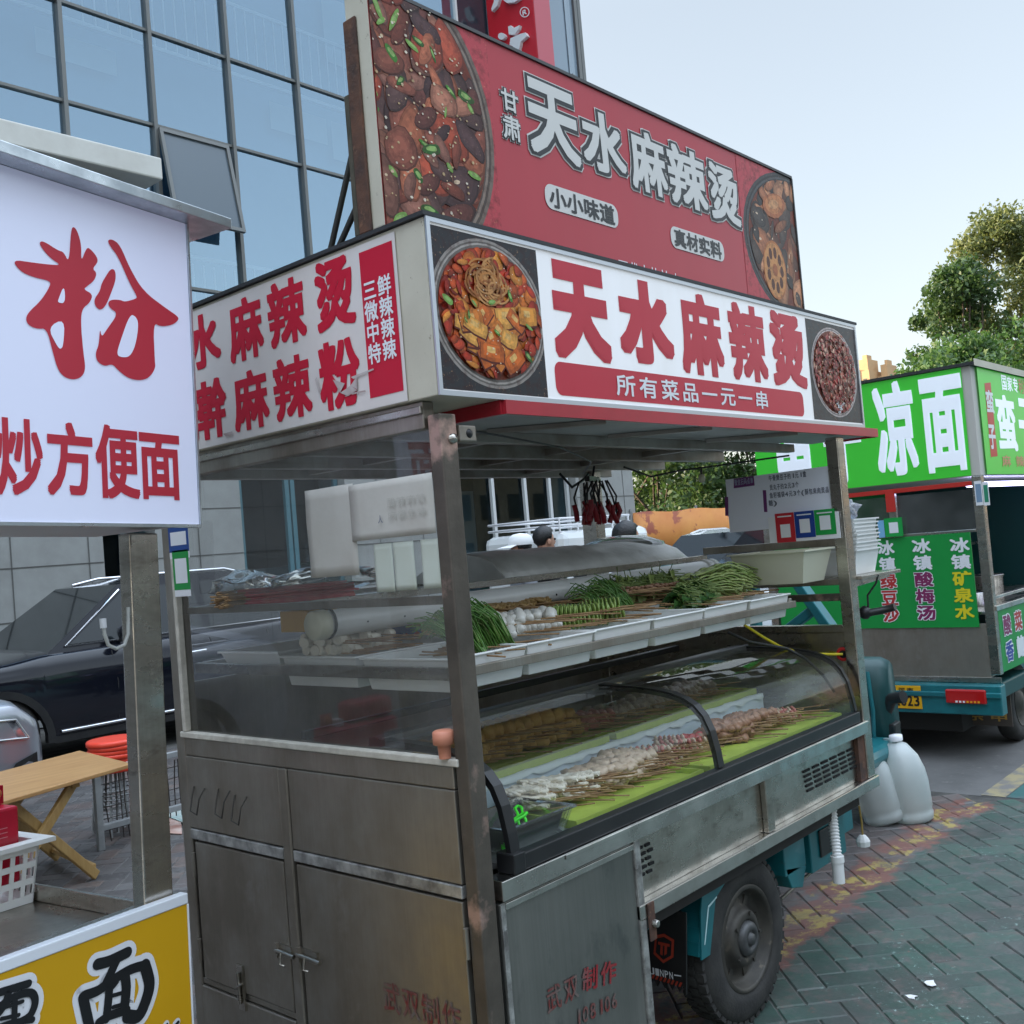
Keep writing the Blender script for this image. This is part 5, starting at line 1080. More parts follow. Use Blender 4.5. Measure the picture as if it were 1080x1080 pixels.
# ------------------------------------------------------------------ white tube, hopper cover, skewer packet, papers, clips
mb = MB(); ty, tz = .588, 1.440; mb.tube([(.045, ty, tz-.003), (2.13, ty, tz+.006)], .0375, PVC, 28, cap=False)
t_ = thing('pvc_pipe', 'long white plastic pipe with capped ends lying under the upper shelf', 'pipe', (1.1, ty, tz)); mb.build('tube', t_)
mb = MB(); mb.lathe([(0, -.012), (.036, -.011), (.041, -.006), (.0415, .03), (.038, .031)], (.045, ty, tz-.003), 'x', CREAMP, 28); mb.build('end_cap', t_)
mb = MB(); mb.lathe([(.038, 0), (.043, .001), (.043, .03), (.040, .031), (.040, .05), (.043, .051), (.043, .08), (0, .082)], (2.05, ty, tz+.006), 'x', PVC, 28); mb.build('end_collar', t_)
mb = MB(); mb.tube([(.085, ty+.042*math.sin(a), tz+.042*math.cos(a)) for a in np.linspace(0, 6.283, 20)], .004, BLACKP, 6); mb.tube([(.085, ty, tz+.04), (.085, ty+.04, 1.483)], .004, BLACKP, 6); mb.build('hanger_strap', t_)
mb = MB()
for k in range(14): mb.lathe([(0, -.001), (.004, 0)], (.2+.14*k, ty-.0368, tz-.008), 'y', VB, 8)
mb.build('drill_hole', t_)
hp = MB(); nx, ny = 22, 8; vs = []
for j in range(ny+1):
    for i in range(nx+1):
        u, v = i/nx, j/ny; x = .93+1.16*u; y = .67+.50*v; z = 1.505+.092*math.sin(math.pi*min(1, v*1.05))**.7*(1-.12*u)+.010*noise.noise(Vector((x*7, y*7, 1)))+.006*abs(math.sin(u*9.4))
        if j == 0: z = 1.492
        vs.append((x-(.05 if v > .5 else 0)*0, y, z))
hp.add(vs, [(j*(nx+1)+i, j*(nx+1)+i+1, (j+1)*(nx+1)+i+1, (j+1)*(nx+1)+i) for j in range(ny) for i in range(nx)], FOILQ, smooth=True)
hp.poly([vs[j*(nx+1)] for j in range(ny, -1, -1)]+[], FOILQ); hp.poly([vs[j*(nx+1)+nx] for j in range(ny+1)], FOILQ)
o = hp.build('foil_cover', base=(1.5, .9, 1.492)); sm_ = o.modifiers.new('solid', 'SOLIDIFY'); sm_.thickness = .006; tag(o, 'dull quilted foil cover sagging over the upper shelf', 'cover')
DZ = -.025
T = thing('skewer_packet', 'clear bag of red dyed bamboo sticks on the upper shelf behind the glass end', 'stick packet', (.33, .80, 1.515))
mb = MB(); rd = random.Random(2)
for k in range(60):
    a, r = rd.uniform(0, 6.28), .035*math.sqrt(rd.random()); y, z = .80+r*math.cos(a)*1.3, 1.545+r*math.sin(a)*.75; x = .16+rd.uniform(-.008, .008)
    mb.tube([(x+.18, y, z), (x-.10, y+.16+rd.uniform(-.01, .01), z)], .0028, STICKR, 5); mb.tube([(x-.10, y+.16, z), (x-.15, y+.19, z)], .0024, STICK, 5)
mb.build('sticks', T); T.location.z += DZ
mb = MB(); mb.blob((.30, .84, 1.555), .16, CLEAR, (1.2, .7, .27), 5, .25, 3); mb.build('bag', T)
mb = MB(); mb.blob((.13, 1.02, 1.555), .13, CLEAR, (.7, 1.1, .33), 9, .35, 3); tag(mb.build('plastic_bag', base=(.13, 1.02, 1.515+.0)), 'crumpled clear plastic bag at the back corner of the upper shelf', 'bag')
for col, x, y, lb, nm in ((M('yellow_carton', (.62, .33, .02), .5), .30, .95, 'small yellow carton under the upper shelf', 'y'), (M('blue_carton', (.02, .16, .42), .5), .52, .95, 'small blue carton beside the yellow one under the upper shelf', 'b')):
    mb = MB(); mb.box(x-.06, x+.06, y-.07, y+.07, 1.40, 1.465, col); mb.box(x-.055, x+.055, y-.074, y-.0702, 1.42, 1.445, WHITEI); tag(mb.build('carton', bevel=.004, base=(x, y, 1.40)), lb, 'carton', 'cartons under the upper shelf')
mb = MB(); mb.box(.62, .95, .96, 1.15, 1.31, 1.42, M('blue_snack_pack', (.02, .12, .42), .3)); rd = random.Random(8)
for k in range(16): mb.blob((.64+.29*rd.random(), .958, 1.33+.06*rd.random()), .016, rd.choice([WHITEI, M('snack_red', (.6, .04, .05), .4), M('snack_pink', (.7, .3, .35), .4)]), (1, .15, .8), k, .4, 1)
tag(mb.build('snack_box', bevel=.004, base=(.78, 1.05, 1.31)), 'bright blue box with red and white print at the back of the shelf', 'box')
def paper(nm, y0, y1, z0, z1, x, mt, lb, cat, seed, lines=0, sag=.0022):
    mb = MB(); n = 8; vs = []
    for j in range(n+1):
        for i in range(n+1):
            y = y0+(y1-y0)*i/n; z = z0+(z1-z0)*j/n; vs.append((x+sag*noise.noise(Vector((y*9+seed, z*9, seed))), y, z))
    mb.add(vs, [(j*(n+1)+i, j*(n+1)+i+1, (j+1)*(n+1)+i+1, (j+1)*(n+1)+i) for j in range(n) for i in range(n)], mt, smooth=True)
    o = mb.build(nm, base=(x, (y0+y1)/2, z0)); s = o.modifiers.new('thick', 'SOLIDIFY'); s.thickness = .001; tag(o, lb, cat); return o
paper('paper_sheet', .335, .535, 1.567, 1.80, .004, PAPER, 'larger yellowed paper taped on the greasy glass end', 'paper', 1)
p2 = paper('paper_sheet', .040, .345, 1.652, 1.795, -.002, PAPER, 'wide yellowed paper taped beside the worn post with show-through writing', 'paper', 4)
FP_ = Frame((-.0085, 0, 0), (0, -1, 0), (0, 0, 1)); mb = MB()
fi = M('show_through_ink', (.46, .44, .39), .8); line(mb, FP_, '酸辣麻辣', -.20, 1.725, -.06, 1.75, fi, .0, 0); line(mb, FP_, '麻酱免辣', -.20, 1.695, -.06, 1.716, fi, .0, 0); put(mb, FP_, '人', (-.235, 1.69, -.218, 1.71), INKF, 0, .02); mb.build('writing', p2)
cards = []
for i, (y0, y1, z0, z1, lb) in enumerate(((.208, .275, 1.520, 1.640, 'pale card strip taped on the glass end, farthest from the worn post'), (.130, .204, 1.522, 1.640, 'middle pale card strip taped on the glass end'), (.045, .105, 1.523, 1.640, 'pale card strip taped on the glass end, nearest the worn post'))):
    o = paper('card_strip', y0, y1, z0, z1, .006, PAPER2, lb, 'card', 11+i, sag=.002); o['group'] = 'card strips taped to the glass end'
# red handled clips hanging from the roof
T = thing('clip_bundle', 'bunch of dark wire clips with red plastic grips hanging under the roof', 'clip bunch', (1.62, .80, 1.90)); cx_, cy_, cz_ = at(625, 508, 1, .80)
mb = MB(); mb.bar((cx_-.06, .78, cz_+.01), (cx_+.06, .82, cz_+.01), .02, .02, BLACKP); mb.tube([(cx_, .80, cz_+.01), (cx_+.02, .8, 1.905)], .005, BLACKP, 6)
rd = random.Random(3); grips = MB()
for k in range(16):
    x = cx_-.09+.012*k; y = .80+rd.uniform(-.05, .05); L = rd.uniform(.10, .14)
    mb.tube([(x*.4+cx_*.6, y, cz_), (x, y, cz_-L*.5), (x+rd.uniform(-.02, .02), y, cz_-L)], .004, BLACKP, 5)
    grips.tube([(x-.01, y-.006, cz_-L*.75), (x+rd.uniform(-.02, .02), y-.006, cz_-L), (x+rd.uniform(-.03, .03), y, cz_-L-.035)], .011, M('dark_red_grip', (.30, .012, .022), .35), 7)
mb.build('hooks', T); grips.build('red_grips', T)
# ------------------------------------------------------------------ price sheet, payment cards, tubs at the far end
MF = Frame((2.168, 0, 0), (0, -1, 0), (0, 0, 1))
T = thing('price_sheet', 'hanging translucent lavender price sheet inside the far end of the cart', 'price sheet', (2.168, .25, 1.6))
mb = MB(); q = [MF.uv(765, 506), MF.uv(770, 562), MF.uv(811, 558), MF.uv(811, 552), MF.uv(884, 536), MF.uv(884, 490)]
mb.fpoly(MF, q, SHEETG); mb.build('film', T); mb = MB()
qa, qb, qc, qd = MF.uv(768, 514), MF.uv(771, 557), MF.uv(808, 553), MF.uv(807, 512); qi = M('washed_blue_print', (.36, .38, .55), .6)
mb.fpoly(MF, [MF.uv(774, 505), MF.uv(774, 515), MF.uv(796, 512), MF.uv(795, 502)], PURP, .001); mb.fpoly(MF, [MF.uv(764.5, 524), MF.uv(765, 544), MF.uv(768.5, 544), MF.uv(768, 524)], PURP, .001); mb.fpoly(MF, [MF.uv(804.5, 517), MF.uv(806, 540), MF.uv(809.5, 540), MF.uv(808, 517)], PURP, .001)
tilt_line(mb, MF, '微信扫码点单', (775, 512.5), (795, 510), 7, qi, .02, .002)
mb.fpoly(MF, [qa, qb, qc, qd], qi, .0005) if False else None
tilt_line(mb, MF, '牛骨煲豆子约1元1盒', (811, 508), (851, 503), 6.5, INKF, .02, .002); tilt_line(mb, MF, '贡丸子约2元3个', (812, 517.5), (843, 514), 6.5, INKF, .02, .002); tilt_line(mb, MF, '鱼籽福袋4元3个(酥包来肉贡品', (812, 526), (875, 519.5), 6.5, INKF, .02, .002); tilt_line(mb, MF, '糖)', (811, 534), (821, 533), 6.5, INKF, .02, .002); mb.build('print', T)
T0 = None
KF = Frame((2.15, 0, 0), (0, -1, 0), (0, 0, 1))
mb = MB(); mb.fbox(KF, KF.uv(811, 560)[0], 1.5355, KF.uv(886, 560)[0], 1.640, -.004, 0, WHITEI); cs = tag(mb.build('payment_card_board', base=(2.15, .15, 1.5355)), 'white board with red, blue and green payment cards standing on the rail', 'card board')
for (xl, xr, yt, yb, c) in ((818, 839, 541, 572, M('card_red', (.55, .02, .03), .4)), (838, 860, 539, 567, M('card_blue', (.01, .05, .28), .4)), (859, 882, 537, 564, M('card_green', (.01, .33, .06), .4))):
    r = pxrect(KF, xl, xr, yt, yb); mb = MB(); mb.fquad(KF, r[0]+.002, r[1], r[2]-.002, r[3], c, .001); w = r[2]-r[0]; mb.fquad(KF, r[0]+w*.25, r[1]+w*.22, r[2]-w*.25, r[1]+w*.22+w*.62, WHITEI, .002); mb.fquad(KF, r[0]+w*.15, r[3]-.016, r[2]-w*.15, r[3]-.011, WHITEI, .002); mb.build('payment_card', cs)
mb = MB(); open_box(mb, -.12, .12, -.155, .155, 0, .125, .03, .003, CREAMP, .01); o = mb.build('storage_tub'); o.location = (2.02, .21, 1.379); tag(o, 'cream plastic storage tub on the far end rail under the payment cards', 'tub')
mb = MB(); open_box(mb, -.115, .115, -.10, .10, 0, .10, .018, .002, BINP, .008); c0 = mb.build('takeaway_container'); c0.location = (2.42, .13, 1.381); G = 'nested takeaway containers'
NL = 'one of the identical nested white containers above the bottom one on the bracket shelf'
tag(c0, 'bottom white container of the nested stack on the bracket shelf', 'container', G)
for k in range(1, 9): dup(c0, (2.42+rdF.uniform(-.003, .003), .13+rdF.uniform(-.003, .003), 1.381+.0155*k), (0, 0, rdF.uniform(-.04, .04)), NL)
mb = MB(); mb.blob((2.42, .13, 1.645), .09, FILMG, (1, .8, .55), 4, .5, 3); mb.tube([(2.42, .13, 1.67), (2.43, .12, 1.70), (2.40, .12, 1.725)], .018, FILMG, 8, r2=.008); tag(mb.build('carrier_bag', base=(2.42, .13, 1.62)), 'scrunched clear bag on top of the nested white containers', 'bag')
# ------------------------------------------------------------------ jugs on the ground
def jug(loc, rz, tilt_, lb):
    T = thing('water_jug', lb, 'jug', loc, 'water jugs on the paving'); T.rotation_euler = (Matrix.Rotation(tilt_, 4, Vector((FWD[0], FWD[1], 0))) @ Matrix.Rotation(rz, 4, 'Z')).to_euler()
    mb = MB(); n = 28; prof = [(.0, .0), (.118, .0), (.133, .012), (.137, .045), (.131, .06), (.137, .075), (.136, .21), (.128, .27), (.102, .34), (.060, .395), (.030, .408), (.030, .43)]; vs = []
    for r, h in prof:
        for k in range(n):
            a = 2*math.pi*k/n; e = 2.7; cs_, sn = math.cos(a), math.sin(a); q = (abs(cs_)**e+abs(sn)**e)**(-1/e) if r > .06 else 1
            vs.append((loc[0]+r*q*cs_, loc[1]+r*q*sn*.8, loc[2]+h))
    mb.add(vs, [(i*n+k, i*n+(k+1) % n, (i+1)*n+(k+1) % n, (i+1)*n+k) for i in range(len(prof)-1) for k in range(n)], JUGP, smooth=True)
    b = mb.build('jug_body', T)
    mb = MB(); mb.tube([(loc[0]+.105, loc[1], loc[2]+.31), (loc[0]+.115, loc[1], loc[2]+.40), (loc[0]+.03, loc[1], loc[2]+.412)], .014, JUGP, 10); mb.build('handle', T)
    mb = MB(); mb.lathe([(.034, .415), (.034, .443), (.0, .445)], loc, 'z', WHITEI, 16); mb.build('cap', T)
j1 = at(938, 862, 2, 0); j2 = at(969, 864, 2, 0)
jug((float(j1[0])-.06, float(j1[1])+.0, .012), .5, math.radians(-13), 'cloudy white water jug leaning beside the cart corner, fuller of the two'); jug((float(j2[0]), float(j2[1])+.05, 0), .9, math.radians(-4), 'clearer white water jug standing upright with a dirty base')
# ================================================================== LEFT STALL
a_ = math.radians(9.6); b_ = math.radians(-2.0)
SU = np.array([math.cos(a_)*math.cos(b_), math.sin(a_)*math.cos(b_), math.sin(b_)]); SN = np.array([math.sin(a_), -math.cos(a_), 0]); SV = np.cross(SN, SU)
SO = atdepth(197, 943, 2.5)                       # top right front corner of the counter
stall = thing('noodle_stall', 'market stall with a glossy white sign, ochre front panel and square steel corner post', 'market stall', (float(SO[0]), float(SO[1]), 0))
SF = Frame(SO, SU, SV)                           # u<0 along the stall, v up, w outwards
TF = Frame(SF.pt(0, 0, .09), SU, SV)             # the sign's face, a little proud of the counter
def sp(nm, mb, bevel=0.0): return mb.build(nm, stall, bevel)
su1, sv0 = TF.uv(210, 553); sv1 = TF.uv(205, 239)[1]; su0 = su1-2.3
mb = MB(); mb.fbox(TF, su0, sv0, su1, sv1, -.40, -.001, M('stall_box_back', (.5, .5, .52), .5)); sp('sign_case', mb)
mb = MB(); mb.fquad(TF, su0, sv0, su1, sv1, SIGNL, 0); sf = sp('sign_face', mb)
mb = MB(); mb.fbox(TF, su0, sv0-.008, su1+.004, sv0-.0005, -.01, .006, GALV); mb.fbox(TF, su1+.0005, sv0, su1+.006, sv1, -.01, .005, GALV); o = sp('sign_trim', mb); o.parent = sf
zt_ = lambda x, y: TF.uv(x*.407, 120+y*.407)
mb = MB()
polyA = [(30, 378), (85, 386), (125, 391), (158, 393), (130, 375), (108, 350), (100, 333), (112, 330), (150, 355), (164, 358), (178, 388), (183, 300), (190, 292), (200, 305), (210, 340), (209, 385), (222, 350), (230, 347), (250, 370), (253, 385), (238, 402), (250, 412), (244, 432), (225, 447), (215, 455), (240, 468), (232, 490), (212, 505), (208, 540), (215, 620), (221, 660), (212, 682), (190, 690), (165, 683), (148, 662), (135, 615), (120, 556), (95, 558), (72, 548), (65, 530), (75, 512), (105, 485), (130, 445), (128, 433), (85, 424), (50, 408)]
polyB = [(285, 403), (295, 403), (299, 415), (298, 435), (284, 472), (272, 500), (258, 510), (245, 498), (243, 480), (258, 460), (262, 440), (274, 420)]
polyC = [(277, 328), (290, 325), (310, 340), (335, 400), (370, 460), (430, 505), (460, 525), (462, 535), (445, 548), (415, 552), (396, 541), (400, 640), (402, 660), (385, 685), (360, 692), (330, 685), (305, 665), (290, 648), (270, 655), (250, 642), (246, 620), (255, 600), (258, 555), (262, 580), (275, 560), (305, 518), (285, 505), (278, 492), (285, 482), (310, 482), (322, 488), (350, 480), (355, 475), (335, 440), (305, 370), (285, 345)]
def smooth(p, it=2):
    for _ in range(it):
        q = []
        for i in range(len(p)):
            a, b = p[i], p[(i+1) % len(p)]; q += [(a[0]*.75+b[0]*.25, a[1]*.75+b[1]*.25), (a[0]*.25+b[0]*.75, a[1]*.25+b[1]*.75)]
        p = q
    return p
for pl, mt, w in ((polyA, SIGNR, .0015), (polyB, SIGNR, .0015), (polyC, SIGNR, .0016), ([(165, 443), (150, 480), (148, 490), (168, 492)], SIGNL, .0022), ([(122, 554), (166, 530), (163, 600), (155, 612), (145, 600)], SIGNL, .0022), ([(335, 520), (350, 525), (358, 545), (350, 600), (335, 630), (315, 632), (300, 625), (310, 590)], SIGNL, .0022)):
    mb.fpoly(TF, [zt_(*p) for p in smooth(pl)], mt, w)
for ch, xl, xr, yt, yb in (('炒', 0, 110, 790, 990), ('方', 120, 240, 800, 990), ('便', 247, 360, 808, 998), ('面', 362, 466, 830, 1000)):
    a = zt_((xl+xr)/2, yt); b = zt_((xl+xr)/2, yb); c = zt_(xl, (yt+yb)/2); d = zt_(xr, (yt+yb)/2)
    if ch == '炒': c = zt_(-14, 890)
    put(mb, TF, ch, (c[0], b[1], d[0], a[1]), SIGNR, .0015, .026)
for i, ch in enumerate('炸串凉皮'[::-1]):
    pass
o = sp('sign_lettering', mb); o.parent = sf
mb = MB(); ru, rv = TF.uv(228, 229); TFv = TF.uv(0, 155)[1]
mb.fbox(TF, su0-.1, sv1+.001, ru, sv1+.027, -.12, .055, GALV); sp('roof_sheet', mb, .002)
PFr = Frame(SF.pt(0, 0, -.03), SU, SV); pu0, pu1 = PFr.uv(145, 760)[0], PFr.uv(175, 760)[0]
mb = MB(); mb.fbox(SF, pu0, -.83, pu1, sv0-.012, -.075, -.03, STEEL); sp('corner_post', mb, .004)
mb = MB(); mb.fbox(SF, su0-.2, -.82, -.001, -.001, -.02, -.001, M('stall_box_back', (.5, .5, .52), .5)); fpn = sp('front_board', mb)
mb = MB(); vt_ = SF.uv(197, 953)[1]; mb.fquad(SF, su0-.2, -.82, -.003, vt_, YPAN, .0015); yp = sp('front_panel', mb)
mb = MB(); mb.fbox(SF, su0-.2, vt_+.0005, .0, .004, -.022, .004, M('white_edge_strip', (.78, .80, .84), .25)); mb.fbox(SF, -.0025, -.82, .003, vt_, -.02, .004, M('white_edge_strip', (.78, .80, .84), .25)); mb.fbox(SF, su0-.2, -.014, .0, .002, -.05, -.0225, STEEL); sp('edge_trim', mb, .003)
z7_ = lambda x, y: SF.uv(x*.2037, 960+y*.2037)
mb = MB()
st_ = [([(500, 278), (560, 262), (655, 217)], 30), ([(600, 255), (575, 310), (545, 372)], 26), ([(425, 450), (440, 520), (455, 590), (470, 660)], 30), ([(432, 440), (500, 415), (560, 372), (660, 310), (745, 282)], 27), ([(745, 285), (768, 380), (748, 470), (710, 545), (655, 548)], 36), ([(560, 405), (555, 470), (545, 560)], 25), ([(640, 330), (648, 400), (640, 490)], 30), ([(580, 440), (630, 425)], 11), ([(580, 500), (640, 482)], 11), ([(505, 580), (560, 545), (650, 515)], 24), ([(580, 395), (600, 370)], 12)]
st2 = [([(-60, 440), (20, 415), (140, 378)], 20), ([(40, 420), (10, 500), (-40, 560)], 18), ([(-40, 520), (60, 450), (150, 425), (175, 470), (150, 540), (100, 575)], 20), ([(20, 500), (110, 470)], 10), ([(0, 560), (90, 540)], 10), ([(-60, 620), (60, 580), (160, 565)], 16), ([(70, 470), (60, 600), (20, 680)], 16)]
st3 = [([(850, 600), (858, 588)], 8), ([(905, 590), (915, 578)], 10)]
w = .002
for grp in (st_, st2, st3):
    for pts, r in grp: stroke(mb, SF, pts, r+(32 if grp is not st3 else 12), WHITEI, w, z7_)
w = .0035
for grp in (st_, st2, st3):
    for pts, r in grp: stroke(mb, SF, pts, r, INK, w, z7_); w += 1e-4
o = sp('panel_lettering', mb); o.parent = yp
mb = MB(); dz = -.075; mb.fbox(SF, su0-.2, dz-.02, -.004, dz, -.95, -.055, STEEL); cb = sp('counter_top', mb)
mb = MB(); mb.fbox(SF, su0-.2, dz+.0005, -.02, -.03, -.965, -.9505, STEEL); mb.fbox(SF, -.018, dz+.0005, -.006, -.030, -.95, -.0765, STEEL); sp('counter_upstand', mb, .003)
mb = MB(); p = lambda x, y: SF.pt(*SF.uv(x, y), -.02)
mb.tube([p(141, 640), p(141, 668), p(137, 680), p(128, 684), p(120, 680), p(116, 668), p(115, 656)], .0045, M('grey_hose', (.5, .5, .47), .5), 8); mb.tube([p(115, 662), p(114, 652)], .008, WHITEI, 8); sp('hook_cable', mb)
# white basket with red packets on the counter
_d = ray(40, 950); _o = SF.pt(0, dz+.001, 0); BC = CAM+_d*(((_o-CAM)@SV)/(_d@SV)) - SU*.160 - SN*.112
bu1 = None
T = thing('plastic_basket', 'white slotted plastic basket standing on the steel stall counter', 'basket', tuple(map(float, BC)))
KB = Frame(BC, SU, SV); KZ = SN
def bask(mb):
    W2, D2, h, t = .165, .12, .155, .10
    for (ax, s) in (('u', 1), ('u', -1), ('w', 1), ('w', -1)):
        L = W2 if ax == 'w' else D2
        def pt(a, v, out):
            k = 1-t*(1-v/h)
            if ax == 'w': return KB.pt(a*k, v, s*(D2*k+out))
            return KB.pt(s*(W2*k+out), v, a*k)
        def bx(a0, a1, v0, v1):
            vs = [pt(a, v, o) for o in (-.004, 0) for v in (v0, v1) for a in (a0, a1)]; mb.add(vs, [(0, 2, 3, 1), (4, 5, 7, 6), (0, 1, 5, 4), (2, 6, 7, 3), (0, 4, 6, 2), (1, 3, 7, 5)], BINP)
        for v0, v1 in ((0, .022), (.050, .066), (.094, .110), (.134, h)): bx(-L, L, v0, v1)
        n = 9
        for k in range(n+1):
            c = -L+2*L*k/n; 
            for v0, v1 in ((.0225, .0495), (.0665, .0935), (.1105, .1335)): bx(max(-L, c-.006), min(L, c+.006), v0, v1)
    mb.fbox(KB, -W2*.9, 0, W2*.9, .004, -D2*.9, D2*.9, BINP)
    for s in (1, -1):
        mb.fbox(KB, -W2-.03, h, W2+.03, h+.012, s*D2-.012 if s > 0 else -D2-.03, D2+.03 if s > 0 else -D2+.012, BINP)
        mb.fbox(KB, s*W2-.012 if s > 0 else -W2-.03, h, W2+.03 if s > 0 else -W2+.012, h+.012, -D2+.0125, D2-.0125, BINP)
mb = MB(); bask(mb); bo = mb.build('basket_body', T)
PKR = M('glossy_red_packet', (.55, .015, .04), .25, 0, c2=(.45, .01, .03), scale=9)
mb = MB(); mb.fbox(KB, -.15, .06, .125, .262, -.04, .095, PKR); pk = mb.build('noodle_packet', bevel=.008, base=tuple(KB.pt(0, .06, 0))); tag(pk, 'big glossy red packet with a barcode standing in the white basket', 'packet')
PF = Frame(KB.pt(0, 0, .0955), SU, SV); mb = MB(); mb.fquad(PF, -.16, .165, -.085, .218, WHITEI, .001)
for k in range(12): mb.fquad(PF, -.155+.0055*k, .172, -.1525+.0055*k, .214, INK, .002)
for k in range(3): mb.fquad(PF, -.02, .185+.012*k, .09, .187+.012*k, M('pale_red_print', (.65, .25, .28), .4), .001)
o = mb.build('print', pk)
mb = MB(); mb.fbox(KB, -.16, .263, .02, .335, -.05, .06, PKR); tag(mb.build('noodle_packet', bevel=.02, base=tuple(KB.pt(0, .263, 0))), 'smaller red packet lying on top of the barcoded one', 'packet')
mb = MB(); mb.fbox(KB, .045, .263, .075, .285, .0, .05, WHITEI); mb.fbox(KB, .08, .263, .122, .312, .02, .03, PKR); mb.blob(tuple(KB.pt(.10, .29, .032)), .016, M('snack_orange', (.7, .2, .05), .4), (1, .3, 1)); tag(mb.build('seasoning_sachet', base=tuple(KB.pt(.08, .263, .02))), 'small red and white seasoning sachets tucked behind the packet rim', 'sachet')

# ================================================================== folding table, stools, rack, mats
def at_tab(px, py, z): return at(px, py, 2, z)
TZ = .58; A1 = at_tab(139.5, 805, TZ); A2 = at_tab(84, 791.5, TZ); A0 = at_tab(0, 846, TZ); dv = (A1-A0)/np.linalg.norm(A1-A0); A0 = A1-dv*1.25; A3 = A2-dv*1.25
tb = thing('folding_table', 'folding wooden table with crossed pale legs beside the stall', 'table', (float((A1+A0)[0]/2), float((A1+A2)[1]/2), 0))
mb = MB(); mb.prism([A0, A1, A2, A3], (0, 0, -.022), WOOD); mb.build('tabletop', tb, .004)
ac = (A2-A1)
for wf in (.10, .90):
    for e0, e1 in ((.62, .20), (.30, .74)):
        o_ = ac*(.05 if e0 > .5 else 0); p = A1-dv*1.25*e0+ac*wf*.92+o_; q = A1-dv*1.25*e1+ac*wf*.92+o_
        mb = MB(); mb.bar((p[0], p[1], TZ-.026), (q[0], q[1], .015), .028, .05, WOODL); mb.build('leg', tb, .004)
mb = MB()
for e, z in ((.22, .07), (.72, .07)):
    b0 = A1-dv*1.25*e; mb.bar((*(b0+ac*.14)[:2], z), (*(b0+ac*.86)[:2], z), .045, .022, WOODL)
for e in (.30, .64):
    b0 = A1-dv*1.25*e; mb.bar((*(b0+ac*.05)[:2], TZ-.037), (*(b0+ac*.95)[:2], TZ-.037), .04, .026, WOODL)
mb.build('stretcher', tb, .003)
SCen = at(110, 815, 2, .5); SX, SY = float(SCen[0])+.35, float(SCen[1])+.55
mb = MB(); mb.lathe([(.0, .012), (.13, .012), (.165, .010), (.172, .0), (.172, -.022), (.165, -.024), (.160, -.004), (0, -.004)], (0, 0, 0), 'z', ORANGE, 36); s0 = mb.build('stacking_stool')
mb = MB()
for k in range(4):
    a = math.pi/4+k*math.pi/2; mb.tube([(.11*math.cos(a), .11*math.sin(a), -.006), (.15*math.cos(a), .15*math.sin(a), -.26), (.17*math.cos(a), .17*math.sin(a), -.42)], .008, GREYM, 8)
mb.tube([(.155*math.cos(a), .155*math.sin(a), -.30) for a in np.linspace(0, 6.2832, 25)], .005, GREYM, 6); mb.build('leg_frame', s0)
for k in range(7):
    o = s0 if k == 0 else dup(s0); o.location = (SX+.004*(k % 3), SY-.003*(k % 2), .428+.027*k); o.rotation_euler = (0, 0, .21*k)
    tag(o, 'topmost orange plastic stool of the stack behind the wooden table' if k == 6 else ('bottom orange plastic stool of the stack behind the wooden table' if k == 0 else 'orange plastic stool in the middle of the stack behind the wooden table'), 'stool', 'stacked orange stools')
rk = thing('wire_rack', 'low grey metal rack with wire mesh in front of the orange stools', 'rack', (SX, SY-.3, 0))
mb = MB(); q0, q1 = SX-.28, SX+1.5; yy = SY-.30
for z in (.13, .47): mb.box(q0, q1, yy-.018, yy+.018, z-.018, z+.018, GREYM)
for x in (q0, SX+.02, SX+.75, q1): mb.box(x-.02, x+.02, yy-.0175, yy+.0175, .0, .449, GREYM)
mb.build('rack_frame', rk, .003)
mb = MB(); rd = random.Random(4); rw = M('dark_wire', (.06, .05, .045), .6, .5)
for k in range(22): x = q0+.04+(q1-q0-.1)*k/21*.5; mb.tube([(x, yy+.025, .02+rd.uniform(0, .06)), (x+rd.uniform(-.02, .02), yy+.03, .25), (x+rd.uniform(-.02, .02), yy+.025, .43)], .004, rw, 5)
for k in range(5): mb.tube([(q0+.02, yy+.028, .10+.07*k), (SX+.6, yy+.03, .11+.07*k)], .003, rw, 5)
mb.build('wire_mesh', rk)
for pts, mt, lb in (([(134, 868), (160, 862), (190, 851), (192, 880), (158, 878)], M('pink_printed_sheet', (.42, .20, .15), .6, 0, c2=(.55, .42, .36), scale=7), 'pinkish printed cardboard sheet lying flat on the paving'), ([(172, 860), (205, 840), (230, 842), (205, 872)], M('pale_teal_sheet', (.28, .44, .42), .6, 0, c2=(.5, .5, .45), scale=9), 'pale teal printed sheet lying on the paving by the cart')):
    P3 = [at(x, y, 2, .004 if 'pink' in mt.name else .010) for x, y in pts]; mb = MB(); mb.prism(P3[::-1], (0, 0, .004), mt); tag(mb.build('cardboard_sheet', base=tuple(map(float, P3[0]))), lb, 'cardboard')

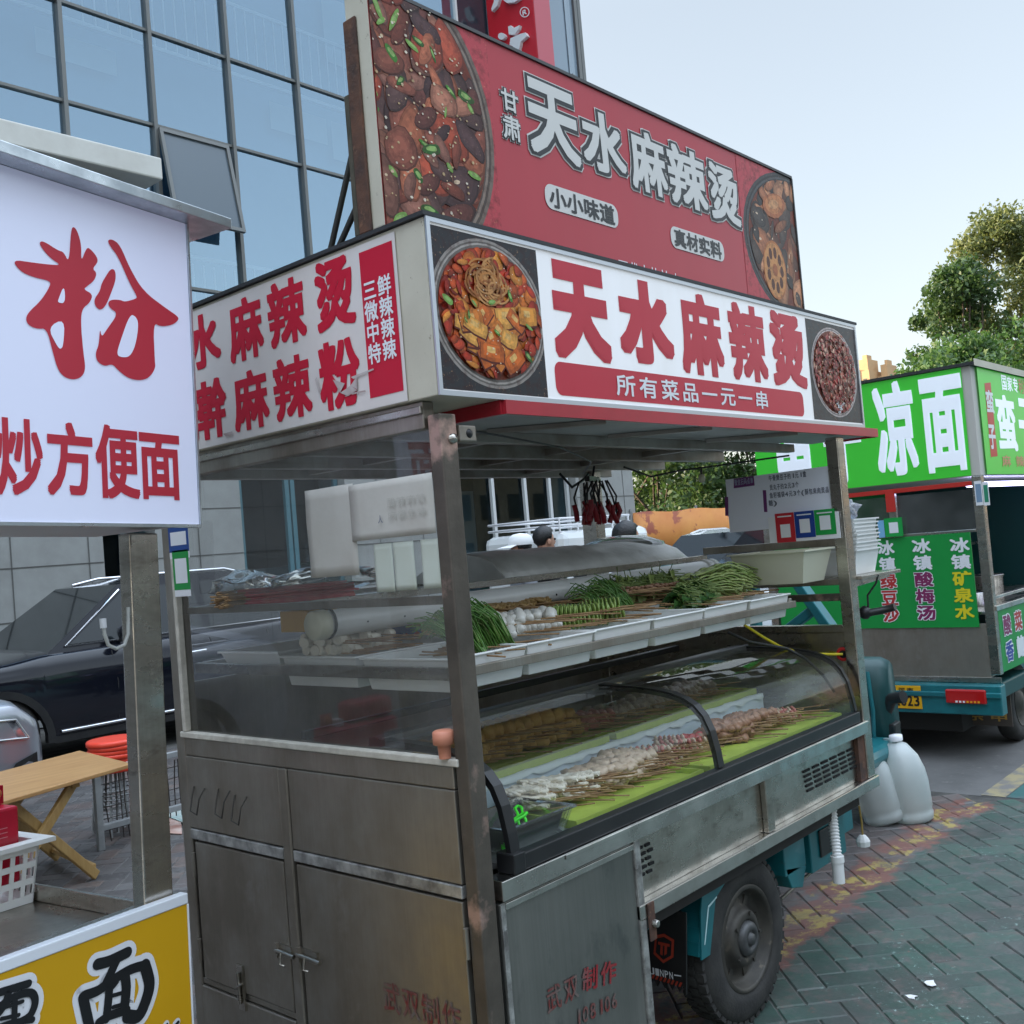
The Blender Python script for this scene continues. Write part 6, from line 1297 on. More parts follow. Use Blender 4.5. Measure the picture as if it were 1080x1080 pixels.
# ================================================================== CARS
def car(name, label, loc, paint, face=1, L=4.65, Wd=1.88, Hb=.98, Hr=1.64, suv=True, group=None, detail=True):
    """car with its nose towards -x (face=1) or +x (face=-1); loc = ground point under the middle"""
    T = thing(name, label, 'car', loc, group); X = lambda x: loc[0]+face*(x-L/2); Y0 = loc[1]; Z = loc[2]
    fa, ra, wr = .88, L-.95, .355 if suv else .325; ar = wr+.055
    up = [(.02, .42), (.0, .62), (.06, .80), (.22, .90), (.9, Hb-.01), (1.45, Hb+.04), (2.2, Hb+.05), (3.4, Hb+.07), (L-.35, Hb+.10), (L-.08, Hb+.04), (L, .80), (L-.01, .45), (L-.12, .30)]
    low = [(ra+ar*1.02, .28)]+[(ra+ar*math.cos(t), .30+ar*math.sin(t)) for t in np.linspace(0, math.pi, 12)]+[(ra-ar*1.02, .27), (fa+ar*1.02, .27)]+[(fa+ar*math.cos(t), .30+ar*math.sin(t)) for t in np.linspace(0, math.pi, 12)]+[(fa-ar*1.02, .27), (.14, .28)]
    out = up+low
    # half width at a point: tucked at the nose and tail, swelling at the shoulder
    def hw(x, z): 
        e = min(1, max(0, x/.55)); f = min(1, max(0, (L-x)/.5)); k = (.80+.20*e**.5)*(.86+.14*f**.5); s = 1-.10*max(0, (z-.72)/.4)**1.5-.06*max(0, (.5-z)/.3); return Wd/2*k*s
    def upz(x):
        for (xa, za), (xb, zb_) in zip(up[:-1], up[1:]):
            if xa <= x <= xb and xb > xa: t = (x-xa)/(xb-xa); t = t*t*(3-2*t); return za+(zb_-za)*t
        return .8
    def lowz(x):
        z = .28
        for c_ in (fa, ra):
            if abs(x-c_) < ar: z = max(z, .30+math.sqrt(ar*ar-(x-c_)**2))
        if x < .14: z = .42-(.14)*x/.14
        if x > L-.12: z = .30+.15*(x-L+.12)/.12
        return z
    xs_ = sorted(set([round(v, 4) for v in list(np.linspace(0, .5, 12))+list(np.linspace(.5, L-.4, 44))+list(np.linspace(L-.4, L, 10))+[c_+ar*math.cos(t) for c_ in (fa, ra) for t in np.linspace(0.0, math.pi, 21)]+[c_+k*(ar+.004) for c_ in (fa, ra) for k in (-1, 1)]]))
    bm = bmesh.new(); rows = []; nz, ny = 9, 9
    for x in xs_:
        zl, zu = lowz(x), max(upz(x), lowz(x)+.02); row = []
        def half(s):
            o = []
            for k in range(nz):
                t = k/(nz-1); z = zl+(zu-.03-zl)*t; o.append((X(x), Y0+s*(hw(x, z)+.012*math.exp(-((z-.84)/.05)**2)), Z+z))
            return o
        a = half(-1); b = half(1)[::-1]; wt = hw(x, zu)
        top = [(X(x), Y0+wt*.985*math.sin(-math.pi/2+math.pi*k/(ny-1)), Z+zu-.012+.045*math.cos(-math.pi/2+math.pi*k/(ny-1))**.7 if 0 < k < ny-1 else Z+zu-.012) for k in range(ny)]
        rows.append([bm.verts.new(p) for p in a+top+b])
    for i in range(len(rows)-1):
        for k in range(len(rows[0])-1):
            f = bm.faces.new((rows[i][k], rows[i+1][k], rows[i+1][k+1], rows[i][k+1])); f.smooth = True
    for rr in (rows[0], rows[-1]): bm.faces.new(rr)
    bmesh.ops.recalc_face_normals(bm, faces=bm.faces)
    me = bpy.data.meshes.new('car_body'); bm.to_mesh(me); bm.free(); me.materials.append(paint)
    for v in me.vertices: v.co -= Vector(loc)
    bo = bpy.data.objects.new('car_body', me); COL.objects.link(bo); bo.parent = T
    # greenhouse
    wb, rs, re_, rb = 1.35, 2.15, L-(.95 if suv else 1.35), L-.22
    gh = [(wb, Hb+.03), (rs, Hr-.06), (rs+.5, Hr-.005), (re_-.4, Hr-.01), (re_, Hr-.06), (rb, Hb+.09)]
    def ghw(z): return Wd/2*(.905-.24*(z-Hb)/(Hr-Hb)*1.0)
    def side(scale_pts, mt, nm, inset=0.0, par=T, thick=.0):
        for s in (-1, 1): mb = MB(); mb.poly([(X(x), Y0+s*(ghw(z)+inset), Z+z) for x, z in (scale_pts if s*face < 0 else scale_pts[::-1])], mt); mb.build(nm, par)
    mb = MB(); A = [(X(x), Y0-ghw(z), Z+z) for x, z in gh]; B_ = [(X(x), Y0+ghw(z), Z+z) for x, z in gh]; m_ = len(gh)
    mb.poly(A if face < 0 else A[::-1], paint); mb.poly(B_[::-1] if face < 0 else B_, paint)
    for i in range(1, m_-2): mb.poly([A[i], A[i+1], B_[i+1], B_[i]] if face > 0 else [B_[i], B_[i+1], A[i+1], A[i]], paint)
    rf = mb.build('roof', T, .07); rf.modifiers['bevel'].segments = 5
    mb = MB(); mb.poly([A[0], A[1], B_[1], B_[0]], DGLASS); mb.build('windscreen', T); mb = MB(); mb.poly([A[-2], A[-1], B_[-1], B_[-2]], DGLASS); mb.build('rear_window', T)
    zb, zt2 = Hb+.10, Hr-.13
    def wx(z, fr): return (wb+(rs-wb)*(z-Hb-.03)/(Hr-.09-Hb)+.13) if fr else (rb-(rb-re_)*(z-Hb-.09)/(Hr-.15-Hb)-.16)
    mid = (rs+re_)/2+.05
    side([(wx(zb, 1), zb), (wx(zt2, 1), zt2), (rs+.45, Hr-.10), (mid-.04, Hr-.10), (mid-.04, zb)], DGLASS, 'side_window', .004)
    side([(mid+.04, zb), (mid+.04, Hr-.10), (re_-.3, Hr-.10), (wx(zt2, 0), zt2), (wx(zb, 0)-.05, zb)], DGLASS, 'side_window', .004)
    mb = MB()
    for s in (-1, 1):
        q = [(X(x), Y0+s*(ghw(z)+.012), Z+z) for x, z in ((wx(zt2, 1)-.03, zt2+.02), (wx(zb, 1)-.05, zb-.012), (rb-.3, zb-.005))]; mb.tube(q, .009, CHROME, 6)
        if suv: mb.tube([(X(x), Y0+s*(ghw(Hr)-.10), Z+Hr+z) for x, z in ((rs+.12, -.035), (rs+.4, .012), (re_-.3, .01), (re_-.02, -.06))], .016, CHROME, 8)
        mb.tube([(X(x), Y0+s*(hw(x, .33)+.012), Z+.335) for x in (fa+ar+.12, 2.3, ra-ar-.1)], .014, CHROME, 6)
    mb.build('chrome_trim', T)
    for s in (-1, 1):
        mb = MB()
        for cx in (fa, ra):
            for t0, t1 in zip(np.linspace(-.1, math.pi+.1, 17)[:-1], np.linspace(-.1, math.pi+.1, 17)[1:]):
                q = [(X(cx+r_*math.cos(t)), Y0+s*(hw(cx, .5)+d), Z+.30+r_*math.sin(t)) for d in (-.05, .014) for r_ in (ar-.012, ar+.055) for t in (t0, t1)]
                mb.add(q, [(0, 1, 3, 2), (4, 6, 7, 5), (0, 4, 5, 1), (2, 3, 7, 6), (0, 2, 6, 4), (1, 5, 7, 3)], BLACKP)
        mb.add([(X(x), Y0+s*(hw(x, .3)+d), Z+z) for x in (fa+ar+.06, ra-ar-.06) for z in (.24, .30) for d in (-.02, .012)], [(0, 1, 3, 2), (4, 6, 7, 5), (0, 4, 5, 1), (2, 3, 7, 6), (0, 2, 6, 4), (1, 5, 7, 3)], BLACKP)
        mb.build('wheel_arch_trim', T)
    mb = MB()
    for cx in (fa, ra): mb.box(min(X(cx-ar), X(cx+ar)), max(X(cx-ar), X(cx+ar)), Y0-Wd/2+.22, Y0+Wd/2-.22, Z+.2, Z+.62, BLACKP)
    mb.build('underbody', T)
    for cx in (fa, ra):
        for s in (-1, 1):
            yo = Y0+s*(hw(cx, .5)-.01); mb = MB(); mb.lathe([(.0, s*-.02), (wr*.64, s*-.02), (wr*.68, 0), (wr*.9, s*.0), (wr, s*-.03), (wr, s*-.2), (0, s*-.2)], (X(cx), yo, Z+wr), 'y', RUBBER, 32); wv = mb.build('wheel', T)
            mb = MB()
            for k in range(10): a = 2*math.pi*k/10; mb.bar((X(cx)+.05*math.cos(a), yo-s*.008, Z+wr+.05*math.sin(a)), (X(cx)+wr*.63*math.cos(a), yo-s*.004, Z+wr+wr*.63*math.sin(a)), .03, .02, CHROME, up=(0, 1, 0))
            mb.lathe([(.0, .0), (.06, 0), (.06, s*-.015)], (X(cx), yo, Z+wr), 'y', CHROME, 16); mb.build('rim', wv)
    if detail:
        t_ = [(.12, .66), (.20, .79), (.62, .83), (.72, .80), (.50, .70)]
        for s in (-1, 1): mb = MB(); mb.poly([(X(x), Y0+s*(hw(x, z)+.012), Z+z) for x, z in (t_ if s*face < 0 else t_[::-1])], M('headlight_lens', (.62, .66, .70), .05, .7, c2=(.05, .05, .06), scale=12)); mb.tube([(X(x), Y0+s*(hw(x, z)+.014), Z+z) for x, z in t_+t_[:1]], .008, CHROME, 6); mb.build('headlight', T)
        mb = MB(); mb.box(min(X(-.012), X(.03)), max(X(-.012), X(.03)), Y0-.55, Y0+.55, Z+.34, Z+.60, BLACKP)
        for s in (-1, 1):
            g = [(.05, .34), (.06, .56), (.22, .52), (.34, .34)]; mb.poly([(X(x), Y0+s*(hw(x, z)+.012), Z+z) for x, z in (g if s*face < 0 else g[::-1])], BLACKP)
        mb.build('grille', T)
        mb = MB(); mb.box(min(X(-.03), X(-.0125)), max(X(-.03), X(-.0125)), Y0-.22, Y0+.22, Z+.36, Z+.50, M('blue_plate', (.02, .09, .42), .4)); mb.build('number_plate', T)
        for s in (-1, 1): mb = MB(); mb.blob((X(2.02), Y0+s*(Wd/2+.06), Z+Hb+.16), .11, paint, (.6, 1.0, .7), 3, .1); mb.bar((X(2.05), Y0+s*(Wd/2-.08), Z+Hb+.08), (X(2.03), Y0+s*(Wd/2+.03), Z+Hb+.14), .05, .03, BLACKP); mb.build('door_mirror', T)
        mb = MB()
        for s in (-1, 1):
            for x in (1.95, mid, re_-.05): mb.tube([(X(x), Y0+s*(hw(x, .35)+.002), Z+.36), (X(x), Y0+s*(hw(x, .7)+.002), Z+.7), (X(x-.02), Y0+s*(hw(x, Hb)+.002), Z+Hb)], .005, BLACKP, 5)
            mb.tube([(X(mid-.28), Y0+s*(hw(2, .85)+.015), Z+.86), (X(mid-.10), Y0+s*(hw(2, .85)+.018), Z+.865)], .013, CHROME, 6)
        mb.build('door_seam', T)
    return T
car('parked_car', 'black suv with chrome window trim parked behind the wooden table', (1.0+2.325, 7.4+.94, 0), CARBLK, 1)
gx = float(at(57, 790, 1, 5.0)[0]); car('parked_car', 'metallic grey car, only its front corner and headlight in view', (gx-2.2, 5.0+.9, 0), CARGREY, -1, L=4.4, Wd=1.8, Hb=1.0, Hr=1.46, suv=False)
# ================================================================== GREEN CART
GP = atdepth(1056, 715, 6.5); GX, GY = float(GP[0]), float(GP[1])
gc = thing('noodle_cart', 'teal electric cart with a bright green lightbox and green drinks board at its tail', 'food cart', (GX, GY, 0))
g = lambda nm, mb, b=0.0, par=None: mb.build(nm, par or gc, b)
GE = Frame((GX-.012, GY, 0), (0, -1, 0), (0, 0, 1)); GS = Frame((GX, GY-.012, 0), (1, 0, 0), (0, 0, 1))
zt3 = GE.uv(1018, 386)[1]; zb3 = GE.uv(1026, 502)[1]; W3 = 1.55; L3 = 2.4
mb = MB(); mb.box(GX, GX+L3, GY, GY+W3, zb3, zt3, M('pale_sign_frame', (.55, .52, .48), .5)); g('sign_box', mb, .003)
mb = MB(); mb.box(GX-.03, GX+L3+.03, GY-.03, GY+W3+.03, zt3+.0005, zt3+.02, M('dark_roof_edge', (.03, .03, .032), .6)); mb.box(GX-.015, GX+L3, GY-.032, GY-.0305, zt3-.005, zt3+.04, CREAM); g('roof_cap', mb)
ur = GE.uv(1021, 440)[0]-.01
mb = MB(); mb.fquad(GE, -W3, zb3+.005, ur-.005, zt3-.004, GREENS, .001); gs1 = g('end_sign', mb)
LAV = M('pale_lettering', (.78, .83, .90), .4, emit=(.8, .88, 1), estr=.05)
mb = MB()
z5 = lambda x, y: (820+x*.2407, 200+y*.2407)
for ch, xl, xr, yt, yb in (('面', 973, 1018, 396, 498), ('凉', 923, 966, 402, 502), ('子', 868, 908, 412, 512), ('蛮', 815, 858, 420, 520)):
    put(mb, GE, ch, pxrect(GE, xl, xr, yt, yb), LAV, .002, .035, step=2e-4)
o = g('sign_lettering', mb, par=gs1)
us = GS.uv(1036, 450)[0]
mb = MB(); mb.fquad(GS, us, zb3+.005, L3-.02, zt3-.004, GREENS, .001); gs2 = g('side_sign', mb)
zs2 = lambda x, y: (1000+x*.1852, 370+y*.1852)
def r5(xl, xr, yt, yb): a = zs2(xl, yt); b = zs2(xr, yb); return pxrect(GS, a[0], b[0], a[1], b[1])
mb = MB(); q = [GS.uv(*zs2(*p)) for p in ((205, 185), (240, 180), (280, 600), (242, 605))]; mb.fpoly(GS, q[::-1], M('red_strip', (.55, .03, .02), .4), .002)
put(mb, GS, '蛮', r5(214, 256, 225, 355), WHITEI, .003, .03); put(mb, GS, '子', r5(228, 268, 420, 560), WHITEI, .003, .03)
put(mb, GS, '蛮', r5(278, 382, 255, 570), LAV, .003, .035)
rr = r5(278, 382, 255, 570); dx = (rr[2]-rr[0])*1.18
for i, ch in enumerate('子凉面'): put(mb, GS, ch, (rr[0]+dx*(i+1), rr[1], rr[2]+dx*(i+1), rr[3]), LAV, .003, .035)
RI = M('reddish_small_print', (.62, .30, .16), .5)
a = r5(302, 330, 140, 225); n_ = '国家专利授权商标'
for i, ch in enumerate(n_): put(mb, GS, ch, (a[0]+i*(a[2]-a[0])*1.15, a[1], a[2]+i*(a[2]-a[0])*1.15, a[3]), RI if i > 2 else LAV, .003, .02)
a = r5(305, 355, 595, 660)
for i, ch in enumerate('麻辣鲜香'): put(mb, GS, ch, (a[0]+i*(a[2]-a[0])*1.6, a[1], a[2]+i*(a[2]-a[0])*1.6, a[3]), RI, .003, .02)
g('sign_lettering', mb, par=gs2)
for x0, y0 in ((0, 0), (0, W3-.06), (L3-.06, 0), (L3-.06, W3-.06)):
    mb = MB(); mb.box(GX+x0, GX+x0+.06, GY+y0, GY+y0+.06, .55, zb3-.001, STEEL); g('corner_post', mb, .004)
zB = GE.uv(990, 662)[1]; zT = GE.uv(1000, 563)[1]
mb = MB(); mb.box(GX+.005, GX+.02, GY+.061, GY+W3-.061, .52, zB+.02, STEELD); mb.box(GX-.004, GX+.0045, GY+.0, GY+W3, .50, .535, STEEL); g('tail_panel', mb, .002)
mb = MB(); mb.box(GX-.006, GX+.0045, GY+.10, GY+W3-.08, zB, zT, GREENB); brd = g('drinks_board', mb)
GB = Frame((GX-.0075, GY, 0), (0, -1, 0), (0, 0, 1)); mb = MB()
WI, YI2, RI2, PI2 = WHITEI, YELI, M('board_red_ink', (.45, .03, .03), .4), M('board_plum_ink', (.22, .02, .10), .4)
for col, (xl, xr), y0, chs in ((0, (1002, 1027), 567, '冰镇矿泉水'), (1, (962, 986), 568, '冰镇酸梅汤'), (2, (926, 947), 570, '冰镇绿豆沙')):
    for k, ch in enumerate(chs):
        xo = xl+k*1.3; r = pxrect(GB, xo, xo+(xr-xl)*.82, y0+k*17.6, y0+k*17.6+15.6)
        mt = WI if k < 2 else (YI2, PI2, RI2)[col]
        if mt is not YI2 and k >= 2: put(mb, GB, ch, r, WI, .0005, .05, grow=.003)
        put(mb, GB, ch, r, mt, .0015, .03)
g('board_lettering', mb, par=brd)
mb = MB(); mb.poly([(GX+.01, GY+.06, zT+.02), (GX+.01, GY+W3-.06, zT+.02), (GX+.01, GY+W3-.06, zb3-.08), (GX+.01, GY+.06, zb3-.08)], glass('hazed_window', (.6, .64, .64), 1.1, .06, dust=.30, dcol=(.34, .34, .33))); g('tail_window', mb)  # grey haze mixed into the pane in place of reflections and brightness
mb = MB(); mb.box(GX, GX+.03, GY+.061, GY+W3-.061, zb3-.06, zb3-.03, M('red_strip', (.55, .03, .02), .4)); mb.box(GX, GX+.03, GY+.56, GY+.61, zT+.02, zb3-.0605, STEEL); mb.box(GX, GX+.03, GY+.061, GY+W3-.061, zT, zT+.018, STEEL); g('window_frame', mb, .002)
mb = MB()
for xl, xr, yt, yb, c in ((1029, 1037, 507, 533, M('sticker_blue_grey', (.2, .3, .42), .4)), (1037.5, 1044, 508, 533, M('sticker_green', (.03, .25, .14), .4))):
    mb = MB(); r = pxrect(GE, xl, xr, yt, yb); mb.fquad(GE, r[0], r[1], r[2], r[3], WHITEI, .014); mb.fquad(GE, r[0]+.006, r[1]+.02, r[2]-.006, r[3]-.02, c, .0145); g('payment_sticker', mb)
mb = MB(); r = pxrect(GE, 934, 953, 546, 566); mb.fquad(GE, r[0], r[1], r[2], r[3], M('card_green', (.01, .33, .06), .4), .016); mb.fquad(GE, r[0]+.03, r[1]+.025, r[2]-.03, r[3]-.03, WHITEI, .0165); mb.fquad(GE, r[0]-.045, r[1], r[0]-.003, r[3]-.01, M('card_sky', (.2, .45, .7), .4), .016); g('payment_sticker', mb); mb = MB()
r = pxrect(GE, 935, 945, 516, 540); mb.fquad(GE, r[0], r[1], r[2], r[3], M('red_strip', (.55, .03, .02), .4), .016)
g('payment_sticker', mb)
# teal tail with lamps and plate
mb = MB(); mb.box(GX-.10, GX+.0, GY-.02, GY+W3+.02, .31, .497, TEAL); mb.box(GX+.001, GX+2.3, GY+.15, GY+W3-.15, .38, .498, TEAL); mb.box(GX-.115, GX-.101, GY-.025, GY+W3+.025, .42, .455, TEAL); g('tail_bumper', mb, .025)
r = pxrect(GE, 998, 1040, 728, 741); TFm = Frame((GX-.102, GY, 0), (0, -1, 0), (0, 0, 1)); r = pxrect(TFm, 998, 1041, 727, 742)
mb = MB(); mb.fbox(TFm, r[0], r[1], r[2], r[3], 0, .02, M('red_tail_lens', (.45, .01, .01), .15, coat=.6)); tl_ = g('tail_lamp', mb, .012)
mb = MB()
for k in range(7): mb.fbox(TFm, r[0]+(r[2]-r[0])*(.25+.09*k), r[1]+.008, r[0]+(r[2]-r[0])*(.30+.09*k), r[1]+.02, .0205, .023, WHITEI if k < 3 else M('amber_lens', (.8, .35, .02), .2))
g('lamp_element', mb, par=tl_)
r = pxrect(TFm, 935, 972, 723, 747); mb = MB(); mb.fbox(TFm, r[0], r[1], r[2], r[3], 0, .006, M('yellow_plate', (.72, .38, .01), .4)); pl_ = g('number_plate', mb, .002)
NPf = Frame((GX-.109, GY, 0), (0, -1, 0), (0, 0, 1)); mb = MB(); h = r[3]-r[1]; w_ = r[2]-r[0]
for i, ch in enumerate('72623'): put(mb, NPf, ch, (r[0]+w_*(.05+.185*i), r[1]+h*.12, r[0]+w_*(.05+.185*i+.15), r[1]+h*.58), INK, .001, .02)
put(mb, NPf, '河', (r[0]+w_*.38, r[1]+h*.64, r[0]+w_*.56, r[1]+h*.92), INK, .001, .02); put(mb, NPf, '南', (r[0]+w_*.62, r[1]+h*.64, r[0]+w_*.80, r[1]+h*.92), INK, .001, .02); g('plate_text', mb, par=pl_)
# right flank: counter, board, pots, mud flap, wheel
mb = MB(); mb.box(GX+.061, GX+L3-.061, GY, GY+.02, .56, .95, GREENB); fb = g('flank_board', mb)
mb = MB(); FBf = Frame((GX+.06, GY-.0015, 0), (1, 0, 0), (0, 0, 1))
for row_, (s, c1, c2) in enumerate((('酸菜米线土豆粉', WI, RI2), ('香辣鱼粉炒饭', M('blue_ink', (.02, .05, .3), .4), WI))):
    for i, ch in enumerate(s): x = .08+.24*i; z = .78-.17*row_; put(mb, FBf, ch, (x, z, x+.16, z+.13), WI, .0003, .05, grow=.006); put(mb, FBf, ch, (x, z, x+.16, z+.13), c2 if i % 2 else c1 if c1 is not WI else PI2, .0013, .03)
g('flank_lettering', mb, par=fb)
mb = MB(); mb.box(GX+.021, GX+L3-.061, GY-.01, GY+.05, .951, .985, STEELB); mb.box(GX+.03, GX+L3-.06, GY+.051, GY+1.3, .93, .95, STEEL); mb.box(GX+.05, GX+L3, GY+.02, GY+.06, 1.02, 1.04, STEELB); g('counter', mb, .003)
mb = MB(); mb.box(GX+.2, GX+L3-.1, GY+W3-.1, GY+W3-.06, .95, zb3, GREENB); mb.box(GX+L3-.03, GX+L3-.005, GY+.1, GY+W3, .5, zb3, TEALD); mb.box(GX+.3, GX+L3-.2, GY+.7, GY+1.2, 1.32, 1.34, STEEL); g('inner_wall', mb)
mb = MB(); line(mb, Frame((GX+.2, GY+W3-.102, 0), (1, 0, 0), (0, 0, 1)), '冰镇酸梅汤', .9, 1.38, 1.05, 1.85, WHITEI, .02, .001, vertical=True); g('wall_lettering', mb)
mb = MB(); c = (GX+.42, GY+.30, .951); mb.lathe([(0, 0), (.11, 0), (.13, .09), (.14, .092), (.135, .096), (.12, .09), (.0, .075)], c, 'z', CHROME, 28); mb.tube([(c[0]-.13, c[1], c[2]+.08), (c[0]-.30, c[1]-.08, c[2]+.15)], .012, BLACKP, 8); tag(mb.build('steel_pan', base=c), 'shiny steel pan with a long handle on the green cart counter', 'pan')
c = (GX+.95, GY+.35, .951); mb = MB(); mb.lathe([(0, 0), (.13, 0), (.135, .17), (.145, .172), (.14, .178), (.12, .172), (0, .16)], c, 'z', STEEL, 28); tag(mb.build('stock_pot', base=c), 'round stainless pot with green rim food farther along the green cart counter', 'pot')
c = (GX+.85, GY+.95, 1.341); mb = MB(); mb.lathe([(0, 0), (.05, 0), (.055, .02), (.055, .16), (.045, .18), (0, .18)], c, 'z', M('orange_red_jar', (.62, .08, .03), .3), 20); mb.lathe([(.057, .05), (.057, .11)], c, 'z', WHITEI, 20); tag(mb.build('sauce_jar', base=c), 'orange red sauce jar on the inner shelf of the green cart', 'jar')
mb = MB(); mb.tube([(GX+.05, GY+.1, zb3-.05), (GX+L3-.1, GY+.1, zb3-.05)], .018, M('lit_tube', (.6, .6, .9), .4, emit=(.55, .55, 1), estr=1.2), 12); g('tube_light', mb)
mb = MB(); mb.box(GX+.02, GX+.6, GY+.0, GY+.12, .40, .50, TEALD); g('side_skirt', mb, .01)
wx_ = GX+.72; mb = MB(); mb.lathe([(.0, .03), (.16, .03), (.17, .0), (.23, 0), (.262, .02), (.265, .09), (.25, .115), (0, .115)], (wx_, GY+.10, .265), 'y', RUBBER, 40); gw = g('wheel', mb); mb = MB(); mb.lathe([(.165, -.002), (.15, .02), (.09, .03), (.06, .0), (0, -.01)], (wx_, GY+.10, .265), 'y', RIMM, 32); g('rim', mb, par=gw)
mb = MB(); mb.lathe([(.0, .03), (.16, .03), (.17, .0), (.23, 0), (.262, .02), (.265, .09), (.25, .115), (0, .115)], (wx_, GY+W3-.22, .265), 'y', RUBBER, 40); g('wheel', mb)
mb = MB(); mb.box(GX+.30, GX+.312, GY+.05, GY+.36, .17, .42, M('brown_mud_flap', (.07, .055, .045), .7)); mf_ = g('mud_flap', mb)
mb = MB(); FM = Frame((GX+.2985, GY, 0), (0, -1, 0), (0, 0, 1)); gi = M('gold_ink', (.42, .24, .05), .5)
for i, ch in enumerate('宗申'): put(mb, FM, ch, (-.33+.15*i, .20, -.23+.15*i, .26), gi, .0005, .02)
mb.fpoly(FM, [(-.26, .34), (-.20, .31), (-.14, .34), (-.20, .325)], gi, .0005); g('flap_print', mb, par=mf_)
mb = MB(); mb.box(GX+.1, GX+2.2, GY+.3, GY+W3-.3, .16, .375, M('underside_dirt', (.03, .028, .026), .9)); mb.box(GX+.02, GX+.12, GY+1.1, GY+1.2, .18, .35, BLACKP); g('undercarriage', mb)

# ================================================================== PEOPLE
def person(label, loc, yaw, h=1.7, shirt=BLKCL, legs=DENIM, hairm=HAIR, cap=None, hair_long=False, arms=((.08, .02), (.08, .02)), seat=None):
    T = thing('person', label, 'person', loc); T.rotation_euler = (0, 0, yaw); k = h/1.72
    me = bpy.data.meshes.new('body'); bm = bmesh.new(); sk = bm.verts.layers.skin.verify()
    V = {}
    def v(n, x, y, z, r, rb=None):
        q = bm.verts.new((x*k, y*k, z*k)); q[sk].radius = (r*k, (rb or r)*k); V[n] = q
    v('pel', 0, 0, .93, .14, .105); v('waist', 0, 0, 1.08, .13, .10); v('chest', .0, 0, 1.28, .155, .11); v('neck', 0.0, 0, 1.44, .06); v('head0', .01, 0, 1.53, .068, .07); v('head1', .02, 0, 1.60, .082, .075); v('head2', .01, 0, 1.68, .07, .065)
    for s, n in ((1, 'l'), (-1, 'r')):
        v('sh'+n, 0, s*.17, 1.38, .062); v('el'+n, .0, s*.235, 1.12, .043); v('wr'+n, .08, s*.225, .90, .03); v('ha'+n, .10, s*.22, .82, .034, .02)
        v('hip'+n, 0, s*.09, .86, .092); v('kn'+n, .01, s*.10, .48, .062); v('an'+n, -.01, s*.105, .09, .042); v('ft'+n, .13, s*.115, .04, .035)
    E_ = [('pel', 'waist'), ('waist', 'chest'), ('chest', 'neck'), ('neck', 'head0'), ('head0', 'head1'), ('head1', 'head2')]
    for n in 'lr': E_ += [('chest', 'sh'+n), ('sh'+n, 'el'+n), ('el'+n, 'wr'+n), ('wr'+n, 'ha'+n), ('pel', 'hip'+n), ('hip'+n, 'kn'+n), ('kn'+n, 'an'+n), ('an'+n, 'ft'+n)]
    for a, b in E_: bm.edges.new((V[a], V[b]))
    V['pel'][sk].use_root = True
    bm.to_mesh(me); bm.free(); o = bpy.data.objects.new('body', me); COL.objects.link(o)
    o.modifiers.new('skin', 'SKIN').use_smooth_shade = True; sb = o.modifiers.new('sub', 'SUBSURF'); sb.levels = sb.render_levels = 2
    dg = bpy.context.evaluated_depsgraph_get(); m2 = bpy.data.meshes.new_from_object(o.evaluated_get(dg)); o.modifiers.clear(); o.data = m2; bpy.data.meshes.remove(me)
    m2.materials.clear()
    for mt in (SKIN, shirt, legs, BLACKP): m2.materials.append(mt)
    for p in m2.polygons:
        z = p.center.z/k; y = abs(p.center.y/k); p.use_smooth = True
        p.material_index = 3 if z < .09 else 2 if z < .98 and y < .19 else 1 if (z < 1.425 and not (y > .18 and z < 1.16)) else 0
    # features: nose, brow and chin pushed out of the head
    for v_ in m2.vertices:
        x, y, z = v_.co.x/k, v_.co.y/k, v_.co.z/k
        if z > 1.5 and x > .03:
            v_.co.x += k*(.022*math.exp(-((y/.014)**2+((z-1.585)/.022)**2))+.010*math.exp(-((y/.03)**2+((z-1.525)/.018)**2))-.006*math.exp(-(((abs(y)-.03)/.014)**2+((z-1.61)/.012)**2)))
    o.parent = T
    def put_mb(mb, nm): q = mb.build(nm); q.parent = T
    mb = MB()
    for s in (-1, 1): mb.blob((.088*k, s*.028*k, 1.607*k), .010*k, M('eye', (.02, .015, .012), .2), amp=0); mb.blob((.012*k, s*.083*k, 1.585*k), .024*k, SKIN, (.7, .35, 1.15), 1, .1)
    mb.blob((.086*k, 0, 1.548*k), .017*k, M('lips', (.35, .12, .1), .5), (.4, 1, .3), 1, 0); put_mb(mb, 'face_features')
    mb = MB(); bm = bmesh.new(); bmesh.ops.create_icosphere(bm, subdivisions=3, radius=1); vs = []
    for q in bm.verts:
        x, y, z = q.co; r = 1+.07*noise.noise(q.co*4)
        zz = z if z > -.15 or x < -.1 else -.15+(z+.15)*.05
        if x > .45 and z < .42: x = .45+(x-.45)*.1
        vs.append(((.002+.093*x*r)*k, .089*y*r*k, (1.632+.092*zz*r - (.16*max(0, -z)*(x < 0) if hair_long else 0))*k))
    mb.add(vs, [tuple(q.index for q in f.verts) for f in bm.faces], hairm, smooth=True); bm.free(); put_mb(mb, 'hair')
    if cap:
        mb = MB(); mb.lathe([(.104*k, 0), (.106*k, .02*k), (.095*k, .065*k), (.06*k, .09*k), (0, .098*k)], (0, 0, 1.645*k), 'z', cap, 24)
        mb.add([((.07+.12*(1 if j else 0))*k*math.cos(a)*1.0+.02*k, (.10 if not j else .09)*k*math.sin(a), (1.652-.022*j)*k) for j in (0, 1) for a in np.linspace(-1.1, 1.1, 11)], [(i, i+1, 12+i, 11+i) for i in range(10)], cap, smooth=True); put_mb(mb, 'cap')
    return T
def stand(px, py, dep, h, headz=1.60):
    p = atdepth(px, py, dep); return (float(p[0]), float(p[1]), 0)
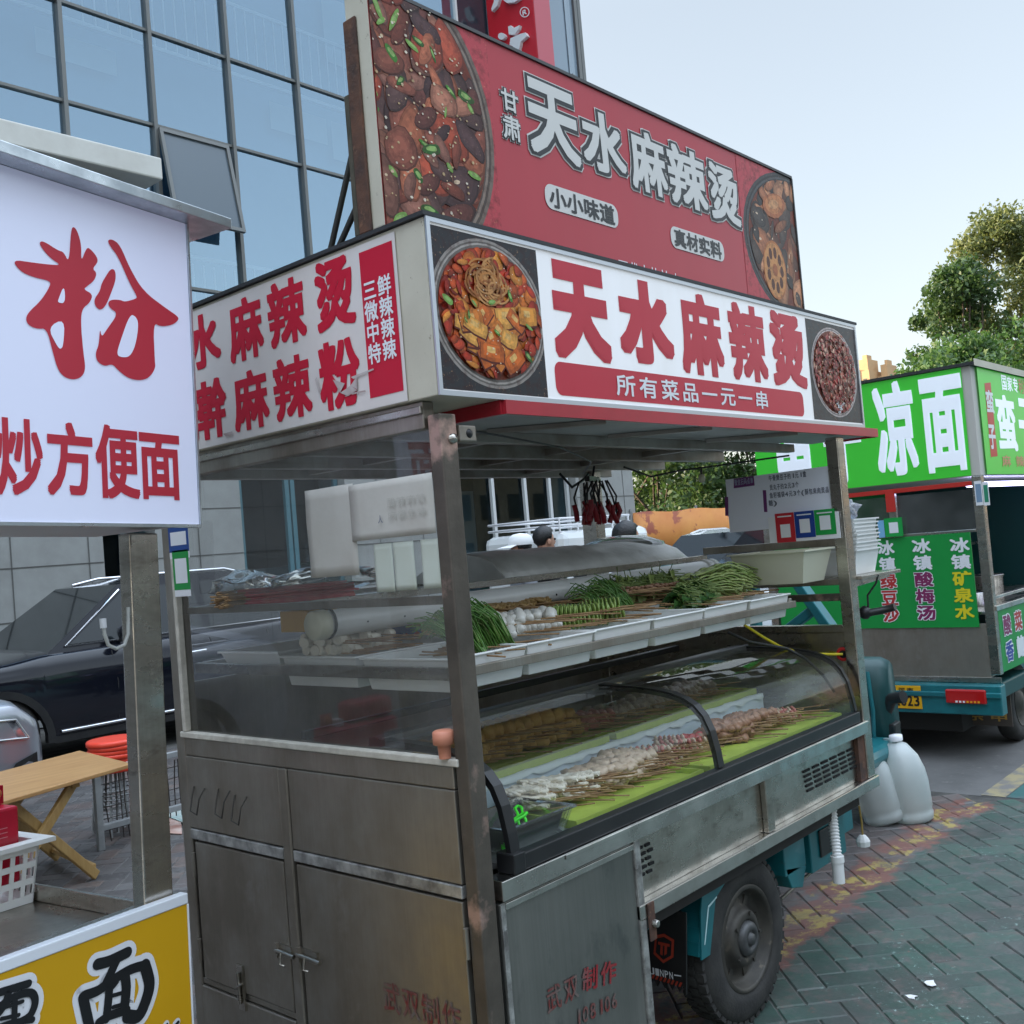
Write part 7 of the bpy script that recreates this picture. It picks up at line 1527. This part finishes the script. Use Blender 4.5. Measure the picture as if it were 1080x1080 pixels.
p_ = stand(573, 565, 8.6, 1.7); person('black haired person in a black shirt standing beyond the cart, facing the road', p_, math.radians(-25), 1.77)
p_ = stand(549, 572, 8.4, 1.6); person('person in a white peaked cap half hidden by the dark haired one', p_, math.radians(150), 1.70, shirt=GRYCL, cap=WHTCL)
p_ = stand(660, 565, 6.6, 1.7); person('short haired person in grey standing behind the far back post of the cart', p_, math.radians(-30), 1.72, shirt=GRYCL)
# ================================================================== VEHICLES AND BANNER BEYOND
def pick(px, dep): p = atdepth(px, 565, dep); return float(p[0]), float(p[1])
x, y = pick(643, 17); x -= 2.2; vt = thing('service_van', 'white service van with a roof rack and a red stripe, seen through the cart', 'van', (x, y, 0))
mb = MB(); mb.box(x, x+2.2, y-.8, y+.8, .35, 1.80, CARWHT); mb.build('van_body', vt, .12)
mb = MB(); mb.box(x+.15, x+.8, y-.806, y-.801, 1.1, 1.45, DGLASS); mb.box(x+1.75, x+2.0, y-.806, y-.801, 1.15, 1.45, DGLASS); mb.build('window', vt); mb = MB(); mb.box(x+1.0, x+1.6, y-.812, y-.802, 1.52, 1.60, REDP); mb.build('stripe', vt)
mb = MB()
for z in (1.88, 1.98): mb.tube([(x+.05, y-.7, z), (x+1.8, y-.7, z), (x+1.8, y+.7, z), (x+.05, y+.7, z), (x+.05, y-.7, z)], .018, WHITEI, 6)
for k in range(5): mb.tube([(x+.05+.43*k, y-.7, 1.79), (x+.05+.43*k, y-.7, 1.98)], .016, WHITEI, 6)
mb.build('roof_rack', vt)
for k in (.4, 1.8):
    mb = MB(); mb.lathe([(0, 0), (.2, 0), (.32, .0), (.34, .03), (.34, .2), (0, .2)], (x+k, y-.82, .34), 'y', RUBBER, 24); mb.build('wheel', vt)
x, y = pick(718, 16); car('parked_car', 'white car with rounded roof in front of the orange banner, seen through the cart', (x+1.2, y, 0), CARWHT, 1, suv=True, detail=False)
x, y = pick(800, 9.6); car('parked_car', 'nearest white car, its windscreen and bonnet seen over the tray shelf', (x+2.0, y+.5, 0), CARWHT, 1, suv=True)
x, y = pick(735, 22); bn = thing('banner', 'long orange printed banner hung along a fence beyond the white cars', 'banner', (x, y, 0)); mb = MB()
p0, p1 = atdepth(668, 545, 21), atdepth(800, 540, 23); n = 16; vs = []
for j in (0, 1):
    for i in range(n+1): t = i/n; q = p0*(1-t)+p1*t; vs.append((q[0]+.06*math.sin(i*1.7), q[1], 1.1 if j == 0 else 2.12+.02*math.sin(i)))
mb.add(vs, [(i, i+1, n+2+i, n+1+i) for i in range(n)], M('orange_banner_print', (.62, .27, .06), .6, 0, c2=(.50, .16, .03), scale=.9, c3=(.30, .07, .03), s3=2.2, lo3=.58, hi3=.62), smooth=True); b = mb.build('cloth', bn); b.modifiers.new('s', 'SOLIDIFY').thickness = .01
mb = MB()
for t in (0, .5, 1): q = p0*(1-t)+p1*t; mb.tube([(q[0], q[1]+.06, 0), (q[0], q[1]+.06, 2.2)], .03, GREYM, 8)
mb.build('banner_post', bn)
# basket lid and noodles on the far counter, seen over the foil cover
mb = MB(); c = (2.02, .97, 1.489); 
mb.lathe([(.0, .0), (.17, 0), (.20, .035), (.205, .035), (.19, .09), (.10, .125), (0, .13)], c, 'z', CLEAR, 32); mb.tube([(c[0]+.205*math.cos(a), c[1]+.205*math.sin(a), c[2]+.037) for a in np.linspace(0, 6.2832, 40)], .006, M('green_rim', (.12, .36, .1), .4), 6); tag(mb.build('food_cover', base=c), 'clear domed food cover with a green rim beside the foil cover', 'food cover')
c = (3.4, 2.0, 1.0); T = thing('noodle_tray', 'tray of yellow dried noodle cakes on a small stand beyond the cart', 'noodles', (c[0], c[1], 0)); mb = MB(); rd = random.Random(6)
for k in range(60): 
    q = [(c[0]+rd.uniform(-.25, .25)+.03*math.cos(t), c[1]+rd.uniform(-.02, .02)+.25*(rd.random()-.5)+.03*math.sin(t), 1.47+.06*rd.random()+.0*t) for t in np.linspace(0, 6, 6)]
    mb.tube(q, .010, M('yellow_noodle', (.55, .42, .16), .6), 5)
mb.build('noodles', T); mb = MB(); mb.box(c[0]-.32, c[0]+.32, c[1]-.25, c[1]+.25, 1.42, 1.45, STEEL)
for sx in (-.28, .28):
    for sy in (-.2, .2): mb.box(c[0]+sx-.015, c[0]+sx+.015, c[1]+sy-.015, c[1]+sy+.015, 0, 1.419, STEEL)
mb.build('stand', T)
# litter on the paint
for px, py, r, lb in ((981, 1038, .03, 'white paper scrap on the teal paint, nearer the corner'), (962, 1052, .022, 'small white paper scrap left of the bigger one')):
    p = at(px, py, 2, .002); mb = MB(); rd = random.Random(px); pts = [(p[0]+r*math.cos(a)*rd.uniform(.4, 1.2), p[1]+r*math.sin(a)*rd.uniform(.3, 1), .002+rd.uniform(0, .006)) for a in np.linspace(0, 5.6, 7)]; mb.poly(pts, WHTCL); o = mb.build('paper_scrap', base=tuple(map(float, p))); o.modifiers.new('s', 'SOLIDIFY').thickness = .0015; tag(o, lb, 'litter')
